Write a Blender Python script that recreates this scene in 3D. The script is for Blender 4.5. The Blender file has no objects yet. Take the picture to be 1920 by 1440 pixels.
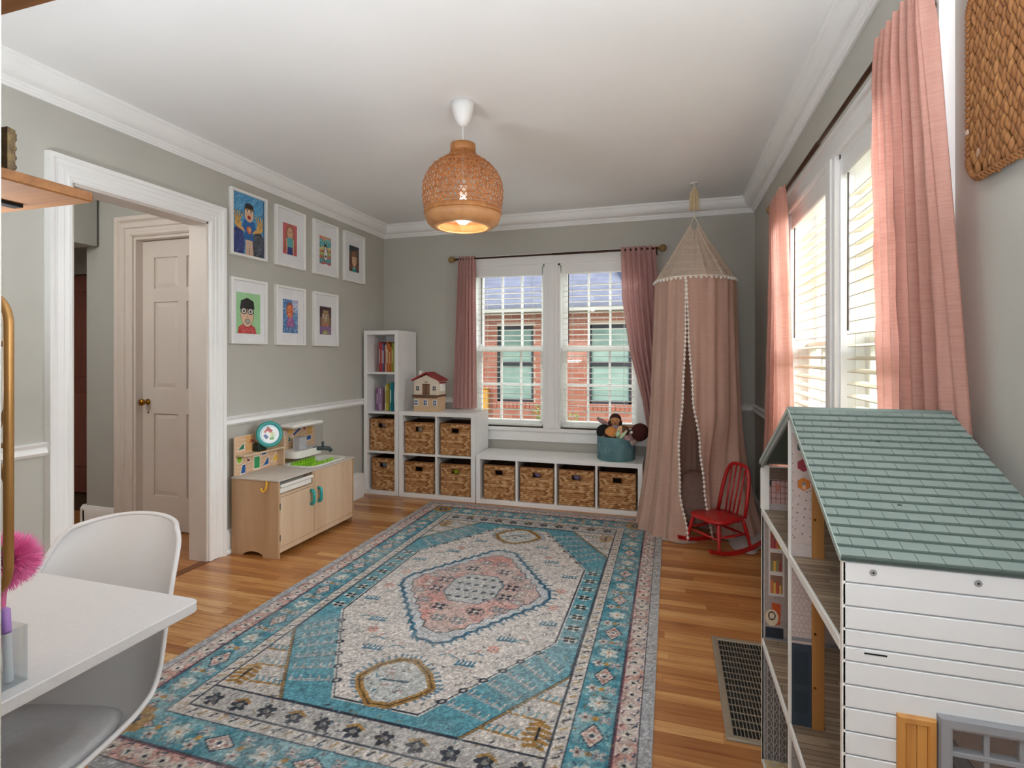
import bpy, math, random
import numpy as np
from mathutils import Vector, Matrix

random.seed(7)
RNG = np.random.default_rng(11)
sc = bpy.context.scene
col = sc.collection

# ------------------------------------------------------------------ camera, sky, sun, exposure
L, B, R, H = -2.80, 4.78, 0.672, 2.61          # left wall, back wall, right wall, ceiling
cam_d = bpy.data.cameras.new('camera')
cam = bpy.data.objects.new('camera', cam_d)
col.objects.link(cam)
cam.location = (0, 0, 1.30)
cam.rotation_euler = (math.radians(90), 0, math.radians(16.7))
cam_d.sensor_fit = 'HORIZONTAL'
cam_d.sensor_width = 36.0
cam_d.lens = 36.0 * 990 / 1920
cam_d.shift_y = -53 / 1920
cam_d.clip_start = 0.02
cam_d.clip_end = 200
sc.camera = cam

world = bpy.data.worlds.new('sky')
sc.world = world
world.use_nodes = True
bg = world.node_tree.nodes['Background']
bg.inputs['Color'].default_value = (0.93, 0.965, 1.0, 1)
bg.inputs['Strength'].default_value = 1.2

sun_d = bpy.data.lights.new('sun', 'SUN')
sun_d.energy = 1.7
sun_d.angle = math.radians(1.0)
sun_d.color = (1.0, 0.95, 0.87)
sun = bpy.data.objects.new('sun', sun_d)
col.objects.link(sun)
sun.rotation_euler = Vector((0.45, 0.62, -0.95)).to_track_quat('-Z', 'Y').to_euler()

def area(name, loc, aim, sx_, sy_, watt, colr=(1, 1, 1)):
    d = bpy.data.lights.new(name, 'AREA')
    d.shape = 'RECTANGLE'; d.size = sx_; d.size_y = sy_; d.energy = watt; d.color = colr
    o = bpy.data.objects.new(name, d)
    col.objects.link(o)
    o.location = loc
    o.rotation_euler = (Vector(aim) - Vector(loc)).to_track_quat('-Z', 'Y').to_euler()
    return o
# unseen fill lamps added outside both windows, behind the camera, and aimed at the ceiling
area('side_window_fill', (R + 1.5, 2.55, 2.45), (R, 2.55, 1.5), 2.3, 1.6, 215, (0.89, 0.95, 1.0))
area('back_window_fill', (-1.05, B + 1.5, 3.25), (-1.05, B, 1.5), 2.4, 1.2, 95, (0.89, 0.95, 1.0))
area('rear_fill', (-0.05, -2.0, 1.5), (-0.35, 4, 1.6), 1.4, 2.0, 6, (0.89, 0.95, 1.0))
area('ceiling_fill_behind_camera', (-0.15, -0.8, 1.35), (-0.4, 0.0, 2.6), 0.5, 0.5, 14, (0.89, 0.95, 1.0))
area('ceiling_fill_by_desk', (-1.75, 0.62, 1.20), (-1.75, 0.80, 2.6), 0.5, 0.35, 11, (0.89, 0.95, 1.0))
area('ceiling_fill_by_dollhouse', (0.40, 0.45, 1.30), (0.20, 0.12, 2.6), 0.4, 0.4, 24, (0.89, 0.95, 1.0))

hall_d = bpy.data.lights.new('hall_fill', 'POINT'); hall_d.energy = 17; hall_d.shadow_soft_size = .12; hall_d.color = (1.0, 0.96, 0.9)  # unseen lamp added to brighten the hall
hall_l = bpy.data.objects.new('hall_fill', hall_d); col.objects.link(hall_l); hall_l.location = (-3.75, 1.35, 2.25)

sc.view_settings.view_transform = 'Standard'
sc.view_settings.look = 'None'
sc.view_settings.gamma = 1.0
sc.view_settings.use_curve_mapping = False
sc.view_settings.exposure = 0.84
sc.cycles.use_denoising = True
sc.cycles.use_adaptive_sampling = True
sc.cycles.adaptive_threshold = 0.05
sc.cycles.max_bounces = 8
sc.cycles.diffuse_bounces = 5
sc.cycles.glossy_bounces = 4
sc.cycles.transparent_max_bounces = 14
sc.cycles.transmission_bounces = 8
sc.cycles.sample_clamp_indirect = 8.0
sc.cycles.caustics_reflective = False
sc.cycles.caustics_refractive = False

# ------------------------------------------------------------------ helpers
def lin1(v):
    return v / 12.92 if v <= 0.04045 else ((v + 0.055) / 1.055) ** 2.4

def lin(c):
    """sRGB 0-255 (tuple or hex string) to linear rgba."""
    if isinstance(c, str):
        c = c.lstrip('#')
        c = tuple(int(c[i:i + 2], 16) for i in (0, 2, 4))
    return tuple(lin1(v / 255) for v in c[:3]) + (1.0,)

def lin_np(a):
    a = np.clip(a, 0, 1)
    return np.where(a <= 0.04045, a / 12.92, ((a + 0.055) / 1.055) ** 2.4)

def hx(c):
    c = c.lstrip('#')
    return tuple(int(c[i:i + 2], 16) / 255 for i in (0, 2, 4))

class NT:
    def __init__(self, mat):
        mat.use_nodes = True
        self.t = mat.node_tree
        self.n = self.t.nodes
        self.l = self.t.links
        self.b = self.n.get('Principled BSDF')
        self.o = self.n.get('Material Output')
    def new(self, kind, **kw):
        nd = self.n.new(kind)
        for k, v in kw.items():
            setattr(nd, k, v)
        return nd
    def link(self, a, b):
        self.l.new(a, b)

def mixcol(nt, fac, a, b, blend='MIX'):
    m = nt.new('ShaderNodeMix', data_type='RGBA', blend_type=blend)
    for sock, v in ((m.inputs[0], fac), (m.inputs[6], a), (m.inputs[7], b)):
        if hasattr(v, 'links') or isinstance(v, bpy.types.NodeSocket):
            nt.link(v, sock)
        else:
            sock.default_value = v
    return m.outputs[2]

def coords(nt, kind='Object', scale=(1, 1, 1), rot=(0, 0, 0)):
    mp = nt.new('ShaderNodeMapping')
    mp.inputs['Scale'].default_value = scale
    mp.inputs['Rotation'].default_value = rot
    if kind == 'World':
        g = nt.new('ShaderNodeNewGeometry')
        nt.link(g.outputs['Position'], mp.inputs['Vector'])
    else:
        tc = nt.new('ShaderNodeTexCoord')
        nt.link(tc.outputs[kind], mp.inputs['Vector'])
    return mp.outputs[0]

MATS = {}
def mat(name, c, rough=0.55, metal=0.0, c2=None, nscale=6.0, stretch=(1, 1, 1), namt=1.0, detail=3.0,
        bump=0.0, bscale=60.0, bstretch=None, coat=0.0, spec=0.5, kind='Object', trans=0.0, sheen=0.0, emit=None, estr=0.0,
        alpha=None):
    if name in MATS:
        return MATS[name]
    m = bpy.data.materials.new(name)
    nt = NT(m)
    b = nt.b
    b.inputs['Roughness'].default_value = rough
    b.inputs['Metallic'].default_value = metal
    b.inputs['Specular IOR Level'].default_value = spec
    b.inputs['Coat Weight'].default_value = coat
    b.inputs['Coat Roughness'].default_value = 0.15
    if sheen:
        b.inputs['Sheen Weight'].default_value = sheen
    if trans:
        b.inputs['Transmission Weight'].default_value = trans
    if alpha is not None:
        b.inputs['Alpha'].default_value = alpha
    c = lin(c)
    b.inputs['Base Color'].default_value = c
    v = coords(nt, kind, stretch)
    no = nt.new('ShaderNodeTexNoise')
    no.inputs['Scale'].default_value = nscale
    no.inputs['Detail'].default_value = detail
    nt.link(v, no.inputs['Vector'])
    cc = lin(c2) if c2 is not None else tuple(x * 0.94 for x in c[:3]) + (1,)
    rp = nt.new('ShaderNodeMapRange')
    rp.inputs['From Min'].default_value = 0.5 - 0.22 / namt
    rp.inputs['From Max'].default_value = 0.5 + 0.22 / namt
    nt.link(no.outputs[0], rp.inputs[0])
    nt.link(mixcol(nt, rp.outputs[0], c, cc), b.inputs['Base Color'])
    if bump:
        v2 = coords(nt, kind, bstretch or stretch)
        n2 = nt.new('ShaderNodeTexNoise')
        n2.inputs['Scale'].default_value = bscale
        n2.inputs['Detail'].default_value = 2.0
        nt.link(v2, n2.inputs['Vector'])
        bp = nt.new('ShaderNodeBump')
        bp.inputs['Strength'].default_value = bump
        bp.inputs['Distance'].default_value = 0.004
        nt.link(n2.outputs[0], bp.inputs['Height'])
        nt.link(bp.outputs[0], b.inputs['Normal'])
    if emit is not None:
        b.inputs['Emission Color'].default_value = lin(emit)
        b.inputs['Emission Strength'].default_value = estr
    MATS[name] = m
    return m

def glass_mat(name, tint=(1, 1, 1), gloss=0.06, rough=0.02):
    if name in MATS:
        return MATS[name]
    m = bpy.data.materials.new(name)
    nt = NT(m)
    nt.n.remove(nt.b)
    tr = nt.new('ShaderNodeBsdfTransparent')
    tr.inputs[0].default_value = tuple(tint) + (1,)
    gl = nt.new('ShaderNodeBsdfGlossy')
    gl.inputs['Roughness'].default_value = rough
    lw = nt.new('ShaderNodeLayerWeight')
    lw.inputs['Blend'].default_value = 0.5
    pw = nt.new('ShaderNodeMath', operation='POWER'); pw.inputs[1].default_value = 4.0
    nt.link(lw.outputs['Facing'], pw.inputs[0])
    fr = nt.new('ShaderNodeMath', operation='MULTIPLY_ADD'); fr.inputs[1].default_value = 0.55; fr.inputs[2].default_value = gloss * .5
    nt.link(pw.outputs[0], fr.inputs[0])
    mx = nt.new('ShaderNodeMixShader')
    nt.link(fr.outputs[0], mx.inputs[0])
    nt.link(tr.outputs[0], mx.inputs[1])
    nt.link(gl.outputs[0], mx.inputs[2])
    nt.link(mx.outputs[0], nt.o.inputs[0])
    MATS[name] = m
    return m

def cloth_mat(name, c, c2, translucent=0.35, weave=420.0, streak=(60, 60, 4), rough=0.95):
    if name in MATS:
        return MATS[name]
    m = bpy.data.materials.new(name)
    nt = NT(m)
    b = nt.b
    b.inputs['Roughness'].default_value = rough
    b.inputs['Specular IOR Level'].default_value = 0.15
    v = coords(nt, 'Object', streak)
    no = nt.new('ShaderNodeTexNoise')
    no.inputs['Scale'].default_value = 1.0
    no.inputs['Detail'].default_value = 4.0
    nt.link(v, no.inputs['Vector'])
    v3 = coords(nt, 'Object', (20, 20, 260))
    n3 = nt.new('ShaderNodeTexNoise')
    n3.inputs['Scale'].default_value = 1.0
    nt.link(v3, n3.inputs['Vector'])
    ad = nt.new('ShaderNodeMath', operation='ADD')
    nt.link(no.outputs[0], ad.inputs[0]); nt.link(n3.outputs[0], ad.inputs[1])
    mr = nt.new('ShaderNodeMapRange')
    mr.inputs['From Min'].default_value = 0.75
    mr.inputs['From Max'].default_value = 1.25
    nt.link(ad.outputs[0], mr.inputs[0])
    colr = mixcol(nt, mr.outputs[0], lin(c), lin(c2))
    nt.link(colr, b.inputs['Base Color'])
    w = nt.new('ShaderNodeTexNoise')
    w.inputs['Scale'].default_value = weave
    nt.link(coords(nt, 'Object'), w.inputs['Vector'])
    bp = nt.new('ShaderNodeBump')
    bp.inputs['Strength'].default_value = 0.25
    bp.inputs['Distance'].default_value = 0.002
    nt.link(w.outputs[0], bp.inputs['Height'])
    nt.link(bp.outputs[0], b.inputs['Normal'])
    if translucent:
        t = nt.new('ShaderNodeBsdfTranslucent')
        nt.link(colr, t.inputs[0])
        mx = nt.new('ShaderNodeMixShader')
        mx.inputs[0].default_value = translucent
        nt.link(b.outputs[0], mx.inputs[1])
        nt.link(t.outputs[0], mx.inputs[2])
        nt.link(mx.outputs[0], nt.o.inputs[0])
    MATS[name] = m
    return m

def vcol_mat(name, rough=0.6, speck=0.0, sscale=300.0, bump=0.0, coat=0.0, spec=0.4):
    """colour from the mesh's own colour attribute 'print' (drawn designs)."""
    if name in MATS:
        return MATS[name]
    m = bpy.data.materials.new(name)
    nt = NT(m)
    at = nt.new('ShaderNodeAttribute', attribute_name='print')
    out = at.outputs['Color']
    no = nt.new('ShaderNodeTexNoise')
    no.inputs['Scale'].default_value = sscale
    no.inputs['Detail'].default_value = 3.0
    nt.link(coords(nt, 'Object'), no.inputs['Vector'])
    if speck:
        mr = nt.new('ShaderNodeMapRange')
        mr.inputs['From Min'].default_value = 0.3
        mr.inputs['From Max'].default_value = 0.7
        mr.inputs['To Min'].default_value = 1.0 - speck
        mr.inputs['To Max'].default_value = 1.0 + speck
        nt.link(no.outputs[0], mr.inputs[0])
        cb = nt.new('ShaderNodeCombineColor')
        for i in range(3):
            nt.link(mr.outputs[0], cb.inputs[i])
        out = mixcol(nt, 1.0, out, cb.outputs[0], 'MULTIPLY')
    nt.link(out, nt.b.inputs['Base Color'])
    nt.b.inputs['Roughness'].default_value = rough
    nt.b.inputs['Specular IOR Level'].default_value = spec
    nt.b.inputs['Coat Weight'].default_value = coat
    if bump:
        bp = nt.new('ShaderNodeBump')
        bp.inputs['Strength'].default_value = bump
        bp.inputs['Distance'].default_value = 0.004
        nt.link(no.outputs[0], bp.inputs['Height'])
        nt.link(bp.outputs[0], nt.b.inputs['Normal'])
    MATS[name] = m
    return m

def wood(name, c1, c2, rough=0.45, axis=2, scale=1.0, coat=0.0, freq=14.0, kind='Object'):
    if name in MATS:
        return MATS[name]
    m = bpy.data.materials.new(name)
    nt = NT(m)
    st = [freq * scale] * 3
    st[axis] = 0.9 * scale
    v = coords(nt, kind, tuple(st))
    no = nt.new('ShaderNodeTexNoise')
    no.inputs['Scale'].default_value = 1.6
    no.inputs['Detail'].default_value = 5.0
    no.inputs['Distortion'].default_value = 0.6
    nt.link(v, no.inputs['Vector'])
    st2 = [120 * scale] * 3
    st2[axis] = 3 * scale
    n2 = nt.new('ShaderNodeTexNoise')
    n2.inputs['Scale'].default_value = 1.5
    nt.link(coords(nt, kind, tuple(st2)), n2.inputs['Vector'])
    ad = nt.new('ShaderNodeMath', operation='MULTIPLY_ADD')
    nt.link(n2.outputs[0], ad.inputs[0])
    ad.inputs[1].default_value = 0.35
    nt.link(no.outputs[0], ad.inputs[2])
    mr = nt.new('ShaderNodeMapRange')
    mr.inputs['From Min'].default_value = 0.45
    mr.inputs['From Max'].default_value = 0.9
    nt.link(ad.outputs[0], mr.inputs[0])
    nt.link(mixcol(nt, mr.outputs[0], lin(c1), lin(c2)), nt.b.inputs['Base Color'])
    nt.b.inputs['Roughness'].default_value = rough
    nt.b.inputs['Coat Weight'].default_value = coat
    nt.b.inputs['Coat Roughness'].default_value = 0.12
    MATS[name] = m
    return m

ORG = {}

def org(p):
    o = Vector((0, 0, 0))
    while p is not None:
        o += ORG.get(p.name, Vector((0, 0, 0)))
        p = p.parent
    return o

def props(o, label=None, cat=None, group=None, kind=None):
    if label:
        o['label'] = label
    if cat:
        o['category'] = cat
    if group:
        o['group'] = group
    if kind:
        o['kind'] = kind
    return o

def empty(name, loc=(0, 0, 0), label=None, cat=None, group=None, kind=None):
    o = bpy.data.objects.new(name, None)
    o.empty_display_size = 0.05
    o.location = loc
    col.objects.link(o)
    ORG[o.name] = Vector(loc)
    return props(o, label, cat, group, kind)

def link(name, me, parent=None):
    o = bpy.data.objects.new(name, me)
    col.objects.link(o)
    if parent is not None:
        o.parent = parent
    return o

def copy_tree(o, parent=None):
    c = o.copy()
    col.objects.link(c)
    if parent is not None:
        c.parent = parent
    if o.name in ORG:
        ORG[c.name] = ORG[o.name].copy()
    for ch in list(o.children):
        copy_tree(ch, c)
    return c

class MB:
    """mesh builder in world coordinates; build() links ONE mesh object."""
    def __init__(self):
        self.v, self.f, self.mi = [], [], []
        self.cur = 0
    def add(self, vs, fs):
        n = len(self.v)
        self.v += [tuple(p) for p in vs]
        self.f += [tuple(i + n for i in f) for f in fs]
        self.mi += [self.cur] * len(fs)
        return self
    def box(self, x0, x1, y0, y1, z0, z1, bev=0.0):
        x0, x1 = min(x0, x1), max(x0, x1); y0, y1 = min(y0, y1), max(y0, y1); z0, z1 = min(z0, z1), max(z0, z1)
        if bev <= 0:
            self.add([(x0, y0, z0), (x1, y0, z0), (x1, y1, z0), (x0, y1, z0), (x0, y0, z1), (x1, y0, z1), (x1, y1, z1), (x0, y1, z1)],
                     [(0, 3, 2, 1), (4, 5, 6, 7), (0, 1, 5, 4), (1, 2, 6, 5), (2, 3, 7, 6), (3, 0, 4, 7)])
            return self
        b = min(bev, (x1 - x0) * .49, (y1 - y0) * .49, (z1 - z0) * .49)
        vs, idx = [], {}
        for sx in (0, 1):
            for sy in (0, 1):
                for sz in (0, 1):
                    X, Y, Z = (x0, x1)[sx], (y0, y1)[sy], (z0, z1)[sz]
                    dx, dy, dz = (b, -b)[sx], (b, -b)[sy], (b, -b)[sz]
                    for k, p in enumerate(((X, Y + dy, Z + dz), (X + dx, Y, Z + dz), (X + dx, Y + dy, Z))):
                        idx[sx, sy, sz, k] = len(vs); vs.append(p)
        g = lambda *a: idx[a]
        F = []
        for s in (0, 1):
            q = [g(s, 0, 0, 0), g(s, 1, 0, 0), g(s, 1, 1, 0), g(s, 0, 1, 0)]; F.append(q if s else q[::-1])
            q = [g(0, s, 0, 1), g(0, s, 1, 1), g(1, s, 1, 1), g(1, s, 0, 1)]; F.append(q if s else q[::-1])
            q = [g(0, 0, s, 2), g(1, 0, s, 2), g(1, 1, s, 2), g(0, 1, s, 2)]; F.append(q if s else q[::-1])
        for a in (0, 1):
            for c in (0, 1):
                F.append([g(a, c, 0, 0), g(a, c, 1, 0), g(a, c, 1, 1), g(a, c, 0, 1)])
                F.append([g(a, 0, c, 0), g(a, 1, c, 0), g(a, 1, c, 2), g(a, 0, c, 2)])
                F.append([g(0, a, c, 1), g(1, a, c, 1), g(1, a, c, 2), g(0, a, c, 2)])
                for e in (0, 1):
                    F.append([g(a, c, e, 0), g(a, c, e, 1), g(a, c, e, 2)])
        cen = Vector(((x0 + x1) / 2, (y0 + y1) / 2, (z0 + z1) / 2))
        G = []
        for f in F:
            a, bb, cc = (Vector(vs[f[0]]), Vector(vs[f[1]]), Vector(vs[f[2]]))
            nrm = (bb - a).cross(cc - a)
            mid = sum((Vector(vs[i]) for i in f), Vector()) / len(f)
            G.append(tuple(f) if nrm.dot(mid - cen) > 0 else tuple(f[::-1]))
        return self.add(vs, G)
    def tube(self, pts, rad, seg=8, cap=True, closed=False, flat=None):
        """swept circle along pts; rad a number or list; flat=(normal, factor) squashes."""
        P = [Vector(p) for p in pts]
        n = len(P)
        rr = rad if isinstance(rad, (list, tuple)) else [rad] * n
        vs, fs = [], []
        up = None
        for i, p in enumerate(P):
            if closed:
                t = P[(i + 1) % n] - P[i - 1]
            else:
                t = P[min(i + 1, n - 1)] - P[max(i - 1, 0)]
            if t.length < 1e-9:
                t = Vector((0, 0, 1))
            t.normalize()
            if up is None:
                up = Vector((0, 0, 1)) if abs(t.z) < 0.95 else Vector((1, 0, 0))
            a = t.cross(up)
            if a.length < 1e-6:
                a = t.cross(Vector((0.3, 1, 0.2)))
            a.normalize()
            b = a.cross(t).normalized()
            up = b
            for k in range(seg):
                w = 2 * math.pi * k / seg
                vs.append(p + (a * math.cos(w) + b * math.sin(w)) * rr[i])
        m = n if closed else n - 1
        for i in range(m):
            j = (i + 1) % n
            for k in range(seg):
                k2 = (k + 1) % seg
                fs.append((i * seg + k, i * seg + k2, j * seg + k2, j * seg + k))
        if cap and not closed:
            fs.append(tuple(range(seg))[::-1])
            fs.append(tuple((n - 1) * seg + k for k in range(seg)))
        return self.add(vs, fs)
    def lathe(self, prof, c=(0, 0, 0), seg=24, axis='z', close=False):
        """prof: list of (r, h) from bottom to top."""
        vs, fs = [], []
        for r, h in prof:
            for k in range(seg):
                w = 2 * math.pi * k / seg
                p = (r * math.cos(w), r * math.sin(w), h)
                if axis == 'x':
                    p = (p[2], p[0], p[1])
                elif axis == 'y':
                    p = (p[1], p[2], p[0])
                vs.append((p[0] + c[0], p[1] + c[1], p[2] + c[2]))
        n = len(prof)
        for i in range(n if close else n - 1):
            j = (i + 1) % n
            for k in range(seg):
                k2 = (k + 1) % seg
                fs.append((i * seg + k, i * seg + k2, j * seg + k2, j * seg + k))
        if not close:
            if prof[0][0] > 1e-6:
                fs.append(tuple(range(seg))[::-1])
            if prof[-1][0] > 1e-6:
                fs.append(tuple((n - 1) * seg + k for k in range(seg)))
        return self.add(vs, fs)
    def ball(self, c, r, seg=12, rings=8, sc3=(1, 1, 1), rot=None):
        vs, fs = [], []
        for i in range(rings + 1):
            t = math.pi * i / rings
            for k in range(seg):
                w = 2 * math.pi * k / seg
                p = Vector((math.sin(t) * math.cos(w) * r * sc3[0], math.sin(t) * math.sin(w) * r * sc3[1], -math.cos(t) * r * sc3[2]))
                if rot is not None:
                    p = rot @ p
                vs.append(p + Vector(c))
        for i in range(rings):
            for k in range(seg):
                k2 = (k + 1) % seg
                fs.append((i * seg + k, i * seg + k2, (i + 1) * seg + k2, (i + 1) * seg + k))
        return self.add(vs, fs)
    def prism(self, poly, axis, a0, a1):
        """extrude a 2D polygon along an axis ('x': poly=(y,z), 'y': poly=(x,z), 'z': poly=(x,y))."""
        n = len(poly)
        def P(p, a):
            return {'x': (a, p[0], p[1]), 'y': (p[0], a, p[1]), 'z': (p[0], p[1], a)}[axis]
        vs = [P(p, a0) for p in poly] + [P(p, a1) for p in poly]
        fs = [tuple(range(n))[::-1], tuple(range(n, 2 * n))]
        for i in range(n):
            j = (i + 1) % n
            fs.append((i, j, n + j, n + i))
        return self.add(vs, fs)
    def grid(self, fn, nu, nv, wrap=False):
        vs = [fn(i / nu, j / nv) for j in range(nv + 1) for i in range(nu + 1)]
        fs = [(j * (nu + 1) + i, j * (nu + 1) + i + 1, (j + 1) * (nu + 1) + i + 1, (j + 1) * (nu + 1) + i) for j in range(nv) for i in range(nu)]
        return self.add(vs, fs)
    def sweep3(self, prof, a0, a1, b0l, b0r, b1, mp, four=False, sgn=1):
        """mitred profile round three (or four) sides of a rectangle. prof: closed list of (out, depth)."""
        n = len(prof)
        paths = []
        for o, d in prof:
            o *= sgn
            if four:
                paths.append([mp(a0 - o, b0l - o, d), mp(a0 - o, b1 + o, d), mp(a1 + o, b1 + o, d), mp(a1 + o, b0r - o, d)])
            else:
                paths.append([mp(a0 - o, b0l, d), mp(a0 - o, b1 + o, d), mp(a1 + o, b1 + o, d), mp(a1 + o, b0r, d)])
        vs = [paths[i][k] for k in range(4) for i in range(n)]
        fs = []
        for k in range(4 if four else 3):
            k2 = (k + 1) % 4
            for i in range(n):
                j = (i + 1) % n
                fs.append((k * n + i, k * n + j, k2 * n + j, k2 * n + i))
        if not four:
            fs.append(tuple(range(n)))
            fs.append(tuple(3 * n + i for i in range(n))[::-1])
        return self.add(vs, fs)
    def xform(self, m):
        self.v = [tuple(m @ Vector(p)) for p in self.v]
        return self
    def mesh(self, name, mats, smooth=False, off=Vector((0, 0, 0)), recalc=True):
        me = bpy.data.meshes.new(name)
        me.from_pydata([(p[0] - off[0], p[1] - off[1], p[2] - off[2]) for p in self.v], [], self.f)
        if not isinstance(mats, (list, tuple)):
            mats = [mats]
        for m in mats:
            me.materials.append(m)
        if len(mats) > 1:
            me.polygons.foreach_set('material_index', self.mi)
        if recalc:
            import bmesh
            bm = bmesh.new(); bm.from_mesh(me)
            bmesh.ops.recalc_face_normals(bm, faces=bm.faces)
            bm.to_mesh(me); bm.free()
        if smooth:
            me.polygons.foreach_set('use_smooth', [True] * len(me.polygons))
        me.update()
        return me
    def build(self, name, mats, parent=None, smooth=False, recalc=True):
        o = link(name, self.mesh(name, mats, smooth, org(parent), recalc), parent)
        if smooth == 'auto':
            auto_smooth(o)
        return o

def auto_smooth(o, ang=35):
    o.data.polygons.foreach_set('use_smooth', [True] * len(o.data.polygons))
    try:
        o.data.set_sharp_from_angle(angle=math.radians(ang))
    except Exception:
        pass

def structure(name, mb, m, label, cat='structure', smooth=False):
    return props(mb.build(name, m, None, smooth), label, cat, None, 'structure')

class Canvas:
    """a drawing surface in metres: numpy raster that becomes a coloured mesh."""
    def __init__(self, w, h, res, base, jitter=0.0):
        self.nx, self.ny = max(2, int(round(w / res))), max(2, int(round(h / res)))
        self.w, self.h = w, h
        self.X, self.Y = np.meshgrid(np.linspace(0, w, self.nx + 1), np.linspace(0, h, self.ny + 1))
        self.a = np.empty(self.X.shape + (3,))
        self.a[:] = hx(base)
        self.jitter = jitter
    def put(self, m, c, alpha=1.0):
        c = np.array(hx(c)) if isinstance(c, str) else np.array(c)
        self.a[m] = self.a[m] * (1 - alpha) + c * alpha
    def rect(self, x0, y0, x1, y1, c, alpha=1.0):
        self.put((self.X >= x0) & (self.X <= x1) & (self.Y >= y0) & (self.Y <= y1), c, alpha)
    def ell(self, cx, cy, rx, ry, c, rot=0.0, alpha=1.0, ring=None):
        dx, dy = self.X - cx, self.Y - cy
        cr, sr = math.cos(rot), math.sin(rot)
        u, v = (dx * cr + dy * sr) / rx, (-dx * sr + dy * cr) / ry
        d = np.sqrt(u * u + v * v)
        m = d <= 1
        if ring:
            m &= d >= 1 - ring
        self.put(m, c, alpha)
    def poly(self, pts, c, alpha=1.0):
        self.put(self.pmask(pts), c, alpha)
    def pmask(self, pts):
        m = np.zeros(self.X.shape, bool)
        n = len(pts)
        for i in range(n):
            x1, y1 = pts[i]; x2, y2 = pts[(i + 1) % n]
            if y1 == y2:
                continue
            cnd = (self.Y > min(y1, y2)) & (self.Y <= max(y1, y2))
            xi = x1 + (self.Y - y1) * (x2 - x1) / (y2 - y1)
            m ^= cnd & (self.X < xi)
        return m
    def line(self, pts, w, c, closed=False, alpha=1.0):
        n = len(pts)
        for i in range(n if closed else n - 1):
            (x1, y1), (x2, y2) = pts[i], pts[(i + 1) % n]
            lo_x, hi_x = min(x1, x2) - w, max(x1, x2) + w
            lo_y, hi_y = min(y1, y2) - w, max(y1, y2) + w
            i0 = max(0, int(lo_x / self.w * self.nx)); i1 = min(self.nx + 1, int(hi_x / self.w * self.nx) + 2)
            j0 = max(0, int(lo_y / self.h * self.ny)); j1 = min(self.ny + 1, int(hi_y / self.h * self.ny) + 2)
            if i1 <= i0 or j1 <= j0:
                continue
            X, Y = self.X[j0:j1, i0:i1], self.Y[j0:j1, i0:i1]
            dx, dy = x2 - x1, y2 - y1
            t = np.clip(((X - x1) * dx + (Y - y1) * dy) / max(dx * dx + dy * dy, 1e-12), 0, 1)
            d = np.hypot(X - x1 - t * dx, Y - y1 - t * dy)
            m = d <= w / 2
            cc = np.array(hx(c))
            sub = self.a[j0:j1, i0:i1]
            sub[m] = sub[m] * (1 - alpha) + cc * alpha
    def scribble(self, mask_pts, n, length, w, cols, ang=0.8, alpha=0.8, seed=1):
        rg = random.Random(seed)
        xs = [p[0] for p in mask_pts]; ys = [p[1] for p in mask_pts]
        keep = self.a.copy()
        for _ in range(n):
            x, y = rg.uniform(min(xs), max(xs)), rg.uniform(min(ys), max(ys))
            a = ang + rg.uniform(-.5, .5)
            l = length * rg.uniform(.5, 1.2)
            self.line([(x, y), (x + l * math.cos(a), y + l * math.sin(a))], w, rg.choice(cols), alpha=alpha)
        m = self.pmask(mask_pts)
        self.a[~m] = keep[~m]
    def build(self, name, m, parent, mp, zfun=None, smooth=True):
        """mp(X, Y) -> arrays x, y, z in world."""
        x, y, z = mp(self.X, self.Y)
        x, y, z = (np.broadcast_to(q, self.X.shape) for q in (x, y, z))
        o = org(parent)
        co = np.stack([x - o[0], y - o[1], z - o[2]], -1).reshape(-1, 3).astype(np.float32)
        nx, ny = self.nx, self.ny
        j, i = np.meshgrid(np.arange(ny), np.arange(nx), indexing='ij')
        q = (j * (nx + 1) + i)
        fs = np.stack([q, q + 1, q + nx + 2, q + nx + 1], -1).reshape(-1, 4).astype(np.int32)
        me = bpy.data.meshes.new(name)
        me.vertices.add(len(co)); me.vertices.foreach_set('co', co.ravel())
        me.loops.add(fs.size); me.loops.foreach_set('vertex_index', fs.ravel())
        me.polygons.add(len(fs))
        me.polygons.foreach_set('loop_start', np.arange(0, fs.size, 4, dtype=np.int32))
        me.polygons.foreach_set('use_smooth', np.full(len(fs), smooth))
        me.update(calc_edges=True)
        a = self.a
        if self.jitter:
            a = a * (1 + self.jitter * RNG.standard_normal(a.shape[:2])[..., None])
        c4 = np.concatenate([lin_np(a), np.ones(a.shape[:2] + (1,))], -1).reshape(-1, 4).astype(np.float32)
        at = me.color_attributes.new('print', 'FLOAT_COLOR', 'POINT')
        at.data.foreach_set('color', c4.ravel())
        me.materials.append(m)
        me.validate()
        return link(name, me, parent)
# ------------------------------------------------------------------ materials of the room
M_wall = mat('wall_paint', '#bfbdb5', 0.85, c2='#bbb9b1', nscale=3, bump=0.06, bscale=220, spec=0.25)
M_ceil = mat('ceiling_paint', '#f0f0f0', 0.9, c2='#ececec', nscale=2, bump=0.04, bscale=180, spec=0.2)
M_trim = mat('trim_paint', '#f6f6f5', 0.38, c2='#f1f1f0', nscale=4, bump=0.03, bscale=90)
M_trim_hall = mat('hall_trim_paint', '#d9d0c9', 0.5, c2='#d4cbc3', nscale=4)
M_white = mat('white_laminate', '#f4f4f4', 0.35, c2='#efefef', nscale=3)
M_black = mat('gap_shade_black', '#0c0b0a', 0.9)  # black paint for the shade inside holes and the floor duct
M_sash = mat('sash_paint', '#f2f2f0', 0.45, c2='#ecece9', nscale=5)
M_glass = glass_mat('window_glass', (0.97, 0.98, 0.98), 0.055)

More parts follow.
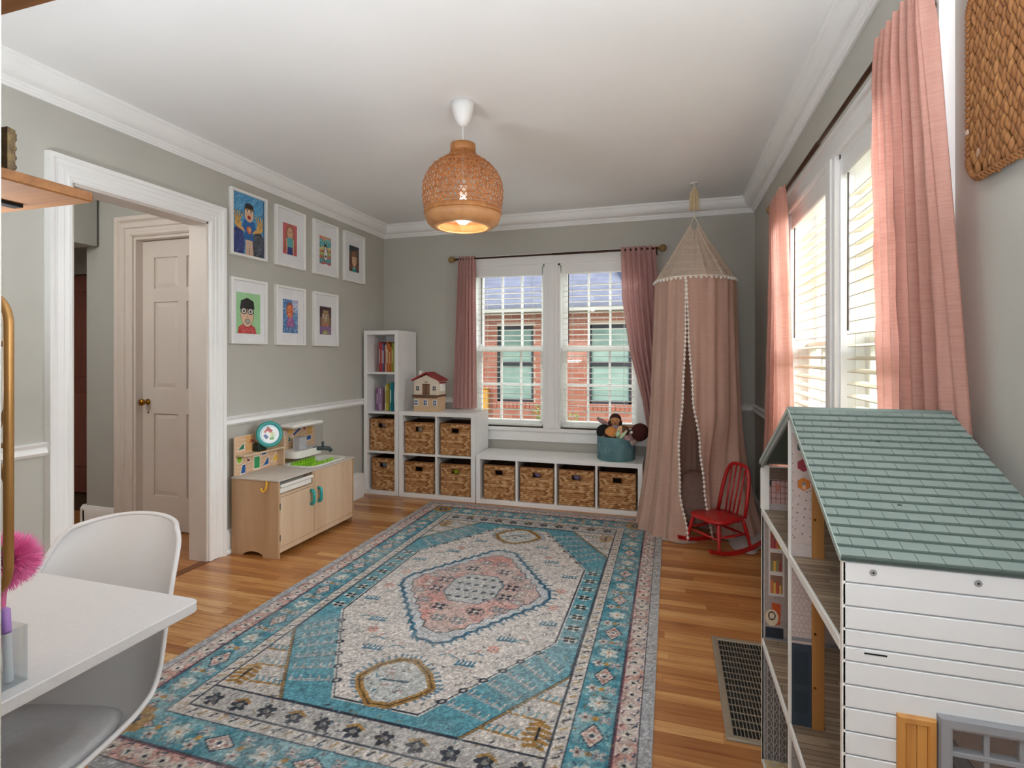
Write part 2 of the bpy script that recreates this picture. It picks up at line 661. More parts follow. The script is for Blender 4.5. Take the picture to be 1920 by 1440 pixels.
def bx(mb, mp, a0, a1, b0, b1, d0, d1, bev=0.0):
    p, q = mp(a0, b0, d0), mp(a1, b1, d1)
    return mb.box(p[0], q[0], p[1], q[1], p[2], q[2], bev)

mpL = lambda a, b, d: (L + d, a, b)      # on the left wall: a = y, b = z, d = into the room
mpB = lambda a, b, d: (a, B - d, b)      # on the back wall: a = x
mpR = lambda a, b, d: (R - d, a, b)      # on the right wall: a = y

DY0, DY1, DZ = 1.85, 2.645, 2.145        # doorway in the left wall
WX0, WX1, WZ0, WZ1 = -1.83, -0.27, 0.63, 2.15
RY0, RY1, RZ0, RZ1 = 1.66, 3.44, 0.63, 2.13
YF = 0.43                                # face of the short wall beside the camera

# walls
structure('wall_left', MB().box(L - .14, L, YF - .13, DY0, 0, H).box(L - .14, L, DY1, B + .2, 0, H).box(L - .14, L, DY0, DY1, DZ, H),
          M_wall, 'greige painted wall with the doorway and the framed drawings', 'wall')
structure('wall_back', MB().box(L, WX0, B, B + .2, 0, H).box(WX1, R + .2, B, B + .2, 0, H).box(WX0, WX1, B, B + .2, 0, WZ0).box(WX0, WX1, B, B + .2, WZ1, H),
          M_wall, 'greige painted wall behind the cube shelves and canopy', 'wall')
structure('wall_right', MB().box(R, R + .2, -2.2, RY0, 0, H).box(R, R + .2, RY1, B, 0, H).box(R, R + .2, RY0, RY1, 0, RZ0).box(R, R + .2, RY0, RY1, RZ1, H),
          M_wall, 'greige painted wall with the long window beside the dollhouse', 'wall')
structure('wall_front', MB().box(L, -0.768, YF - .13, YF, 0, H), M_wall, 'short stretch of wall that carries the wooden shelf', 'wall')
structure('wall_sky_block', MB().box(L - .14, R + .2, -2.34, -2.2, 0, H).box(L - .14, L, -2.2, YF - .13, 0, H), M_wall, 'unseen wall behind the camera, added to cut sky light', 'wall')  # added out of view to keep the sky's light out
structure('ceiling', MB().box(L - .14, R + .2, -2.2, B + .2, H, H + .15), M_ceil, 'smooth white plaster ceiling', 'ceiling')

# crown moulding
cove = [(0.034 + 0.056 * math.sin(t), 0.086 - 0.060 * (1 - math.cos(t))) for t in [i * math.pi / 16 for i in range(9)]]
crown = [(0, .122), (.011, .122), (.014, .113), (.020, .111), (.022, .101), (.029, .098), (.031, .090)] + cove + [(.090, .017), (.101, .016), (.103, 0), (0, 0)]
mb = MB().sweep3(crown, L, R, YF, -2.2, B, lambda a, b, d: (a, b, H - d), sgn=-1)
structure('trim_1', mb, M_trim, 'white crown moulding where walls meet the ceiling', 'crown moulding', 'auto')

# chair rail: pieces of one profile
rail = [(0, 0), (.012, .002), (.020, .010), (.026, .018), (.022, .030), (.017, .036), (.017, .044), (.026, .052), (.030, .060), (.020, .066), (0, .066)]
def rail_run(name, axis, a0, a1, wall, sgn, label, z=0.832):
    if axis == 'y':
        poly = [(wall + sgn * d, z + h) for d, h in rail]
        mb = MB().prism(poly, 'y', a0, a1)
    else:
        poly = [(wall + sgn * d, z + h) for d, h in rail]
        mb = MB().prism(poly, 'x', a0, a1)
    structure(name, mb, M_trim, label, 'chair rail', 'auto')
rail_run('trim_2', 'y', YF, DY0 - .115, L, 1, 'white chair rail between shelf corner and doorway')
rail_run('trim_3', 'y', DY1 + .115, B, L, 1, 'white chair rail running behind the play kitchen')
rail_run('trim_4', 'x', L, WX0 - .1, B, -1, 'white chair rail behind the toy house')
rail_run('trim_5', 'x', WX1 + .1, R, B, -1, 'white chair rail on the back wall beside the canopy')
rail_run('trim_6', 'y', RY1 + .1, B, R, -1, 'white chair rail in the corner behind the canopy')
rail_run('trim_7', 'y', -2.2, RY0 - .1, R, -1, 'white chair rail low behind the big dollhouse')

# baseboards
base = [(0, 0), (.030, 0), (.030, .012), (.018, .022), (.018, .115), (.014, .130), (.008, .150), (0, .152)]
def base_run(name, axis, a0, a1, wall, sgn, label):
    mb = MB().prism([(wall + sgn * d, h) for d, h in base], axis, a0, a1)
    structure(name, mb, M_trim, label, 'baseboard', 'auto')
base_run('baseboard_left', 'y', DY1 + .115, B, L, 1, 'white baseboard along the wall behind the play kitchen')
base_run('baseboard_near', 'y', YF, DY0 - .115, L, 1, 'white baseboard between desk and doorway')
base_run('baseboard_back', 'x', L, R, B, -1, 'white baseboard along the wall under the window')
base_run('baseboard_right', 'y', -2.2, B, R, -1, 'white baseboard along the wall under the long window')
# a boxed pipe casing low on the left wall, next to the tall shelf
structure('trim_8', MB().box(L, L + .075, 4.00, 4.30, 0, .215, .006).box(L + .02, L + .095, 4.02, 4.27, 0, .12, .004), M_trim,
          'white boxed heater cover low on the wall between kitchen and tall shelf', 'heater cover')

# doorway casing + jamb lining
cas = [(0, 0), (0, .014), (.010, .020), (.022, .020), (.026, .016), (.040, .015), (.044, .019), (.070, .017), (.074, .021), (.090, .021), (.094, .033), (.113, .035), (.117, 0)]
mb = MB().sweep3(cas, DY0, DY1, 0, 0, DZ, mpL)
structure('trim_9', mb, M_trim, 'wide white moulded casing around the doorway', 'door casing')
mb = MB()
bx(mb, mpL, DY1 - .012, DY1, 0, DZ, -.14, .0); bx(mb, mpL, DY0, DY0 + .012, 0, DZ, -.14, .0); bx(mb, mpL, DY0, DY1, DZ - .012, DZ, -.14, .0)
structure('trim_10', mb, M_trim_hall, 'pale lining inside the doorway', 'door jamb')

# ------------------------------------------------------------------ floor: sub-floor, planks, threshold
M_sub = mat('sub_floor', '#4a2f1a', 0.9)
floor = structure('floor', MB().box(-6.2, R + .2, -2.2, B + .2, -.06, -.012), M_sub, 'glossy narrow-strip oak floor', 'floor')
M_oak = bpy.data.materials.new('oak_strip'); MATS['oak_strip'] = M_oak
nt = NT(M_oak)
oi = nt.new('ShaderNodeObjectInfo')
geo = nt.new('ShaderNodeNewGeometry')
cmb = nt.new('ShaderNodeCombineXYZ')
mul = nt.new('ShaderNodeMath', operation='MULTIPLY'); mul.inputs[1].default_value = 37.0
nt.link(oi.outputs['Random'], mul.inputs[0])
nt.link(mul.outputs[0], cmb.inputs[0]); nt.link(mul.outputs[0], cmb.inputs[2])
ad = nt.new('ShaderNodeVectorMath', operation='ADD')
nt.link(geo.outputs['Position'], ad.inputs[0]); nt.link(cmb.outputs[0], ad.inputs[1])
mp1 = nt.new('ShaderNodeMapping'); mp1.inputs['Scale'].default_value = (1.6, 34, 34)
nt.link(ad.outputs[0], mp1.inputs[0])
n1 = nt.new('ShaderNodeTexNoise'); n1.inputs['Scale'].default_value = 1.4; n1.inputs['Detail'].default_value = 6; n1.inputs['Distortion'].default_value = 0.8
nt.link(mp1.outputs[0], n1.inputs['Vector'])
mp2 = nt.new('ShaderNodeMapping'); mp2.inputs['Scale'].default_value = (7, 240, 240)
nt.link(ad.outputs[0], mp2.inputs[0])
n2 = nt.new('ShaderNodeTexNoise'); n2.inputs['Scale'].default_value = 1.0
nt.link(mp2.outputs[0], n2.inputs['Vector'])
ramp = nt.new('ShaderNodeValToRGB')
cr = ramp.color_ramp
cr.elements[0].position = 0.0; cr.elements[0].color = lin('#a56c39')
cr.elements[1].position = 1.0; cr.elements[1].color = lin('#e0b47c')
for p, c in ((.3, '#bf864e'), (.55, '#cb965b'), (.8, '#d5a368')):
    e = cr.elements.new(p); e.color = lin(c)
nt.link(oi.outputs['Random'], ramp.inputs[0])
mr = nt.new('ShaderNodeMapRange'); mr.inputs['From Min'].default_value = .42; mr.inputs['From Max'].default_value = .75
nt.link(n1.outputs[0], mr.inputs[0])
dark = mixcol(nt, 1.0, ramp.outputs[0], lin('#cda67c'), 'MULTIPLY')
c1 = mixcol(nt, mr.outputs[0], ramp.outputs[0], dark)
mr2 = nt.new('ShaderNodeMapRange'); mr2.inputs['From Min'].default_value = .35; mr2.inputs['From Max'].default_value = .7
mr2.inputs['To Min'].default_value = 0.0; mr2.inputs['To Max'].default_value = .35
nt.link(n2.outputs[0], mr2.inputs[0])
c2_ = mixcol(nt, mr2.outputs[0], c1, lin('#7b4c25'))
nt.link(c2_, nt.b.inputs['Base Color'])
nt.b.inputs['Roughness'].default_value = 0.34
nt.b.inputs['Coat Weight'].default_value = 0.3
nt.b.inputs['Coat Roughness'].default_value = 0.16

PW = 0.0575
unit = MB().box(0, 1, 0, 1, -1, 0).mesh('plank', M_oak)
def plank_obj(x0, x1, y0, parent=floor):
    o = link('plank', unit, parent)
    o.location = (x0 + .0004, y0 + .0004, 0)
    o.scale = (x1 - x0 - .0008, PW - .0009, .012)
    return o
rows = int((B - 1.38) / PW) + 1
far_mb = MB()
cnt = 0
for r_ in range(-60, rows):
    y0 = 1.38 + r_ * PW
    if y0 < -2.2:
        continue
    y1 = min(y0 + PW, B + .0)
    # beyond the doorway the strip floor also runs into the hall
    hall = 0.8 < y0 < 3.2
    xs = L if not hall else L + .02
    xe = R
    x = xs
    first = True
    while x < xe - .01:
        ln = random.uniform(.55, 1.7)
        if first:
            ln *= random.uniform(.3, 1); first = False
        x2 = x + ln
        if xe - x2 < .25:
            x2 = xe
        if r_ >= 0 and cnt < 292:
            plank_obj(x, x2, y0); cnt += 1
        else:
            far_mb.box(x + .0004, x2 - .0004, y0 + .0004, y0 + PW - .0005, -.012, 0)
        x = x2
o = far_mb.build('plank_field', M_oak, floor); o['kind'] = 'stuff'
mb = MB()
for r_ in range(40):
    y0 = .9 + r_ * PW
    if y0 > 3.6: break
    x = -6.1
    while x < L - .045:
        x2 = min(x + random.uniform(.6, 1.6), L - .04)
        mb.box(x + .0004, x2 - .0004, y0 + .0004, y0 + PW - .0005, -.012, 0); x = x2
o = mb.build('hall_plank_field', M_oak, floor); o['kind'] = 'stuff'
M_thr = wood('threshold_wood', '#5c2f16', '#7a4522', 0.35, 1)
MB().box(L - .04, L + .02, DY0 - .2, DY1 + .2, -.012, .002).build('threshold', M_thr, floor)

# ------------------------------------------------------------------ hall behind the doorway
M_hall = mat('hall_paint', '#b3b4af', 0.85, c2='#afb0ab', nscale=3, spec=0.25)
HY = 2.95
structure('wall_hall', MB().box(-4.30, -3.82, HY, HY + .14, 0, H).box(-3.82, -3.02, HY, HY + .14, 2.20, H).box(-3.02, L - .14, HY, HY + .14, 0, H)
          .box(-4.30, -4.16, HY + .14, HY + 1.6, 0, H), M_hall, 'grey hall wall beyond the doorway', 'wall')
structure('wall_hall_end', MB().box(-6.2, -6.06, .6, 4.6, 0, H).box(-6.06, L - .14, .6, .74, 0, H).box(-6.06, -4.16, 4.46, 4.6, 0, H), M_hall, 'dim far end of the hall', 'wall')
structure('ceiling_hall', MB().box(-6.2, L - .14, .6, 4.6, H, H + .15), M_ceil, 'hall ceiling', 'ceiling')
structure('trim_11', MB().box(-5.6, -4.165, HY - .28, HY - .02, 2.13, H), M_hall, 'boxed soffit across the hall ceiling', 'soffit')
mb = MB().sweep3([(0, 0), (0, .012), (.012, .024), (.03, .024), (.036, .016), (.06, .014), (.066, .026), (.10, .026), (.106, .018), (.12, .036), (.148, .038), (.152, 0)],
                 -3.82, -3.02, 0, 0, 2.18, lambda a, b, d: (a, HY - d, b))
structure('trim_12', mb, M_trim_hall, 'fluted casing around the hall closet door', 'door casing')
mb = MB().box(-3.82, -3.80, HY - .0, HY + .14, 0, 2.18).box(-3.04, -3.02, HY, HY + .14, 0, 2.18).box(-3.80, -3.04, HY, HY + .14, 2.16, 2.18)
structure('trim_13', mb, M_trim_hall, 'jamb of the hall closet door', 'door jamb')
base_run('baseboard_hall', 'x', -4.32, -3.975, HY, -1, 'white baseboard at the hall corner')
MB_end = MB().prism([(HY - .03, 0), (HY - .03, .012), (HY - .018, .022), (HY - .018, .13), (HY, .152), (HY + 1.5, .152), (HY + 1.5, 0)], 'x', -4.345, -4.302)
structure('baseboard_hall_return', MB_end, M_trim, 'white baseboard turning the hall corner', 'baseboard')
M_dbrown = wood('dark_door_wood', '#7a4438', '#8a5244', 0.4, 2)
d2 = structure('door_2', MB().box(-5.75, -4.40, 3.62, 3.67, 0.005, 2.06), M_dbrown, 'dark reddish brown wooden door down the hall', 'door')
for zz in ((.25, .95), (1.1, 1.9)):
    for xx in ((-5.6, -5.15), (-5.0, -4.55)):
        MB().box(xx[0], xx[1], 3.608, 3.62, zz[0], zz[1], .01).build('door_panel', M_dbrown, d2)
structure('wall_hall_deep', MB().box(-6.06, -4.30, 3.68, 3.80, 0, H).box(-6.06, -4.16, 3.60, 3.68, 2.07, H), M_hall, 'wall around the brown door', 'wall')

# six-panel closet door
DXA, DXB, DYF = -3.80, -3.04, HY + .055
d1 = empty('door_1', (DXA, DYF, 0), 'pale six-panel closet door with a brass knob in the hall', 'door', kind='structure')
mb = MB().box(DXA, DXB, DYF + .012, DYF + .04, .012, 2.155)
st = .11
for x0, x1 in ((DXA, DXA + st), (-3.46, -3.38), (DXB - st, DXB)):
    mb.box(x0, x1, DYF, DYF + .012, .012, 2.155)
for z0, z1 in ((.012, .26), (.87, 1.06), (1.70, 1.80), (2.03, 2.155)):
    for x0, x1 in ((DXA + st, -3.46), (-3.38, DXB - st)):
        mb.box(x0, x1, DYF, DYF + .012, z0, z1)
mb.build('door_leaf', M_trim_hall, d1)
for x0, x1 in ((DXA + st, -3.46), (-3.38, DXB - st)):
    for z0, z1 in ((.26, .87), (1.06, 1.70), (1.80, 2.03)):
        a, b_, w_ = .012, .035, .0
        vs = [(x0 + .004, DYF + .012, z0 + .004), (x1 - .004, DYF + .012, z0 + .004), (x1 - .004, DYF + .012, z1 - .004), (x0 + .004, DYF + .012, z1 - .004),
              (x0 + b_, DYF + .003, z0 + b_), (x1 - b_, DYF + .003, z0 + b_), (x1 - b_, DYF + .003, z1 - b_), (x0 + b_, DYF + .003, z1 - b_)]
        MB().add(vs, [(4, 5, 6, 7), (0, 1, 5, 4), (1, 2, 6, 5), (2, 3, 7, 6), (3, 0, 4, 7)]).build('door_panel', M_trim_hall, d1)
M_brass = mat('brass', '#a8772c', 0.28, 1.0, c2='#8a5f22', nscale=12)
k = MB().lathe([(.004, 0), (.022, .0), (.024, .006), (.010, .012), (.009, .030), (.022, .040), (.026, .052), (.022, .064), (.0, .068)], (0, 0, 0), 16, 'y')
k.xform(Matrix.Translation((-3.745, DYF, .955)) @ Matrix.Rotation(math.pi, 4, 'Z')).build('door_knob', M_brass, d1, True)
MB().lathe([(.0, .0), (.006, .0), (.006, .003), (0, .003)], (-3.745, DYF - .003, .875), 10, 'y').build('keyhole', M_black, d1)

# ------------------------------------------------------------------ windows
def window(name, mp, opens, b0, b1, label, wall_t=.2, sillout=.045):
    w = empty(name, mp((opens[0][0] + opens[-1][1]) / 2, b0, 0), label, 'window', kind='structure')
    A0, A1 = opens[0][0], opens[-1][1]
    cs = [(0, 0), (0, .016), (.012, .020), (.075, .018), (.079, .030), (.096, .032), (.10, 0)]
    MB().sweep3(cs, A0, A1, b0 - .01, b0 - .01, b1, mp).build('casing', M_trim, w)
    for i in range(len(opens) - 1):
        mb = MB()
        bx(mb, mp, opens[i][1], opens[i + 1][0], b0, b1, -wall_t, .018)
        c = (opens[i][1] + opens[i + 1][0]) / 2
        bx(mb, mp, c - .035, c + .035, b0, b1, .018, .028, .004)
        mb.build('mullion', M_trim, w)
    mb = MB(); bx(mb, mp, A0 - .115, A1 + .115, b0 - .035, b0, -wall_t + .06, sillout, .008); mb.build('sill', M_trim, w)
    mb = MB(); bx(mb, mp, A0 - .1, A1 + .1, b0 - .115, b0 - .035, 0, .018, .004)
    bx(mb, mp, A0 - .1, A1 + .1, b0 - .125, b0 - .112, 0, .024, .003); mb.build('apron', M_trim, w)
    bm_ = b0 + (b1 - b0) * .485
    for (a0, a1) in opens:
        mb = MB()
        bx(mb, mp, a0, a0 + .018, b0, b1, -wall_t, 0); bx(mb, mp, a1 - .018, a1, b0, b1, -wall_t, 0); bx(mb, mp, a0, a1, b1 - .018, b1, -wall_t, 0)
        mb.build('jamb', M_trim, w)
        for nm, z0, z1, dd in (('lower_sash', b0, bm_ + .02, -.105), ('upper_sash', bm_ - .02, b1 - .018, -.145)):
            mb = MB()
            i0, i1 = a0 + .018, a1 - .018
            s_ = .045
            top = .035 if nm == 'lower_sash' else .045
            bot = .06 if nm == 'lower_sash' else .035
            bx(mb, mp, i0, i0 + s_, z0, z1, dd - .018, dd + .018, .003); bx(mb, mp, i1 - s_, i1, z0, z1, dd - .018, dd + .018, .003)
            bx(mb, mp, i0 + s_, i1 - s_, z0, z0 + bot, dd - .018, dd + .018, .003); bx(mb, mp, i0 + s_, i1 - s_, z1 - top, z1, dd - .018, dd + .018, .003)
            g0, g1, h0, h1 = i0 + s_, i1 - s_, z0 + bot, z1 - top
            for q in (1, 2):
                c = g0 + (g1 - g0) * q / 3
                bx(mb, mp, c - .010, c + .010, h0, h1, dd - .012, dd + .012, .003)
            c = (h0 + h1) / 2
            bx(mb, mp, g0, g1, c - .010, c + .010, dd - .011, dd + .011, .003)
            sash = mb.build(nm, M_sash, w)
            for q in range(3):
                for r2 in range(2):
                    mb = MB()
                    bx(mb, mp, g0 + (g1 - g0) * q / 3 + .008, g0 + (g1 - g0) * (q + 1) / 3 - .008, h0 + (h1 - h0) * r2 / 2 + .008, h0 + (h1 - h0) * (r2 + 1) / 2 - .008, dd - .002, dd + .002)
                    mb.build('pane', M_glass, sash)
    return w
OB = [(WX0, -1.115), (-0.99, WX1)]
OR = [(RY0, 2.49), (2.61, RY1)]
window('window_1', mpB, OB, WZ0, WZ1, 'white double window with twelve-pane sashes over the cube bench')
window('window_2', mpR, OR, RZ0, RZ1, 'white double window in the wall beside the big dollhouse')

M_slat = mat('blind_slat', '#f3f1ea', 0.45, c2='#eceae2', nscale=8)
M_cord = mat('blind_cord', '#dcd8cc', 0.8)
M_slatd = mat('blind_wand', '#5a5048', 0.5)
def blind(mp, a0, a1, b0, b1, label, pitch, tilt, wand_a, depth=.05, sl=M_slat):
    t = empty('window_blind', mp((a0 + a1) / 2, b0, -.05), label, 'blind', 'white slatted blinds in the windows')
    mb = MB(); bx(mb, mp, a0 + .012, a1 - .012, b1 - .095, b1 - .004, -.062, -.002, .006); mb.build('valance', M_trim, t)
    mb = MB(); bx(mb, mp, a0 + .014, a1 - .014, b0 + .006, b0 + .026, -.062, -.020, .005); mb.build('bottom_rail', M_slat, t)
    n = int((b1 - .11 - b0 - .05) / pitch)
    me = None
    for i in range(n):
        z = b0 + .055 + i * pitch
        if me is None:
            mb = MB()
            h = depth / 2
            ct, st_ = math.cos(tilt) * h, math.sin(tilt) * h
            th_ = .0015
            p = []
            for aa in (a0 + .02, a1 - .02):
                for (dd, zz) in ((-ct, -st_), (0, .003), (ct, st_)):
                    for s in (1, -1):
                        p.append(mp(aa, zz + s * th_, -.041 + dd))
            F = []
            for kk in (0, 2):
                F += [(kk, kk + 2, kk + 8, kk + 6), (kk + 1, kk + 7, kk + 9, kk + 3)]
            F += [(0, 6, 7, 1), (4, 5, 11, 10), (0, 1, 3, 2), (2, 3, 5, 4), (6, 8, 9, 7), (8, 10, 11, 9)]
            mb.add(p, F)
            me = mb.mesh('slat', sl, False, org(t) - Vector((0, 0, org(t)[2])))
        s_o = link('slat', me, t)
        s_o.location = (0, 0, z - org(t)[2])
    for q in (.16, .84):
        aa = a0 + (a1 - a0) * q
        for dd in (-.066, -.016):
            MB().tube([mp(aa, b0 + .02, dd), mp(aa, b1 - .09, dd)], .0011, 5).build('ladder_cord', M_cord, t)
    MB().tube([mp(wand_a, b1 - .10, -.008), mp(wand_a, b1 - .10 - (b1 - b0) * .42, -.006)], .0045, 6).build('tilt_wand', M_slatd, t)
    return t
blind(mpB, OB[0][0] + .018, OB[0][1] - .018, WZ0, WZ1, 'white slatted blind in the back window near the bookshelf', .0505, .05, OB[0][0] + .085)
blind(mpB, OB[1][0] + .018, OB[1][1] - .018, WZ0, WZ1, 'white slatted blind in the back window near the canopy', .0505, .05, OB[1][0] + .095)
M_slatc = mat('cream_blind_slat', '#e3d8c2', 0.5, c2='#dccfb6', nscale=8)
blind_c = lambda *a: blind(*a, sl=M_slatc)
blind_c(mpR, OR[1][0] + .018, OR[1][1] - .018, RZ0, RZ1, 'white slatted blind in the side window next to the far curtain', .0505, -.24, OR[1][1] - .09)
blind_c(mpR, OR[0][0] + .018, OR[0][1] - .018, RZ0, RZ1, 'white slatted blind in the side window behind the dollhouse roof', .0505, -.24, OR[0][1] - .09)
# ------------------------------------------------------------------ outdoors
M_grass = mat('lawn', '#5f7440', 0.95, c2='#76804c', nscale=2, kind='World', bump=.4, bscale=40)
props(MB().box(-22, 24, B + .2, 30, -.75, -.65).build('ground', M_grass), 'lawn between the houses', 'lawn', kind='structure')
props(MB().box(R + .2, 24, -10, B + .2, -.75, -.65).build('ground_side', M_grass), 'lawn beside the side window', 'lawn', kind='structure')

# brick neighbour
NY = 9.0
M_mortar = mat('mortar', '#c9b3a6', 0.95)
M_brick = bpy.data.materials.new('red_brick'); MATS['red_brick'] = M_brick
nt = NT(M_brick)
oi = nt.new('ShaderNodeObjectInfo')
geo = nt.new('ShaderNodeNewGeometry')
wn = nt.new('ShaderNodeTexNoise'); wn.inputs['Scale'].default_value = 2.3
nt.link(geo.outputs['Position'], wn.inputs['Vector'])
rp = nt.new('ShaderNodeValToRGB')
rp.color_ramp.elements[0].color = lin('#a05a49'); rp.color_ramp.elements[1].color = lin('#bb8474')
e = rp.color_ramp.elements.new(.5); e.color = lin('#ac6c5c')
nt.link(oi.outputs['Random'], rp.inputs[0])
nt.link(mixcol(nt, wn.outputs[0], rp.outputs[0], lin('#a86655')), nt.b.inputs['Base Color'])
nt.b.inputs['Roughness'].default_value = .9
M_nroof = mat('slate_roof', '#6f7488', 0.9, c2='#80859a', nscale=3, stretch=(3, 1, 9))
M_ntrim = mat('neighbour_trim', '#e9e6df', 0.6)
M_ndark = mat('dark_gutter', '#2b2d38', 0.6)
M_nglass = mat('teal_window_glass', '#7b9892', 0.15, c2='#a2b9b2', nscale=2.5, stretch=(1, 1, 3))
nb = empty('brick_house', (-2, NY, -.65), 'neighbouring red brick house with grey roof seen through the back window', 'house')
wins = [(-2.98, -2.30), (-1.34, -.62)]
WB0, WB1 = .48, 1.83
mb = MB().box(-9, wins[0][0], NY, NY + .2, -.65, 2.1).box(wins[0][1], wins[1][0], NY, NY + .2, -.65, 2.1).box(wins[1][1], 3.6, NY, NY + .2, -.65, 2.1)
for w0, w1 in wins:
    mb.box(w0, w1, NY, NY + .2, -.65, WB0).box(w0, w1, NY, NY + .2, WB1, 2.1)
mb.build('wall_body', M_mortar, nb)
bw, bh, mj = .205, .062, .012
brick = MB().box(0, bw, -.008, .01, 0, bh).mesh('brick', M_brick)
rest = MB()
nbr = 0
z = -.62; row = 0
while z + bh < 2.08:
    x = -5.2 - (row % 2) * (bw + mj) / 2
    while x < 2.2:
        segs = [(x, x + bw)]
        for w0, w1 in wins:
            if z + bh > WB0 - .11 and z < WB1:
                segs = [q for a_, b_ in segs for q in ((a_, min(b_, w0 - .004)), (max(a_, w1 + .004), b_)) if q[1] - q[0] > .03]
        for a_, b_ in segs:
            vis = z > .05 and (-3.4 < x < -1.9 or -1.75 < x < -.35)
            if vis and nbr < 298:
                o = link('brick', brick, nb)
                o.location = (a_ - nb.location.x, random.uniform(-.003, .003), z - nb.location.z)
                o.scale = ((b_ - a_) / bw, 1, 1)
                nbr += 1
            else:
                rest.box(a_, b_, NY - .008, NY + .01, z, z + bh)
        x += bw + mj
    z += bh + mj; row += 1
o = rest.build('brick_field', M_brick, nb); o['kind'] = 'stuff'
for w0, w1 in wins:
    f = MB()
    f.box(w0, w0 + .05, NY + .02, NY + .09, WB0, WB1).box(w1 - .05, w1, NY + .02, NY + .09, WB0, WB1).box(w0, w1, NY + .02, NY + .09, WB1 - .06, WB1).box(w0, w1, NY + .02, NY + .09, WB0, WB0 + .06)
    f.box(w0, w1, NY + .03, NY + .10, (WB0 + WB1) / 2 - .03, (WB0 + WB1) / 2 + .03)
    fo = f.build('house_window', M_ndark, nb)
    for z0, z1 in ((WB0 + .06, (WB0 + WB1) / 2 - .03), ((WB0 + WB1) / 2 + .03, WB1 - .06)):
        MB().box(w0 + .05, w1 - .05, NY + .06, NY + .07, z0, z1).build('pane', M_nglass, fo)
    sm = MB()
    xx = w0 - .06
    while xx < w1 + .03:
        sm.box(xx, xx + .065, NY - .035, NY + .03, WB0 - .11, WB0 - .005); xx += .075
    sm.build('brick_sill', M_brick, nb)
MB().box(-9, 3.6, NY - .28, NY + .2, 2.08, 2.12).build('soffit_board', M_ndark, nb)
MB().box(-9, 3.6, NY - .34, NY - .26, 2.06, 2.20, .02).build('gutter', M_ntrim, nb)
rf = MB().add([(-9, NY - .36, 2.17), (3.6, NY - .36, 2.17), (3.6, NY + 4.6, 5.4), (-9, NY + 4.6, 5.4), (-9, NY - .36, 2.10), (3.6, NY - .36, 2.10), (3.6, NY + 4.6, 5.3), (-9, NY + 4.6, 5.3)],
              [(0, 1, 2, 3), (7, 6, 5, 4), (0, 4, 5, 1), (1, 5, 6, 2), (2, 6, 7, 3), (3, 7, 4, 0)]).build('roof', M_nroof, nb)
sl_ = (5.4 - 2.17) / 4.96
M_nroof2 = mat('slate_course', '#666b80', 0.9, c2='#7b8096', nscale=5, kind='World')
for i in range(16):
    y0 = NY - .34 + i * .14
    z0 = 2.17 + (y0 - NY + .36) * sl_
    MB().add([(-4.6, y0, z0 + .004), (1.2, y0, z0 + .004), (1.2, y0 + .15, z0 + .15 * sl_ + .001), (-4.6, y0 + .15, z0 + .15 * sl_ + .001), (-4.6, y0, z0 - .01), (1.2, y0, z0 - .01)],
             [(0, 1, 2, 3), (0, 4, 5, 1)]).build('shingle_course', M_nroof2, rf)
# dark cross gable to the right
gb = MB().add([(-.95, NY + .3, 2.3), (2.4, NY + .3, 2.3), (2.4, NY + .3, 4.6), (-2.1, NY + 2.6, 4.9), (2.4, NY + 2.8, 5.2), (-.55, NY - .2, 2.15)],
              [(5, 1, 2), (5, 2, 3), (2, 4, 3)])
gb.build('cross_gable', mat('navy_shingle', '#39405c', .9, c2='#2b3350', nscale=6), nb)

# shrubs below the windows
M_leaf = mat('shrub_leaf', '#6d8a45', 0.8, c2='#a0a860', nscale=14)
def shrub(loc, r, hgt, label, n=260):
    t = empty('shrub', loc, label, 'shrub', 'shrubs against the brick house')
    mb = MB()
    rg = random.Random(int(loc[0] * 100))
    for _ in range(n):
        th_, ph = rg.uniform(0, 2 * math.pi), rg.uniform(0, 1)
        rr = r * math.sqrt(rg.uniform(.1, 1)) * (1 - .5 * ph)
        p = Vector((loc[0] + rr * math.cos(th_), loc[1] + rr * math.sin(th_), loc[2] + hgt * ph))
        d = Vector((rg.uniform(-1, 1), rg.uniform(-1, 1), rg.uniform(-.2, 1))).normalized() * .055
        s_ = d.cross(Vector((rg.uniform(-1, 1), rg.uniform(-1, 1), .3))).normalized() * .022
        mb.add([p, p + d * .5 + s_, p + d, p + d * .5 - s_], [(0, 1, 2, 3)])
    o = mb.build('foliage', M_leaf, t, recalc=False); o['kind'] = 'stuff'
    MB().tube([(loc[0], loc[1], loc[2]), (loc[0], loc[1], loc[2] + hgt * .8)], [.02, .008], 6).build('stem', mat('bark', '#5a4632', .9), t)
shrub((-2.05, NY - .45, -.65), .32, 1.12, 'leafy green shrub against brick, seen in the back window near the bookshelf')
shrub((-1.55, NY - .5, -.65), .26, .98, 'low green shrub against brick, seen beside the window mullion')

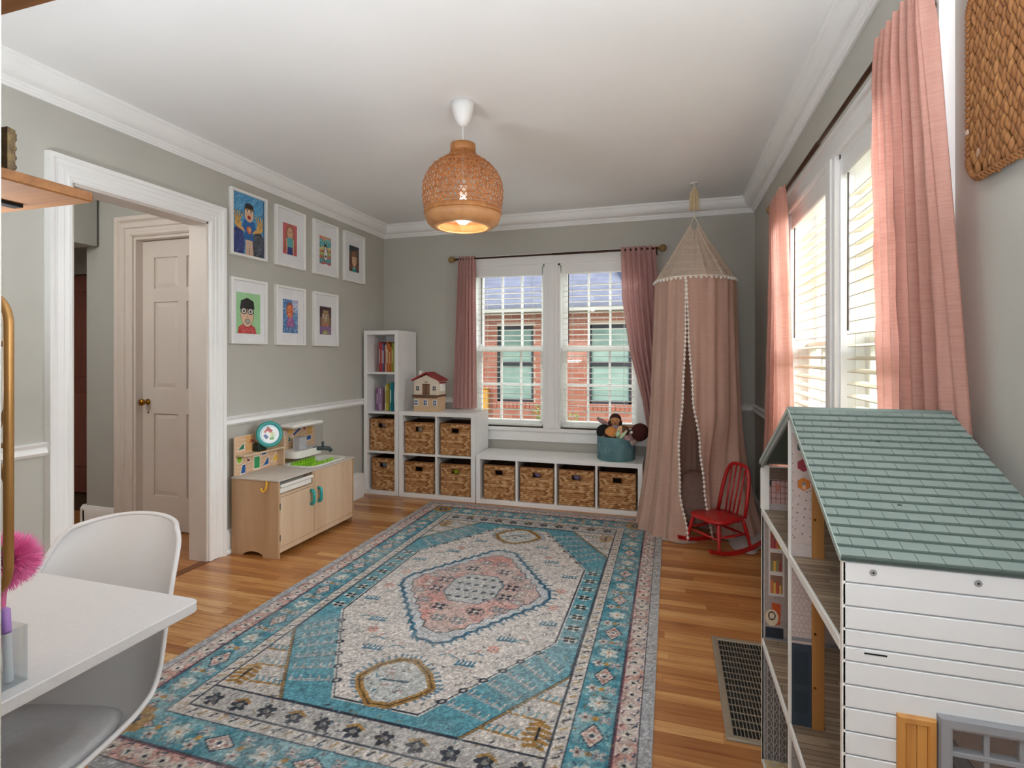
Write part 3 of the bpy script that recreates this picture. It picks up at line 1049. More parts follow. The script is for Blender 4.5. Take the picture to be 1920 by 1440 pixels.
# cream house beside the side window
sx = 4.0
M_cream = mat('cream_siding', '#d9c6a4', 0.85, c2='#d2bd98', nscale=2)
M_creamw = mat('cream_house_trim', '#f5f2ea', 0.6)
ch = empty('cream_house', (sx, 5, -.65), 'cream sided house close by, seen through the side window blinds', 'house')
for i in range(34):
    z0 = -.65 + i * .16
    MB().prism([(sx, z0), (sx + .02, z0), (sx + .02, z0 + .16), (sx + .012, z0 + .16)], 'y', -1, 8.6).build('siding_board', M_cream, ch)
for (y0, y1, z0, z1) in ((5.2, 6.1, .3, 1.5), (7.4, 8.3, .3, 1.5), (5.2, 6.1, 2.6, 3.9), (7.4, 8.3, 2.6, 3.9)):
    f = MB().box(sx - .05, sx, y0, y0 + .1, z0, z1).box(sx - .05, sx, y1 - .1, y1, z0, z1).box(sx - .05, sx, y0, y1, z1 - .1, z1).box(sx - .06, sx, y0 - .05, y1 + .05, z0 - .06, z0 + .06).build('house_window', M_creamw, ch)
    MB().box(sx - .02, sx - .01, y0 + .1, y1 - .1, z0 + .06, z1 - .1).build('pane', mat('cool_window_glass', '#a7c3c4', .2, c2='#c8dcda', nscale=2), f)
MB().box(sx - .12, sx, -1, 8.6, 1.95, 2.15).build('band_board', M_creamw, ch)

# small yellow box on the brick wall
yb = empty('wall_box', (-3.2, NY - .06, .28), 'small yellow box against the brick wall outside, low in the back window', 'box')
M_ybox = mat('yellow_box_paint', '#d9a03c', .6, c2='#cf9432', nscale=9)
MB().box(-3.28, -3.12, NY - .10, NY - .012, .28, .70, .01).build('box_body', M_ybox, yb)
MB().box(-3.285, -3.115, NY - .115, NY - .012, .70, .73, .008).build('box_lid', M_ybox, yb)
MB().box(-3.275, -3.125, NY - .106, NY - .100, .30, .69, .003).build('box_door', M_ybox, yb)
# ------------------------------------------------------------------ cube shelves along the back wall
SY0, SY1 = 4.372, 4.735
M_shin = M_white
def cube_shelf(name, x0, x1, h, cols, rows, label, t=.038, ti=.018):
    s = empty(name, ((x0 + x1) / 2, (SY0 + SY1) / 2, 0), label, 'shelf')
    MB().box(x0, x0 + t, SY0, SY1, 0, h, .002).build('side_panel', M_white, s)
    MB().box(x1 - t, x1, SY0, SY1, 0, h, .002).build('side_panel', M_white, s)
    MB().box(x0 + t, x1 - t, SY0, SY1, h - t, h, .002).build('top_panel', M_white, s)
    MB().box(x0 + t, x1 - t, SY0, SY1, .0, t, .002).build('bottom_panel', M_white, s)
    MB().box(x0 + t, x1 - t, SY1 - .008, SY1 - .002, t, h - t).build('back_panel', M_white, s)
    cw = (x1 - x0 - 2 * t - (cols - 1) * ti) / cols
    chh = (h - 2 * t - (rows - 1) * ti) / rows
    cells = {}
    for c in range(cols):
        for r in range(rows):
            cells[c, r] = (x0 + t + c * (cw + ti), x0 + t + c * (cw + ti) + cw, t + r * (chh + ti), t + r * (chh + ti) + chh)
    for c in range(1, cols):
        xx = x0 + t + c * (cw + ti) - ti
        MB().box(xx, xx + ti, SY0 + .003, SY1 - .008, t, h - t, .001).build('divider', M_white, s)
    for r in range(1, rows):
        zz = t + r * (chh + ti) - ti
        for c in range(cols):
            MB().box(cells[c, 0][0], cells[c, 0][1], SY0 + .003, SY1 - .008, zz, zz + ti, .001).build('shelf_board', M_white, s)
    return cells
cT = cube_shelf('bookshelf', -2.775, -2.412, 1.535, 1, 4, 'tall narrow white cube shelf holding books in the corner')
cS = cube_shelf('cube_shelf', -2.405, -1.655, .787, 2, 2, 'white two by two cube shelf under the toy house')
cB = cube_shelf('cube_bench', -1.645, -.214, .427, 4, 1, 'low white four-cube bench under the back window')

# ---- woven baskets
M_weave = vcol_mat('woven_hyacinth', 0.75, speck=0.28, sscale=160, bump=0.5)
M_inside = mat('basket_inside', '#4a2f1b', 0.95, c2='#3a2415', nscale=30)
def weave_face(mb, cols_, W_, Hh, nx, ny, y, hole=None, seed=0):
    pass
def make_basket_mesh(w, d, h, hole=True):
    """one woven box: lumpy braided courses on the outside, a grip hole in the front."""
    rg = np.random.default_rng(5)
    verts, faces, cols_ = [], [], []
    rowh = .0165
    nrow = int(h / rowh)
    pal = np.array([hx('#b98a5c'), hx('#a87546'), hx('#c99d6d'), hx('#8f5f36'), hx('#b07f50'), hx('#d2ab7c')])
    def face(ax, nrm, length, p0):
        """grid over one side: ax = unit vector along, nrm = outward."""
        nu, nv = int(length / .0052), nrow * 4
        base_i = len(verts)
        lumps = rg.integers(0, len(pal), (nrow + 2, int(length / .026) + 3))
        for j in range(nv + 1):
            z = h * j / nv
            r = min(int(z / rowh), nrow - 1)
            fz = z / rowh - r
            for i in range(nu + 1):
                u = length * i / nu
                sh = (r % 2) * .013 + (fz - .5) * .010 * (1 if r % 2 else -1)
                q = (u + sh) / .026
                k = int(math.floor(q)) + 1
                fu = q - math.floor(q)
                bulge = math.sin(math.pi * min(max(fz, 0), 1)) ** .6 * (0.45 + .55 * math.sin(math.pi * fu) ** .7)
                edge = min(1, u / .008, (length - u) / .008)
                dd = .0085 * bulge * edge
                p = p0 + ax * u + nrm * (dd - .0075)
                verts.append((p[0], p[1], z))
                cc = pal[lumps[r, k % lumps.shape[1]]]
                cols_.append(cc)
        for j in range(nv):
            for i in range(nu):
                u, z = length * (i + .5) / nu, h * (j + .5) / nv
                if nrm[1] < -.5 and hole and abs(u - length / 2) < .034 and abs(z - (h - .062)) < .021:
                    continue
                a = base_i + j * (nu + 1) + i
                faces.append((a, a + 1, a + nu + 2, a + nu + 1))
    face(Vector((1, 0, 0)), Vector((0, -1, 0)), w, Vector((-w / 2, -d / 2, 0)))
    face(Vector((0, 1, 0)), Vector((1, 0, 0)), d, Vector((w / 2, -d / 2, 0)))
    face(Vector((0, -1, 0)), Vector((-1, 0, 0)), d, Vector((-w / 2, d / 2, 0)))
    me = bpy.data.meshes.new('woven_body')
    me.from_pydata(verts, [], faces)
    at = me.color_attributes.new('print', 'FLOAT_COLOR', 'POINT')
    c4 = np.concatenate([lin_np(np.array(cols_)), np.ones((len(cols_), 1))], 1).astype(np.float32)
    at.data.foreach_set('color', c4.ravel())
    me.polygons.foreach_set('use_smooth', [True] * len(me.polygons))
    me.materials.append(M_weave); me.update()
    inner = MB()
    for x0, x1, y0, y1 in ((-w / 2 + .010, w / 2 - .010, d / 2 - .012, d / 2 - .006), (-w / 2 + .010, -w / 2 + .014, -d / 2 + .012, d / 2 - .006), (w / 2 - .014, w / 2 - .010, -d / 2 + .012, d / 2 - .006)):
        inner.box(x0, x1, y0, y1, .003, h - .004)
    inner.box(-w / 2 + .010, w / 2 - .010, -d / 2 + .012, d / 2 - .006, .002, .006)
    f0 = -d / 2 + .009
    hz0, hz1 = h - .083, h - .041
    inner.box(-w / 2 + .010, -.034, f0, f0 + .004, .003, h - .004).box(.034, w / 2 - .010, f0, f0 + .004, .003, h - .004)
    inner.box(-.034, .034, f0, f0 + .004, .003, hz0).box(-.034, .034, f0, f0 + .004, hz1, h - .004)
    ring = MB().tube([(-.036, -d / 2 - .001, hz0 - .001), (.036, -d / 2 - .001, hz0 - .001), (.036, -d / 2 - .001, hz1 + .001), (-.036, -d / 2 - .001, hz1 + .001)], .0045, 6, closed=True)
    rim = MB().tube([(-w / 2 + .004, -d / 2 + .004, h - .003), (w / 2 - .004, -d / 2 + .004, h - .003), (w / 2 - .004, d / 2 - .006, h - .003), (-w / 2 + .004, d / 2 - .006, h - .003)], .007, 6, closed=True)
    M_rim = mat('hyacinth_rim', '#9c6b3d', .8, c2='#7d5230', nscale=60, bump=.5, bscale=160)
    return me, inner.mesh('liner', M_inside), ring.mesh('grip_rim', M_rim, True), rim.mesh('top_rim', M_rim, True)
bk_meshes = {}
def basket(cell, label, w=.285, h=.272, dx=0, dy=0, rz=0, d=.31):
    key = (w, h)
    if key not in bk_meshes:
        bk_meshes[key] = make_basket_mesh(w, d, h)
    x0, x1, z0, z1 = cell
    t = empty('storage_basket', ((x0 + x1) / 2 + dx, SY0 + .022 + d / 2 + dy, z0 + .001), label, 'basket', 'woven baskets in the cube shelves')
    t.rotation_euler = (0, 0, rz)
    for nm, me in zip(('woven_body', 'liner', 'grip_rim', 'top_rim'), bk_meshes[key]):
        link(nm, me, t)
    return t
basket(cT[0, 1], 'woven brown basket in the tall shelf, just under the books', .268, .30, .004)
basket(cT[0, 0], 'woven brown basket in the bottom cubby of the tall shelf', .248, .30, .016)
basket(cS[0, 1], 'woven brown basket in the upper cubby directly below the toy house', .296, .285, -.006)
basket(cS[1, 1], 'woven brown basket in the upper cubby of the square shelf, nearest the window', .296, .285, .006)
basket(cS[0, 0], 'woven brown basket in the lower cubby of the square shelf, beside the tall shelf', .296, .285, -.006)
basket(cS[1, 0], 'woven basket with a yellow-green toy showing through its grip hole', .296, .285, .008)
basket(cB[0, 0], 'woven basket in the bench, first cubby from the square shelf', .286, .30, .006)
basket(cB[1, 0], 'woven basket in the bench, second cubby from the square shelf', .296, .30, 0)
basket(cB[2, 0], 'woven basket in the bench, third cubby from the square shelf', .300, .30, 0)
basket(cB[3, 0], 'woven basket in the bench cubby under the doll bin', .300, .30, -.004)

# toys that show through the grip holes
def hidden_toy(cell, c, c2, label, dx=0, dz=.215, r=.034, dy=0):
    x0, x1, z0, z1 = cell
    t = MB()
    cx_, cz_ = (x0 + x1) / 2 + dx, z0 + dz
    t.ball((cx_, SY0 + .022 + .064 + dy, cz_), r, 14, 10, (1.1, .9, 1))
    t.ball((cx_ + r * .8, SY0 + .060 + dy, cz_ + r * .3), r * .55, 10, 8)
    props(t.build('stuffed_toy', mat('toy_' + c[1:], c, .7, c2=c2, nscale=40), None, True), label, 'toy')
hidden_toy(cT[0, 1], '#b8505c', '#e3d6d8', 'red and pale toy peeking from the basket under the books', .0, .238)
hidden_toy(cT[0, 0], '#c3d3e0', '#9fb4c8', 'pale blue toy peeking from the bottom basket of the tall shelf', .006, .238)
hidden_toy(cS[0, 1], '#e2d8c8', '#c9bba6', 'cream toy peeking from the basket below the toy house', -.01, .223)
hidden_toy(cS[1, 0], '#c6cf2e', '#9fb01e', 'yellow-green ball peeking from the lower basket near the bench', .0, .222, .042)
hidden_toy(cB[1, 0], '#7f86cf', '#d0868f', 'blue and pink toy in the second bench basket', .0, .24)
hidden_toy(cB[2, 0], '#c9b9d6', '#7d6a9c', 'lilac toy in the third bench basket', .0, .24)

# ---- books
def book(x, w, h, d, z, c, label, lean=0.0, c2=None, band=None):
    t = empty('book', (x + w / 2, SY0 + .10 + d / 2, z), label, 'book', 'picture books on the tall shelf')
    t.rotation_euler = (0, lean, 0)
    mc = mat('cover_' + c[1:], c, .45, c2=c2 or c, nscale=30, namt=1.4)
    y0 = -d / 2
    mb = MB().box(-w / 2, -w / 2 + .002, y0, d / 2, 0, h).box(w / 2 - .002, w / 2, y0, d / 2, 0, h)
    mb.box(-w / 2, w / 2, y0 - .003, y0, 0, h, .001)
    o = link('cover', mb.mesh('cover', mc), t)
    link('pages', MB().box(-w / 2 + .002, w / 2 - .002, y0, d / 2 - .004, .003, h - .003).mesh('pages', mat('paper_edge', '#e9e2d2', .8)), t)
    if band:
        link('spine_title', MB().box(-w / 2 + .003, w / 2 - .003, y0 - .0038, y0 - .003, h * .3, h * .75).mesh('spine_title', mat('title_' + band[1:], band, .5)), t)
z2 = cT[0, 2][2]; z3 = cT[0, 3][2]
up = [('#b8373a', .013, .285, '#e9d9c4', 'red'), ('#a83340', .012, .28, None, 'crimson'), ('#c25552', .010, .275, '#efe6d8', 'coral red'), ('#4b5f93', .014, .27, '#d8cfd9', 'slate blue'), ('#8b3a3c', .012, .245, None, 'maroon'),
      ('#e3d2c2', .010, .26, '#b04a3a', 'cream'), ('#c4703a', .016, .285, '#efe0b8', 'burnt orange'), ('#d98a4a', .012, .27, None, 'apricot'), ('#b9542c', .012, .255, '#f0dcae', 'rust'),
      ('#cf7c33', .010, .24, None, 'amber'), ('#8f9a3c', .014, .28, '#e9e5b6', 'olive'), ('#b5b24e', .012, .27, None, 'mustard green'), ('#3f7a3d', .013, .275, '#dfe6c8', 'forest green'), ('#2d5a35', .010, .275, None, 'bottle green')]
lo = [('#8c4f86', .013, .215, '#e6cfe3', 'plum'), ('#b58cb8', .012, .215, None, 'lilac'), ('#cdb9d2', .011, .215, '#7d5a84', 'pale lavender'), ('#9a6f8f', .010, .20, None, 'mauve'), ('#e5dfb2', .012, .24, '#a89a4c', 'pale yellow'),
      ('#d9c23c', .014, .26, '#8a7a26', 'yellow'), ('#b8a44a', .010, .235, None, 'ochre'), ('#2f9aa0', .017, .268, '#d6ecea', 'turquoise'), ('#1f7f8c', .015, .262, None, 'teal'), ('#3c6fa8', .012, .25, '#e6e9f2', 'blue'),
      ('#1c5d7a', .013, .235, None, 'deep teal'), ('#2b8f9e', .013, .225, '#e0efef', 'sea green'), ('#274a86', .012, .23, None, 'navy')]
x = cT[0, 3][0] + .068
for c, w, h, band, nm in up:
    book(x, w, h, .20, z3, c, nm + ' picture book standing in the top cubby of the tall shelf', 0, None, band); x += w + .0015
x = cT[0, 2][0] + .042
for i, (c, w, h, band, nm) in enumerate(lo):
    if i == 4: x += .022
    book(x, w, h, .20, z2, c, nm + ' picture book in the second cubby of the tall shelf', 0, None, band); x += w + .0055

# ---- small toy house on the square shelf
TX, TY, TZ = -2.135, 4.50, .787
th = empty('toy_house', (TX, TY, TZ), 'cream toy house with red roof standing on the square shelf', 'toy house')
M_tcream = mat('toy_cream', '#e6d8c4', .6); M_tbeige = mat('toy_beige', '#d8b894', .6); M_tred = mat('toy_red_roof', '#a02a2e', .5, c2='#8a2226', nscale=30)
M_tbrown = mat('toy_brown', '#6d4a35', .6); M_tblue = mat('toy_window_blue', '#3c5a8c', .3); M_tw = mat('toy_white', '#f2efe9', .5)
x0, x1 = -2.275, -2.03
ty0, ty1 = TY - .085, TY + .085
MB().box(x0, x1, ty0, ty1, TZ, TZ + .135, .003).build('ground_floor', M_tbeige, th)
MB().prism([(x0, TZ + .15), (x1, TZ + .15), (x1, TZ + .285), ((x0 + x1) / 2, TZ + .335), (x0, TZ + .285)], 'y', ty0 + .01, ty1).build('upper_floor', M_tcream, th)
MB().box(x0 - .008, x1 + .008, ty0 - .018, ty1, TZ + .135, TZ + .152, .003).build('ledge', M_tbrown, th)
rm = (x0 + x1) / 2
for s in (-1, 1):
    xe = rm + s * .142
    poly = [(rm, TZ + .362), (xe, TZ + .292), (xe - s * .003, TZ + .280), (rm, TZ + .348)]
    MB().prism(poly, 'y', ty0 - .008, ty1 + .012).build('roof_slope', M_tred, th)
MB().box(x0 + .012, x0 + .045, TY + .0, TY + .05, TZ + .30, TZ + .372, .003).build('chimney', M_tw, th)
MB().box(rm - .036, rm + .036, ty0 + .004, ty0 + .012, TZ + .156, TZ + .255, .002).build('balcony_door', M_tbrown, th)
for dxx in (-.018, .018):
    MB().box(rm + dxx - .013, rm + dxx + .013, ty0 + .0015, ty0 + .004, TZ + .166, TZ + .245, .002).build('door_leaf', mat('toy_brown_light', '#85604a', .6), th)
MB().box(rm - .014, rm + .014, ty0 + .007, ty0 + .0101, TZ + .268, TZ + .274).build('name_plate', M_tbrown, th)
for wx in (-.084, .084):
    wf = MB().box(rm + wx - .019, rm + wx + .019, ty0 + .006, ty0 + .012, TZ + .192, TZ + .236, .002).build('window_frame', M_tw, th)
    for a in (-.0085, .0085):
        for b in (-.0105, .0105):
            MB().box(rm + wx + a - .0065, rm + wx + a + .0065, ty0 + .0045, ty0 + .006, TZ + .214 + b - .0085, TZ + .214 + b + .0085).build('pane', mat('toy_pane_dark', '#3a2f2c', .3), wf)
for wx in (-.094, 0, .094):
    wf = MB().box(rm + wx - .021, rm + wx + .021, ty0 - .006, ty0, TZ + .052, TZ + .112, .002).build('window_frame', M_tw, th)
    for a in (-.0085, .0085):
        for b in (-.012, .012):
            MB().box(rm + wx + a - .0065, rm + wx + a + .0065, ty0 - .0075, ty0 - .006, TZ + .082 + b - .0095, TZ + .082 + b + .0095).build('pane', M_tblue, wf)
for i in range(12):
    xx = x0 + .012 + i * (x1 - x0 - .024) / 11
    MB().ball((xx, ty0 - .012, TZ + .132), .0075, 8, 5, (1, .6, 1)).build('scallop', M_tbrown, th, True)
MB().box(x1, x1 + .022, TY - .05, TY + .03, TZ + .185, TZ + .26, .004).build('side_window', M_tw, th)
MB().box(x1 - .002, x1 + .030, TY - .055, TY + .035, TZ + .258, TZ + .270, .003).build('side_awning', M_tred, th)

# ---- teal fabric bin with dolls
BX, BY, BZ, BR = -.442, 4.545, .427, .158
M_teal = mat('teal_felt', '#4f7580', .85, c2='#6f979d', nscale=9, namt=1.1, detail=5, bump=.3, bscale=200)
bin_ = empty('fabric_bin', (BX, BY, BZ), 'round teal blue fabric bin full of dolls on the bench', 'storage bin')
hB = .198
MB().lathe([(BR - .004, .0), (BR, .004), (BR, hB - .006), (BR - .003, hB), (BR - .008, hB), (BR - .010, hB - .006), (BR - .010, .012), (0, .010)], (BX, BY, BZ), 40).build('bin_body', M_teal, bin_, True)
M_teal2 = mat('teal_print', '#8fb6b4', .85, c2='#5f8a90', nscale=20)
for i in range(12):
    a0 = math.radians(200 + i * 13); zz = BZ + .03 + (i * 37 % 13) / 13 * .13
    pts = [(BX + (BR + .0008) * math.cos(a0 + q * .05), BY + (BR + .0008) * math.sin(a0 + q * .05), zz + .012 * q * (-1) ** i + .008 * math.sin(q * 2)) for q in range(4)]
    MB().tube(pts, [.001, .004, .004, .001], 5).build('leaf_print', M_teal2, bin_)
def doll(name, head, r, skin, hair, label, body=None, hairdir=(0, .5, .6), extras=None, bodyc='#d9c9c2', torso_to=None):
    t = empty('rag_doll', head, label, 'doll')
    hv = Vector(head)
    ms = mat('skin_' + skin[1:], skin, .8, c2=skin, bump=.2, bscale=300); mh = mat('hair_' + hair[1:], hair, .9, c2=hair, bump=.6, bscale=150)
    MB().ball(hv, r, 20, 14, (1, .95, 1.08)).build('head', ms, t, True)
    hd = Vector(hairdir).normalized()
    mb = MB().ball(hv + hd * r * .22, r * 1.06, 20, 14, (1, 1, 1.0))
    mb.build('hair', mh, t, True)
    f = Vector((0, -1, 0))
    if torso_to is not None:
        MB().tube([hv, hv.lerp(Vector(torso_to), .5), torso_to], [r * .35, r * .8, r * .7], 12).build('body', mat('doll_' + bodyc[1:], bodyc, .9, c2='#b9a7a0', nscale=40), t, True)
    if extras:
        extras(t, hv, ms, mh)
    return t
def eyes(t, c, d, r, m=None):
    for s in (-1, 1):
        p = Vector(c) + Vector(d) + Vector((s * r * .34, 0, 0))
        MB().ball(p, r * .09, 8, 6).build('eye', mat('doll_eye', '#1d1612', .4), t, True)
# braided doll in the middle, arms stretched out
def braid_extras(t, hv, ms, mh):
    for s in (-1, 1):
        pts = [hv + Vector((s * .040, -.012, -.005 - q * .016)) + Vector((s * .006 * math.sin(q), 0, 0)) for q in range(6)]
        MB().tube(pts, [.014, .015, .014, .015, .012, .005], 10).build('braid', mh, t, True)
    pk = mat('doll_sleeve', '#b99a9a', .9, c2='#8f6f73', nscale=60)
    MB().tube([hv + Vector((-.02, 0, -.06)), hv + Vector((-.075, .0, -.035)), hv + Vector((-.125, .01, -.010)), hv + Vector((-.155, .015, .012))], [.018, .020, .018, .011], 10).build('arm', pk, t, True)
    MB().tube([hv + Vector((.02, 0, -.06)), hv + Vector((.09, -.005, -.052)), hv + Vector((.155, -.015, -.045))], [.016, .015, .010], 10).build('arm', mat('skin_tan', '#c89a76', .8), t, True)
    eyes(t, hv, (0, -.047, .004), .05)
    MB().lathe([(.0, 0), (.010, .002), (.0, .004)], (hv.x, hv.y - .05, hv.z - .02), 8, 'y').build('mouth', mat('doll_mouth', '#a8584c', .6), t)
doll('doll_a', (-.447, 4.535, .755), .046, '#d09a68', '#3b231f', 'rag doll with dark brown braids and outstretched arms in the bin', extras=braid_extras, torso_to=(-.445, 4.545, .60), bodyc='#a9b4cc', hairdir=(0, .75, .7))
doll('doll_b', (-.530, 4.50, .648), .060, '#d9a57f', '#0f0c0d', 'rag doll with black bobbed hair leaning over the rim of the bin', torso_to=(-.50, 4.55, .55), hairdir=(-.75, .35, .65), extras=lambda t, hv, ms, mh: eyes(t, hv, (.020, -.056, .006), .05))
doll('doll_c', (-.472, 4.445, .652), .055, '#d6904d', '#2b1c17', 'round orange-tan doll head at the front of the bin', torso_to=(-.46, 4.52, .55), hairdir=(-.2, .6, -.75))
doll('doll_d', (-.385, 4.455, .668), .050, '#e0b48c', '#6b4a34', 'rag doll with pale face tilted sideways in the bin', torso_to=(-.40, 4.53, .55), bodyc='#9fc7a8', hairdir=(.7, .55, .3), extras=lambda t, hv, ms, mh: eyes(t, hv, (-.006, -.050, .01), .045))
def bun_extras(t, hv, ms, mh):
    MB().ball(hv + Vector((.085, .005, -.010)), .026, 14, 10).build('hair_bun', mh, t, True)
    MB().ball(hv + Vector((-.055, -.05, .006)), .012, 10, 8, (1, .5, 1)).build('flower_clip', mat('flower_clip_white', '#f3e9e4', .7), t, True)
doll('doll_e', (-.246, 4.45, .670), .068, '#7a4a36', '#43120f', 'big dark auburn doll head with a bun hanging over the bin rim', torso_to=(-.35, 4.52, .56), hairdir=(.3, -.4, .2), extras=bun_extras)
props(MB().ball((-.335, 4.43, .622), .035, 16, 10, (1.2, .8, .6)).tube([(-.37, 4.42, .62), (-.33, 4.40, .645), (-.29, 4.42, .615)], .010, 8).build('baby_doll', mat('doll_pink_cloth', '#e7cfd0', .9, c2='#8c3b3b', nscale=22), None, True), 'small pink and white cloth doll at the bin rim', 'doll')
props(MB().tube([(-.42, 4.42, .625), (-.415, 4.405, .655), (-.40, 4.42, .69)], [.010, .022, .006], 8).tube([(-.40, 4.41, .615), (-.37, 4.40, .65), (-.34, 4.42, .688)], [.012, .016, .006], 8).build('doll_dress', mat('mint_cloth', '#a9d8bd', .9, c2='#e6ecc4', nscale=30), None, True), 'mint green doll dress sticking up at the front of the bin', 'doll clothes')
# ------------------------------------------------------------------ children's drawings in white frames
M_art = vcol_mat('drawing_paper', 0.5, speck=0.10, sscale=260)
M_frame = mat('white_frame', '#f3f2ef', .4)
M_aglass = glass_mat('picture_glass', (1, 1, 1), 0.04)
FW, FH = .325, .447
def art(y0, z0, label, draw, cw, ch_, oy=0, oz=0):
    """frame with lower-left corner (y0, z0) on the left wall; drawing cw x ch_."""
    t = empty('picture_frame', (L, y0 + FW / 2, z0), label, 'framed picture', "children's drawings in white frames")
    fr = .018
    MB().sweep3([(0, .001), (0, .024), (.003, .028), (.016, .028), (.018, .025), (.018, .001)], y0 + fr, y0 + FW - fr, z0 + fr, z0 + fr, z0 + FH - fr, mpL, four=True).build('frame', M_frame, t)
    MB().box(L + .002, L + .010, y0 + fr, y0 + FW - fr, z0 + fr, z0 + FH - fr).build('mat_board', mat('mat_board', '#f6f6f8', .8), t)
    c = Canvas(cw, ch_, .0018, '#ffffff', .02)
    draw(c)
    ya, za = y0 + FW / 2 - cw / 2 + oy, z0 + FH / 2 - ch_ / 2 + oz
    c.build('drawing', M_art, t, lambda X, Y: (L + .0112, ya + X, za + Y))
    MB().box(L + .020, L + .0215, y0 + fr - .001, y0 + FW - fr + .001, z0 + fr - .001, z0 + FH - fr + .001).build('glass', M_aglass, t)
    return t
def art1(c):
    w, h = c.w, c.h
    c.rect(0, 0, w, h, '#4a9fd0')
    c.scribble([(0, 0), (w, 0), (w, h), (0, h)], 700, .09, .003, ['#2f86c4', '#6fb9e0', '#3a93cc', '#8cc8e6', '#2a78b4'], .7, .8, 3)
    for cx_, col_ in ((.05, ['#26357a', '#3a4aa0', '#2c3f8c']), (w - .055, ['#33383f', '#4a5361', '#6c7680'])):
        c.ell(cx_, .075, .058, .105, col_[0])
        c.scribble([(cx_ - .05, 0), (cx_ + .05, 0), (cx_ + .05, .15), (cx_ - .05, .15)], 160, .05, .003, col_ + ['#7f8bb0'], 1.0, .7, 5)
    m = w / 2 + .004
    c.poly([(m - .035, 0), (m + .04, 0), (m + .03, .11), (m - .03, .11)], '#dcb8a4')
    c.line([(m, .0), (m + .004, .05)], .004, '#3a2c28')
    for s in (-1, 1):      # raised hands
        hx_, hy_ = m + s * .098, .205
        c.ell(hx_, hy_, .030, .026, '#e9b25c')
        for k in range(5):
            a = math.pi / 2 + (k - 2) * .30 - s * .1
            c.line([(hx_, hy_), (hx_ + .085 * math.cos(a), hy_ + .085 * math.sin(a))], .011, '#2b2418')
            c.line([(hx_, hy_), (hx_ + .082 * math.cos(a), hy_ + .082 * math.sin(a))], .008, '#eab960')
        c.line([(hx_, hy_ - .02), (m + s * .02, .165)], .022, '#e9b25c')
    c.poly([(m - .055, .105), (m + .045, .105), (m + .030, .16), (m + .06, .19), (m + .05, .24), (m - .05, .24), (m - .06, .19), (m - .035, .16)], '#1266b0')
    c.ell(m, .175, .022, .026, '#e0703a', .4); c.ell(m + .004, .178, .010, .014, '#f2c08a')
    c.ell(m, .295, .043, .062, '#201a18'); c.ell(m, .288, .040, .058, '#e8c09c')
    c.poly([(m - .043, .315), (m + .043, .315), (m + .034, .352), (m, .360), (m - .034, .352)], '#1a1413')
    c.line([(m - .030, .318), (m + .030, .318)], .005, '#d8a24c')
    for s in (-1, 1):
        c.ell(m + s * .017, .302, .012, .008, '#f4f1ea'); c.ell(m + s * .017, .302, .006, .007, '#2a201c'); c.line([(m + s * .006, .314), (m + s * .03, .313)], .004, '#2a201c')
    c.ell(m, .262, .016, .014, '#c02c22'); c.ell(m, .262, .008, .005, '#7d1512')
    c.rect(w - .012, 0, w, h, '#28405c', .55)
def art2(c):
    w, h = c.w, c.h
    c.rect(0, 0, w, h, '#d5606c'); m = w / 2
    c.scribble([(0, 0), (w, 0), (w, h), (0, h)], 200, .04, .003, ['#c94f5e', '#e07684', '#dc6a70'], 1.2, .5, 2)
    c.ell(m, .150, .050, .085, '#b06a4a'); c.poly([(m - .058, .03), (m + .058, .03), (m + .045, .16), (m - .045, .16)], '#b5694c')
    c.line([(m - .045, .15), (m - .062, .02)], .012, '#a9603f'); c.line([(m + .045, .15), (m + .062, .02)], .012, '#a9603f')
    c.ell(m, .160, .030, .048, '#dfae8e')
    c.poly([(m - .040, .055), (m + .040, .055), (m + .046, .115), (m + .02, .13), (m - .02, .13), (m - .046, .115)], '#5fb2b6')
    c.line([(m - .04, .115), (m - .030, .0)], .012, '#dfae8e'); c.line([(m + .04, .115), (m + .034, .0)], .012, '#dfae8e')
    c.poly([(m - .032, 0), (m + .034, 0), (m + .028, .058), (m - .026, .058)], '#2b3f86')
    for s in (-1, 1):
        c.ell(m + s * .012, .172, .006, .004, '#4a2f26')
    c.line([(m - .006, .14), (m + .006, .14)], .004, '#c0504a'); c.line([(m, .168), (m - .004, .152)], .003, '#c08868')
def art3(c):
    w, h = c.w, c.h
    bands = [('#c0506a', .0, .02), ('#3aa2b4', .02, .05), ('#c46a4a', .05, .075), ('#a9cf78', .075, .11), ('#d84a54', .11, .14), ('#e7dc8a', .125, .15), ('#3fb0c2', .15, .19), ('#62c4d0', .185, .21), ('#e2806a', .21, h)]
    for cc, a, b in bands:
        c.put((c.Y + .006 * np.sin(c.X * 60 + a * 50) - .10 * (c.X - w / 2) > a), cc)
    c.scribble([(0, 0), (w, 0), (w, h), (0, h)], 240, .04, .003, ['#f0e2c4', '#e0605e', '#48b4c0', '#8cc46a', '#d9b04c'], .1, .45, 8)
    m = w / 2 + .004
    c.ell(m, .095, .026, .06, '#17130f'); c.ell(m, .090, .022, .052, '#f4f2ee'); c.ell(m - .002, .135, .022, .035, '#17130f'); c.ell(m - .002, .126, .017, .025, '#f0ece4')
    c.ell(m - .008, .132, .004, .005, '#17130f'); c.ell(m + .008, .132, .004, .005, '#17130f')
    c.line([(m - .012, .165), (m - .018, .19)], .006, '#17130f'); c.line([(m + .002, .168), (m + .006, .195)], .006, '#17130f')
    c.ell(m, .07, .012, .010, '#1c1815'); c.line([(m - .02, .05), (m - .01, .02)], .005, '#1c1815'); c.line([(m + .03, .07), (m + .032, .035)], .004, '#c9b8b0')
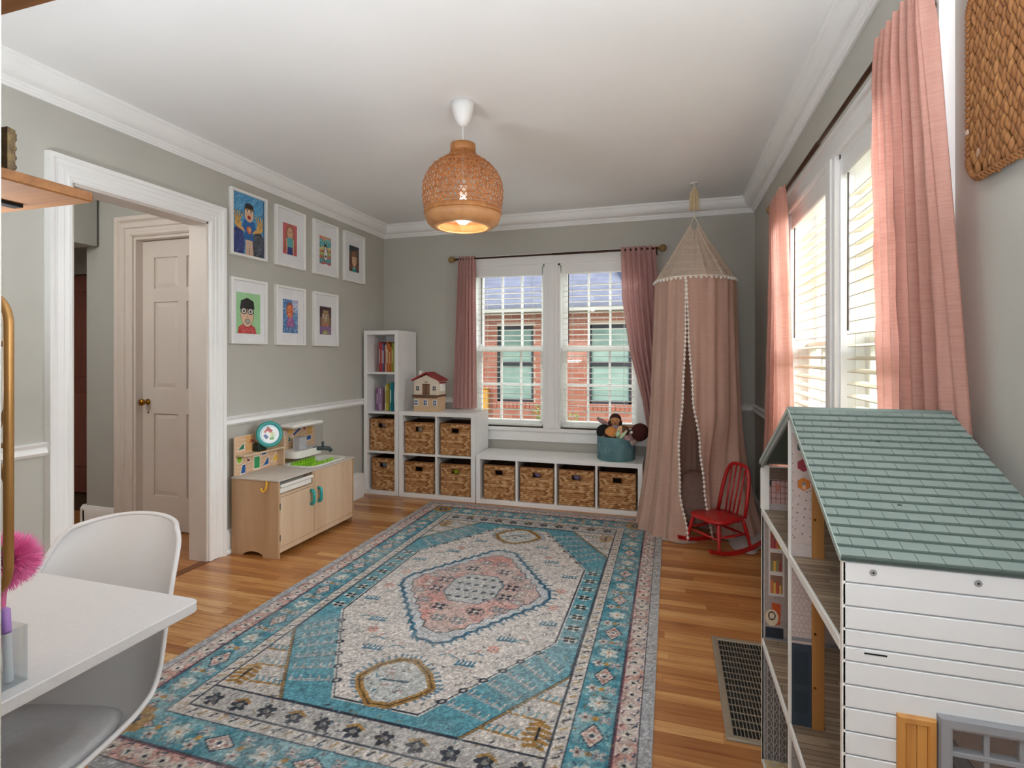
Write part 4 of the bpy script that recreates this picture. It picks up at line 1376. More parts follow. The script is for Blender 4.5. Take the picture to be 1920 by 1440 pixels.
def art4(c):
    w, h = c.w, c.h
    c.rect(0, 0, w, h, '#6e3f30')
    for k in range(9):
        c.rect(0, h - .012 - k * .026, w, h - k * .026, ['#5b2f28', '#7d4a38', '#51382f'][k % 3])
    c.put((c.Y > h - .05 + .02 * c.X / w), '#24343e')
    for k in range(3):
        c.rect(0, h - .07 - k * .022, w, h - .062 - k * .022, '#3f5a52')
    m = w / 2
    c.ell(m, .115, .045, .075, '#7a4a2c'); c.ell(m, .105, .036, .056, '#e0b48a')
    c.poly([(m - .042, .135), (m + .042, .135), (m + .03, .175), (m, .19), (m - .03, .175)], '#8a5830')
    for s in (-1, 1):
        c.ell(m + s * .015, .120, .010, .012, '#f2ece0'); c.ell(m + s * .015, .119, .006, .009, '#1c1c24')
    c.line([(m - .008, .083), (m + .008, .083)], .004, '#b04c42'); c.line([(m + .001, .11), (m - .003, .098)], .003, '#b98460')
    c.poly([(m - .034, 0), (m + .034, 0), (m + .024, .045), (m - .024, .045)], '#1f9aa0'); c.rect(m - .010, .04, m + .010, .055, '#d9a57c')
    c.line([(m - .02, .03), (m + .02, .03)], .005, '#e6e0cf')
def art5(c):
    w, h = c.w, c.h
    c.rect(0, 0, w, h, '#9fd49a')
    c.scribble([(0, 0), (w, 0), (w, h), (0, h)], 260, .05, .003, ['#8cca8a', '#b4e0ae', '#a7d9a0'], 1.5, .6, 4)
    m = w * .44
    c.poly([(m - .085, 0), (m + .085, 0), (m + .07, .045), (m + .03, .065), (m - .04, .065), (m - .075, .045)], '#c9262e')
    c.scribble([(m - .08, 0), (m + .08, 0), (m + .05, .06), (m - .06, .06)], 90, .02, .003, ['#e8686a', '#a81820', '#f0b0a8'], .9, .7, 6)
    c.ell(m, .135, .060, .090, '#2b211c'); c.ell(m, .135, .057, .087, '#e9c2a4')
    c.poly([(m - .066, .165), (m + .066, .172), (m + .058, .225), (m, .248), (m - .055, .225)], '#151013')
    c.line([(m - .05, .180), (m + .05, .186)], .012, '#151013')
    for s in (-1, 1):
        c.ell(m + s * .030, .155, .027, .024, '#14100f'); c.ell(m + s * .030, .155, .020, .017, '#efe9df'); c.ell(m + s * .030, .154, .009, .010, '#2a2320')
    c.line([(m - .01, .158), (m + .01, .158)], .005, '#14100f')
    c.line([(m, .145), (m + .006, .118), (m - .004, .114)], .003, '#6d5144')
    c.ell(m + .004, .085, .024, .017, '#3a302c'); c.ell(m + .004, .085, .020, .013, '#b9b6ae'); c.line([(m - .016, .086), (m + .024, .086)], .003, '#5a544e')
def art6(c):
    w, h = c.w, c.h
    c.rect(0, 0, w, h, '#2f6fb0')
    c.scribble([(0, 0), (w, 0), (w, h), (0, h)], 900, .012, .004, ['#1c4f92', '#4a90cc', '#7fb4de', '#234a80', '#c9d8ea'], 1.2, .85, 9)
    c.scribble([(w * .6, h * .6), (w, h * .6), (w, h), (w * .6, h)], 160, .012, .004, ['#d9e3f0', '#b8c8e2', '#e6c4d2'], 1.2, .8, 10)
    m = w * .46
    c.ell(m, .175, .040, .060, '#8a3a22'); c.ell(m + .003, .165, .033, .048, '#e87a2c')
    c.scribble([(m - .03, .12), (m + .035, .12), (m + .035, .21), (m - .03, .21)], 80, .012, .004, ['#f29a3c', '#d85a24', '#c0401c'], .8, .8, 12)
    c.ell(m - .008, .175, .005, .006, '#2a1a14'); c.ell(m + .014, .175, .005, .006, '#2a1a14'); c.line([(m - .006, .145), (m + .010, .145)], .004, '#f4e0d0')
    c.poly([(m - .035, .05), (m + .05, .05), (m + .035, .12), (m - .02, .12)], '#9a5a9c')
    c.scribble([(m - .035, .04), (m + .055, .04), (m + .035, .12), (m - .02, .12)], 130, .012, .004, ['#d86a9a', '#7a4a9c', '#e8b8cc', '#b04a7a'], .9, .85, 13)
def art7(c):
    w, h = c.w, c.h
    c.rect(0, 0, w, h, '#8a6a9a'); c.rect(0, h * .62, w, h, '#4a3038'); c.rect(0, h * .3, w, h * .62, '#86684f')
    c.scribble([(0, 0), (w, 0), (w, h * .35), (0, h * .35)], 140, .03, .003, ['#9a7ab0', '#7a5a8c', '#b090b8'], .2, .6, 14)
    m = w * .5
    c.poly([(m - .045, .07), (m + .045, .07), (m + .05, .20), (m - .05, .20)], '#a88a66')
    c.poly([(m - .055, .175), (m + .05, .175), (m + .055, .225), (m - .058, .235)], '#3a2428')
    c.rect(m - .035, .165, m + .04, .205, '#a5885f')
    for s in (-1, 1):
        c.ell(m + s * .020, .150, .014, .014, '#efe4cf'); c.ell(m + s * .020 + .003, .149, .008, .009, '#241c18')
    c.line([(m, .150), (m + .004, .115), (m - .002, .112)], .005, '#efe0c4')
    c.rect(m - .030, .075, m + .032, .088, '#d8724a')
    c.ell(m, .01, .045, .03, '#a39a70'); c.ell(m - .01, .014, .012, .010, '#d9cfa4')
zt, zb = 1.974, 1.380
ys = [2.807, 3.225, 3.655, 4.073]
art(ys[0], zt, 'framed drawing of a person in blue with raised yellow hands', art1, .289, .411)
art(ys[1], zt, 'framed drawing of a long-haired figure in teal on a pink ground', art2, .155, .235, -.004, -.008)
art(ys[2], zt, 'framed drawing of a black and white figure on bright stripes', art3, .155, .235, -.002, -.012)
art(ys[3], zt, 'framed drawing of a wide-eyed face on a brown brick ground', art4, .155, .235, .004, -.008)
art(ys[0], zb, 'framed drawing of a face with glasses and red collar on green', art5, .215, .28, .0, -.012)
art(ys[1], zb, 'framed drawing of an orange-faced figure on dabbed blue', art6, .165, .255, 0, -.002)
art(ys[2], zb, 'framed drawing of a big-eyed face on purple and brown', art7, .155, .235, 0, -.008)

# ------------------------------------------------------------------ play kitchen
KX0, KX1, KY0, KY1 = L + .034, -2.395, 2.797, 3.632        # back, front, near side, far side
KT = .505
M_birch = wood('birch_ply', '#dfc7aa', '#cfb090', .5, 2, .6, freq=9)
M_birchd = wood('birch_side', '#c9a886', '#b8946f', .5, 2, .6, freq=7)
M_counter = mat('kitchen_counter', '#cfc6bd', .5, c2='#c4bab0', nscale=20)
M_teal_h = mat('teal_plastic', '#2aa6a4', .35); M_yel = mat('yellow_plastic', '#eab021', .35)
M_gap = mat('shadow_gap_wood', '#5a4332', .8)
kt = empty('play_kitchen', ((KX0 + KX1) / 2, (KY0 + KY1) / 2, 0), 'birch toy kitchen with sink, splashback and teal handles', 'toy kitchen')
def side_poly():
    p = [(KX0, KT - .012), (KX0, 0), (KX0 + .085, 0)]
    for i in range(1, 8):
        a = i / 8
        p.append((KX0 + .085 + a * (.185), .032 * math.sin(math.pi * a) ** .7))
    p += [(KX1 - .12, 0), (KX1, 0), (KX1, KT - .012)]
    return p
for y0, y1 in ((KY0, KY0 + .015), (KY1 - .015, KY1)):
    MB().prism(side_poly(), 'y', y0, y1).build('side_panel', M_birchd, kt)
MB().box(KX0, KX1 - .02, KY0 + .015, KY1 - .015, .05, .065).build('bottom_board', M_birch, kt)
MB().box(KX0, KX0 + .008, KY0 + .015, KY1 - .015, .05, KT - .012).build('back_board', M_birch, kt)
MB().box(KX1 - .020, KX1 - .002, KY0 + .015, KY1 - .015, .035, .068).build('toe_rail', M_birch, kt)
YS = 3.140
MB().box(KX0 + .01, KX1 - .004, YS, YS + .014, .065, KT - .012).build('divider', M_birch, kt)
MB().box(KX1 - .30, KX1 - .003, KY0 + .015, YS, .392, .404).build('drawer_shelf', M_birch, kt)
da = MB().box(KX1 - .016, KX1, KY0 + .018, YS - .001, .070, .388, .002).build('cupboard_door', M_birch, kt)
db = MB().box(KX1 - .016, KX1, YS + .016, KY1 - .017, .070, KT - .014, .002).build('oven_door', M_birch, kt)
def khandle(y, z, par):
    pts = [(KX1, y, z - .046), (KX1 + .016, y, z - .046), (KX1 + .026, y, z - .036), (KX1 + .028, y, z), (KX1 + .026, y, z + .036), (KX1 + .016, y, z + .046), (KX1, y, z + .046)]
    MB().tube(pts, [.011, .011, .011, .011, .011, .011, .011], 10).build('handle', M_teal_h, par, True)
khandle(YS - .025, .318, da); khandle(YS + .055, .318, db)
for z in (.13, .33):
    MB().box(KX1 - .004, KX1 + .002, KY0 + .012, KY0 + .020, z - .02, z + .02).build('hinge', mat('hinge_metal', '#7d7a76', .4, .8), da)
dr = MB().box(KX1 - .25, KX1 - .008, KY0 + .022, YS - .004, .41, .455, .006)
dr.box(KX1 - .012, KX1 + .006, KY0 + .020, YS - .002, .448, .470, .006)
dr.build('tray_drawer', M_tw, kt)
# counter with a basin opening
SYa, SYb, SXa, SXb = 3.175, 3.595, KX0 + .075, KX1 - .035
mb = MB().box(KX0, KX1 + .008, KY0 - .006, SYa, KT - .012, KT, .002).box(KX0, KX1 + .008, SYb, KY1 + .006, KT - .012, KT, .002)
mb.box(KX0, SXa, SYa, SYb, KT - .012, KT, .002).box(SXb, KX1 + .008, SYa, SYb, KT - .012, KT, .002)
mb.build('counter', M_counter, kt)
def rr(cx_, cy_, hx_, hy_, r, n=6):
    out = []
    for qx, qy, a0 in ((1, 1, 0), (-1, 1, 90), (-1, -1, 180), (1, -1, 270)):
        for i in range(n + 1):
            a = math.radians(a0 + 90 * i / n)
            out.append((cx_ + qx * (hx_ - r) + r * math.cos(a), cy_ + qy * (hy_ - r) + r * math.sin(a)))
    return out
scx, scy, shx, shy = (SXa + SXb) / 2, (SYa + SYb) / 2, (SXb - SXa) / 2, (SYb - SYa) / 2
loops = [(rr(scx, scy, shx + .012, shy + .012, .07), KT + .001), (rr(scx, scy, shx + .010, shy + .010, .07), KT + .006), (rr(scx, scy, shx - .012, shy - .012, .06), KT + .006),
         (rr(scx, scy, shx - .018, shy - .018, .06), KT), (rr(scx, scy, shx - .026, shy - .03, .055), KT - .085), (rr(scx, scy, shx - .05, shy - .05, .045), KT - .095)]
vs, fs = [], []
n_ = len(loops[0][0])
for lp, z in loops:
    vs += [(p[0], p[1], z) for p in lp]
for k_ in range(len(loops) - 1):
    for i in range(n_):
        j = (i + 1) % n_
        fs.append((k_ * n_ + i, k_ * n_ + j, (k_ + 1) * n_ + j, (k_ + 1) * n_ + i))
fs.append(tuple((len(loops) - 1) * n_ + i for i in range(n_)))
MB().add(vs, fs).build('sink_basin', mat('sink_white', '#eceae4', .4), kt, 'auto')
# green dish rack
mg = mat('lime_plastic', '#a6dc3c', .4, c2='#95cf30', nscale=20)
rack = MB().box(scx - .13, scx + .10, scy - .17, scy + .13, KT - .03, KT - .022, .003)
ro = rack.build('dish_rack', mg, kt)
for i in range(9):
    yy = scy - .135 + i * .03
    MB().prism([(yy - .011, KT - .022), (yy + .011, KT - .022), (yy + .003, KT + .014), (yy - .003, KT + .014)], 'x', scx + .070, scx + .082).build('rack_tooth', mg, ro)
    MB().prism([(yy - .011, KT - .022), (yy + .011, KT - .022), (yy + .003, KT + .014), (yy - .003, KT + .014)], 'x', scx - .10, scx - .088).build('rack_tooth', mg, ro)
# splashback: printed board
BXk = KX0 + .002
cv = Canvas(KY1 - .03 - KY0, .255, .003, '#d9b795', .015)
w, h = cv.w, cv.h
blu, grn, lime, red, yel, ora = '#1c5c9c', '#2f9a5c', '#8fbf2e', '#b0303a', '#e8bc4a', '#d98a3a'
cv.a *= (1 + .03 * np.sin(cv.Y * 240 + 3 * np.sin(cv.X * 14)))[..., None]
def halo(pts, c):
    mx_, my_ = sum(p[0] for p in pts) / len(pts), sum(p[1] for p in pts) / len(pts)
    cv.poly([(mx_ + (p[0] - mx_) * 1.28, my_ + (p[1] - my_) * 1.28) for p in pts], '#f0e2d6')
    cv.poly(pts, c)
halo([(.045, .008), (.085, .008), (.085, .060), (.060, .060)], blu)
cv.ell(.035, .105, .028, .032, '#f0e2d6'); cv.ell(.035, .105, .022, .026, lime)
halo([(.10, .075), (.135, .075), (.10, .110)], '#7a3f34')
halo([(.165, .018), (.215, .018), (.215, .095), (.165, .095)], grn)
halo([(.235, .095), (.280, .100), (.285, .140), (.240, .132)], blu)
halo([(.245, .020), (.300, .025), (.300, .080)], blu)
halo([(.33, .035), (.42, .04), (.37, .085)], yel)
cv.ell(.37, .13, .024, .022, '#f0e2d6'); cv.ell(.37, .13, .019, .018, lime)
halo([(.02, .165), (.075, .165), (.075, .21)], '#2f7a5c')
halo([(.11, .20), (.17, .205), (.14, .235)], red)
cv.rect(.09, .145, .15, .25, '#d9a050', .55)
halo([(.36, .155), (.395, .165), (.37, .19)], red)
cv.ell(.45, .21, .030, .034, '#f0e2d6'); cv.ell(.45, .21, .024, .028, blu)
halo([(.50, .15), (.53, .15), (.51, .205)], '#4f7a6c')
cv.rect(.50, .20, .55, .25, '#e3b25a', .7)
halo([(.56, .185), (.64, .225), (.63, .24), (.55, .20)], '#44508c')
halo([(.66, .235), (.70, .24), (.69, .205)], red)
halo([(.71, .13), (.76, .13), (.76, .165), (.71, .16)], blu)
cv.rect(.72, .17, .77, .25, '#dca648', .7)
halo([(.46, .05), (.50, .02), (.52, .06)], red)
halo([(.56, .03), (.60, .05), (.58, .09)], grn)
cv.put((cv.Y > .245) & (cv.X < .02), '#d9b795')
cv.build('splashback_print', vcol_mat('printed_birch', .5, .04, 60), kt, lambda X, Y: (KX0 + .0225, KY0 + .010 + X, KT + .001 + Y))
MB().box(KX0 + .006, KX0 + .022, KY0 + .006, KY1 - .016, KT, KT + .258, .004).build('splashback_board', M_birch, kt)
MB().box(KX0 + .022, KX0 + .095, KY0 + .012, KY0 + .385, KT + .128, KT + .140, .002).build('shelf_board', M_birch, kt)
MB().box(KX0 + .022, KX0 + .085, KY0 + .392, KY0 + .404, KT + .001, KT + .25, .002).build('shelf_upright', M_birch, kt)
# tap unit: clear tank under a white cover, dark spout
cb = KY0 + .425
MB().box(KX0 + .022, KX0 + .155, cb - .015, cb + .335, KT + .262, KT + .290, .012).build('cover_cap', M_tw, kt, 'auto')
MB().box(KX0 + .150, KX0 + .153, cb, cb + .325, KT + .09, KT + .262).build('clear_tank', glass_mat('clear_plastic', (.93, .94, .95), .05), kt)
bs = [(p[0], p[1]) for p in rr(KX0 + .10, cb + .15, .08, .155, .05)]
MB().prism(bs, 'z', KT + .045, KT + .095).build('water_tray', M_tw, kt, 'auto')
MB().box(KX0 + .07, KX0 + .135, cb + .075, cb + .155, KT + .095, KT + .185, .004).build('pump_block', mat('pump_grey', '#cfcfd2', .4), kt)
M_slate = mat('slate_plastic', '#3c474d', .4)
MB().tube([(KX0 + .155, cb + .20, KT + .085), (KX0 + .20, cb + .255, KT + .085), (KX0 + .245, cb + .275, KT + .080), (KX0 + .262, cb + .28, KT + .058)], [.016, .016, .017, .015], 12).build('spout', M_slate, kt, True)
MB().tube([(KX0 + .205, cb + .25, KT + .088), (KX0 + .205, cb + .25, KT + .135)], [.008, .010], 10).build('tap_lever', M_slate, kt, True)
# yellow hook on the side
hx0 = KX1 - .085
MB().tube([(hx0, KY0 - .004, .495), (hx0, KY0 - .008, .465), (hx0 - .002, KY0 - .014, .440), (hx0 - .014, KY0 - .022, .428), (hx0 - .026, KY0 - .024, .440), (hx0 - .028, KY0 - .022, .452)], [.006, .006, .006, .006, .006, .005], 8).build('hook', M_yel, kt, True)
# dish tub (round toy drum) leaning on the little shelf
dc = Vector((KX0 + .100, KY0 + .225, KT + .250))
rot = Matrix.Rotation(math.radians(-30), 4, 'Z') @ Matrix.Rotation(math.radians(-12), 4, 'Y')
tub = empty('toy_drum', dc, 'round toy drum with teal rim and printed face leaning on the splashback', 'toy')
rm4 = Matrix.Translation(dc) @ rot @ Matrix.Scale(.80, 4)
def dmk(prof, name, m, sm=True):
    MB().lathe(prof, (0, 0, 0), 36, 'x').xform(rm4).build(name, m, tub, sm)
dmk([(.108, -.026), (.112, -.022), (.112, .010), (.108, .016), (.0, .016)][:4] + [(.108, .0161)], 'drum_side', mat('drum_cream', '#d8c6ac', .5, c2='#b99a74', nscale=14))
dmk([(.112, .0), (.112, .018), (.104, .024), (.084, .022), (.080, .014), (.080, .004)], 'teal_rim', mat('teal_rim', '#2d9c97', .4))
cvd = Canvas(.168, .168, .003, '#e6e8ea', .01)
cvd.ell(.084, .084, .084, .084, '#b9d7e3'); cvd.ell(.090, .080, .070, .070, '#eef0ef')
cvd.poly([(.035, .105), (.075, .150), (.115, .112), (.100, .098), (.05, .098)], '#b23a3c'); cvd.rect(.055, .075, .08, .11, '#e9ecef'); cvd.poly([(.03, .075), (.055, .04), (.075, .06), (.05, .09)], '#3a4f96')
cvd.rect(.09, .05, .125, .09, '#cfe6b4'); cvd.ell(.10, .045, .02, .012, '#6fae62'); cvd.rect(.085, .09, .12, .098, '#e8c86a'); cvd.line([(.07, .15), (.078, .12)], .006, '#7a4a30')
for k_ in range(5):
    cvd.rect(.10 + (k_ % 2) * .02, .06 + k_ * .008, .112 + (k_ % 2) * .02, .063 + k_ * .008, '#8e9aa6')
def dmap(X, Y):
    u, v = X - .084, Y - .084
    rr_ = np.hypot(u, v); s_ = np.minimum(1, .0815 / np.maximum(rr_, 1e-6)); u, v = u * s_, v * s_
    m3 = np.array(rm4)
    P = [m3[i, 0] * .0165 + m3[i, 1] * u + m3[i, 2] * v + m3[i, 3] for i in range(3)]
    return P
cvd.build('drum_face', vcol_mat('drum_print', .35), tub, dmap)
MB().box(KX0 + .03, KX0 + .085, KY0 + .150, KY0 + .225, KT + .141, KT + .195, .006).build('dark_block', mat('dark_green_toy', '#17352a', .5, c2='#0e1f1c', nscale=20), kt)

# ------------------------------------------------------------------ desk, chair, things on the desk
DT = .73
dk = empty('desk', (-1.60, .70, 0), 'white desk with rounded corner beside the camera', 'desk')
dx0, dx1, dy0, dy1 = -2.15, -1.052, .44, .975
top = rr((dx0 + dx1) / 2, (dy0 + dy1) / 2, (dx1 - dx0) / 2, (dy1 - dy0) / 2, .022, 5)
top_in = rr((dx0 + dx1) / 2, (dy0 + dy1) / 2, (dx1 - dx0) / 2 - .002, (dy1 - dy0) / 2 - .002, .021, 5)
n_ = len(top)
vs = [(p[0], p[1], DT - .024) for p in top_in] + [(p[0], p[1], DT - .022) for p in top] + [(p[0], p[1], DT - .002) for p in top] + [(p[0], p[1], DT) for p in top_in]
fs = [tuple(range(n_))[::-1], tuple(3 * n_ + i for i in range(n_))]
for k_ in range(3):
    for i in range(n_):
        j = (i + 1) % n_
        fs.append((k_ * n_ + i, k_ * n_ + j, (k_ + 1) * n_ + j, (k_ + 1) * n_ + i))
M_desk = mat('desk_white', '#d8d8da', .45, c2='#d3d3d4', nscale=120)
MB().add(vs, fs).build('desk_top', M_desk, dk, 'auto')
for lx, ly in ((-2.08, .50), (-2.08, .92), (-1.30, .50)):
    MB().tube([(lx, ly, 0), (lx, ly, DT - .024)], .022, 14).build('leg', M_desk, dk, True)

# shell chair, faces the camera side of the desk
CH = empty('shell_chair', (-1.36, .80, 0), 'white moulded shell chair with grey seat pad tucked under the desk', 'chair')
M_shell = mat('shell_plastic', '#e2e2e4', .42, c2='#dededf', nscale=3)
CH.rotation_euler = (0, 0, math.radians(14))
prof = [(-.235, .415), (-.20, .438), (-.12, .430), (0, .418), (.08, .420), (.145, .440), (.195, .485), (.232, .545), (.265, .630), (.300, .720), (.332, .800), (.352, .850)]
def cat(pts, t):
    t = min(max(t, 0), 1) * (len(pts) - 1); i = min(int(t), len(pts) - 2); f = t - i
    p0, p1, p2, p3 = (Vector(pts[max(0, min(len(pts) - 1, i + k))]) for k in (-1, 0, 1, 2))
    return .5 * ((2 * p1) + (-p0 + p2) * f + (2 * p0 - 5 * p1 + 4 * p2 - p3) * f * f + (-p0 + 3 * p1 - 3 * p2 + p3) * f ** 3)
pv = [Vector(p) for p in prof]
wprof = [.185, .222, .236, .242, .242, .238, .232, .224, .214, .202, .186, .160]
cprof = [.012, .03, .050, .068, .076, .078, .080, .084, .084, .080, .075, .070]
def lerp_l(a, t):
    return cat([Vector((q, 0)) for q in a], t).x
    t = min(max(t, 0), 1) * (len(a) - 1); i = min(int(t), len(a) - 2); return a[i] + (a[i + 1] - a[i]) * (t - i)
def shell(u, v, off=0.0):
    s = (u - .5) * 2
    p = cat([q for q in pv], v); p2 = cat(pv, min(1, v + .01)); p1 = cat(pv, max(0, v - .01))
    tan = (p2 - p1).normalized(); nrm = Vector((-tan.y, tan.x))     # points up / to the front
    w = lerp_l(wprof, v); cu = lerp_l(cprof, v)
    a = abs(s)
    k = cu * a ** 2.6
    # round off top corners
    drop = 0.0
    if v > .8:
        drop = .045 * (a ** 2.2) * ((v - .8) / .2)
    x = w * s * (1 - .10 * a ** 3)
    return Vector((x, p.x + nrm.x * (k + off) , p.y + nrm.y * (k + off) - drop))
nu, nv = 28, 44
mb = MB().grid(lambda u, v: shell(u, v), nu, nv)
vs0 = list(mb.v)
mb2 = MB()
top_v = [shell(i / nu, j / nv, .0) for j in range(nv + 1) for i in range(nu + 1)]
bot_v = [shell(i / nu, j / nv, -.008) for j in range(nv + 1) for i in range(nu + 1)]
N = len(top_v)
idx = lambda i, j: j * (nu + 1) + i
fs = []
for j in range(nv):
    for i in range(nu):
        fs.append((idx(i, j), idx(i + 1, j), idx(i + 1, j + 1), idx(i, j + 1)))
        fs.append((N + idx(i, j + 1), N + idx(i + 1, j + 1), N + idx(i + 1, j), N + idx(i, j)))
bd = [idx(i, 0) for i in range(nu + 1)] + [idx(nu, j) for j in range(1, nv + 1)] + [idx(i, nv) for i in range(nu - 1, -1, -1)] + [idx(0, j) for j in range(nv - 1, 0, -1)]
for a, b in zip(bd, bd[1:] + bd[:1]):
    fs.append((b, a, N + a, N + b))
me = MB().add(top_v + bot_v, fs).mesh('shell', M_shell, True)
link('shell', me, CH)
edge_pts = [(top_v[b] + bot_v[b]) / 2 for b in bd]
link('shell_rim', MB().tube(edge_pts, .0065, 8, closed=True).mesh('shell_rim', M_shell, True), CH)
M_pad = mat('grey_pad', '#c0c0c3', .8, c2='#b8b8bb', nscale=60, bump=.2, bscale=300)
pad = MB()
def padf(u, v):
    a = 2 * math.pi * u
    r = [0, .55, .9, 1.0, .97, .9][min(5, int(v * 5 + .001))]
    z = [.026, .025, .018, .004, -.01, -.02][min(5, int(v * 5 + .001))]
    x, y = .195 * r * math.copysign(abs(math.cos(a)) ** .8, math.cos(a)), .18 * r * math.copysign(abs(math.sin(a)) ** .8, math.sin(a))
    return (x, y - .04, .437 + z + .034 * (x / .2) ** 2 * 1.0)
pad.grid(padf, 40, 5)
link('seat_pad', pad.mesh('seat_pad', M_pad, True), CH)
M_lw = wood('beech_leg', '#c99a62', '#b98752', .45, 2)
for sx_, sy_ in ((-1, -1), (1, -1), (-1, 1), (1, 1)):
    link('leg', MB().tube([(sx_ * .07, sy_ * .07 - .03, .415), (sx_ * .15, sy_ * .15 - .03, 0)], [.016, .010], 10).mesh('leg', M_lw, True), CH)
link('under_frame', MB().tube([(-.07, -.10, .40), (.07, -.10, .40), (.07, .04, .40), (-.07, .04, .40)], .006, 6, closed=True).mesh('under_frame', mat('black_steel', '#26262a', .4, .8), True), CH)

# marker box with pens
bxx, bxy = -1.118, .60
box_ = empty('pen_box', (bxx, bxy, DT), 'clear acrylic box of markers standing on the desk', 'pen holder')
M_acr = glass_mat('acrylic', (.93, .95, .96), .09)
ox0, ox1, oy0, oy1, oh = bxx - .085, bxx + .035, bxy - .04, bxy + .045, .098
for (a0, a1, b0, b1) in ((ox0, ox0 + .003, oy0, oy1), (ox1 - .003, ox1, oy0, oy1), (ox0, ox1, oy0, oy0 + .003), (ox0, ox1, oy1 - .003, oy1)):
    MB().box(a0, a1, b0, b1, DT + .001, DT + oh).build('box_wall', M_acr, box_)
MB().box(ox0, ox1, oy0, oy1, DT + .0005, DT + .004).build('box_floor', M_acr, box_)
def marker(x, y, tilt, c, label, body='#eef1f6', hgt=.13):
    t = empty('marker', (x, y, DT + .005), label, 'marker', 'markers in the acrylic box')
    t.rotation_euler = (tilt[0], tilt[1], 0)
    link('barrel', MB().lathe([(.0055, 0), (.0065, .004), (.0065, .085), (.006, .09)], (0, 0, 0), 12).mesh('barrel', mat('pen_' + body[1:], body, .35), True), t)
    link('cap', MB().lathe([(.0068, .086), (.007, .09), (.0068, hgt - .004), (.003, hgt)], (0, 0, 0), 12).mesh('cap', mat('pen_' + c[1:], c, .35), True), t)
marker(bxx + .020, bxy + .000, (0, .05), '#2a62b8', 'white marker with a blue cap in the acrylic box')
marker(bxx + .020, bxy + .026, (.03, -.02), '#b48ad6', 'white marker with a lilac cap in the acrylic box')
marker(bxx - .018, bxy - .006, (0, .02), '#2aa6c8', 'white marker with a sky blue cap in the acrylic box', hgt=.145)
marker(bxx - .034, bxy + .012, (.02, .0), '#e8c32e', 'yellow marker in the acrylic box', body='#e8c32e', hgt=.16)
marker(bxx + .012, bxy - .022, (0, -.05), '#d0503c', 'red-orange marker in the acrylic box', body='#d0503c')
marker(bxx - .05, bxy - .012, (0, -.04), '#3a4fa8', 'navy capped marker in the acrylic box', body='#c9d8f0')
# fluffy pink pen
pc = Vector((bxx - .028, bxy + .05, DT + .200))
pp = empty('fluffy_pen', (pc.x, pc.y, DT), 'pen topped with a fluffy hot pink pompom', 'pen')
MB().tube([(pc.x + .005, pc.y - .02, DT + .006), pc], .005, 8).build('pen_barrel', mat('pen_pink', '#e06a9c', .4), pp, True)
mb = MB()
rg = random.Random(3)
for _ in range(4200):
    d = Vector((rg.gauss(0, 1), rg.gauss(0, 1), rg.gauss(0, 1))).normalized()
    sd = d.cross(Vector((rg.gauss(0, 1), rg.gauss(0, 1), rg.gauss(0, 1)))).normalized()
    p0 = pc + d * .012
    ln = rg.uniform(.042, .058)
    p2 = pc + (d + sd * .18).normalized() * ln
    p1 = pc + (d + sd * .05).normalized() * ln * .6
    t_ = sd * .0014
    mb.add([p0 - t_, p0 + t_, p1 + t_, p2, p1 - t_], [(0, 1, 2, 3, 4)])
o = mb.build('fluff', mat('hot_pink_fluff', '#ff7ec4', .9, c2='#ffa3d6', nscale=60), pp, recalc=False); o['kind'] = 'stuff'

# ------------------------------------------------------------------ shelf, wire rack and gilt frame on the short wall
M_rust = wood('rustic_shelf', '#a06c3c', '#744826', .55, 0, 1.2)
M_iron = mat('black_iron', '#1d1b1a', .5, .7)
sh = empty('wall_shelf', (-1.5, .60, 1.59), 'rustic wooden wall shelf on a black iron bracket', 'shelf')
MB().box(-2.05, -1.047, YF + .002, .731, 1.590, 1.609, .0025).build('shelf_plank', M_rust, sh)
for bx_ in (-1.20, -1.90):
    MB().box(bx_ - .012, bx_ + .012, YF + .002, .70, 1.5835, 1.5895).build('bracket_arm', M_iron, sh)
    MB().box(bx_ - .012, bx_ + .012, YF + .001, YF + .007, 1.42, 1.5835).build('bracket_leg', M_iron, sh)
sh2 = empty('wall_shelf', (-1.5, .60, 1.93), 'upper rustic wooden wall shelf at the top edge of the picture', 'shelf')
MB().box(-2.05, -.97, YF + .002, .64, 1.905, 1.925, .0025).build('shelf_plank', M_rust, sh2)
MB().box(-1.212, -1.188, YF + .002, .60, 1.898, 1.9045).build('bracket_arm', M_iron, sh2)
# gilt frame standing on the shelf
M_gilt = mat('gilt', '#8f7a55', .45, .6, c2='#5f5140', nscale=60, bump=.6, bscale=120)
gf = empty('gilt_frame', (-1.27, .685, 1.609), 'small antique gilt picture frame standing on the wooden shelf', 'picture frame')
gx0, gx1, gz0, gz1, gy = -1.330, -1.206, 1.6095, 1.736, .685
MB().sweep3([(0, 0), (0, .010), (.006, .016), (.012, .010), (.020, .014), (.022, 0)], gx0 + .022, gx1 - .022, gz0 + .022, gz0 + .022, gz1 - .022, lambda a, b, d: (a, gy + d, b), four=True).build('frame', M_gilt, gf)
for i in range(7):
    for zz in (gz0 + .011, gz1 - .011):
        MB().ball((gx0 + .008 + i * (gx1 - gx0 - .016) / 6, gy + .013, zz), .0065, 8, 6).build('ornament', M_gilt, gf, True)
for i in range(1, 7):
    MB().ball((gx1 - .008, gy + .013, gz0 + i * (gz1 - gz0) / 7), .0065, 8, 6).build('ornament', M_gilt, gf, True)
cvp = Canvas(gx1 - gx0 - .044, gz1 - gz0 - .044, .002, '#d8d5cc', .02)
cvp.rect(.012, .012, cvp.w - .012, cvp.h - .012, '#8d8d8c')
for k_ in range(10):
    cvp.rect(.014, .014 + k_ * .006, cvp.w - .014 - (k_ % 3) * .004, .0165 + k_ * .006, '#5c5c5c')
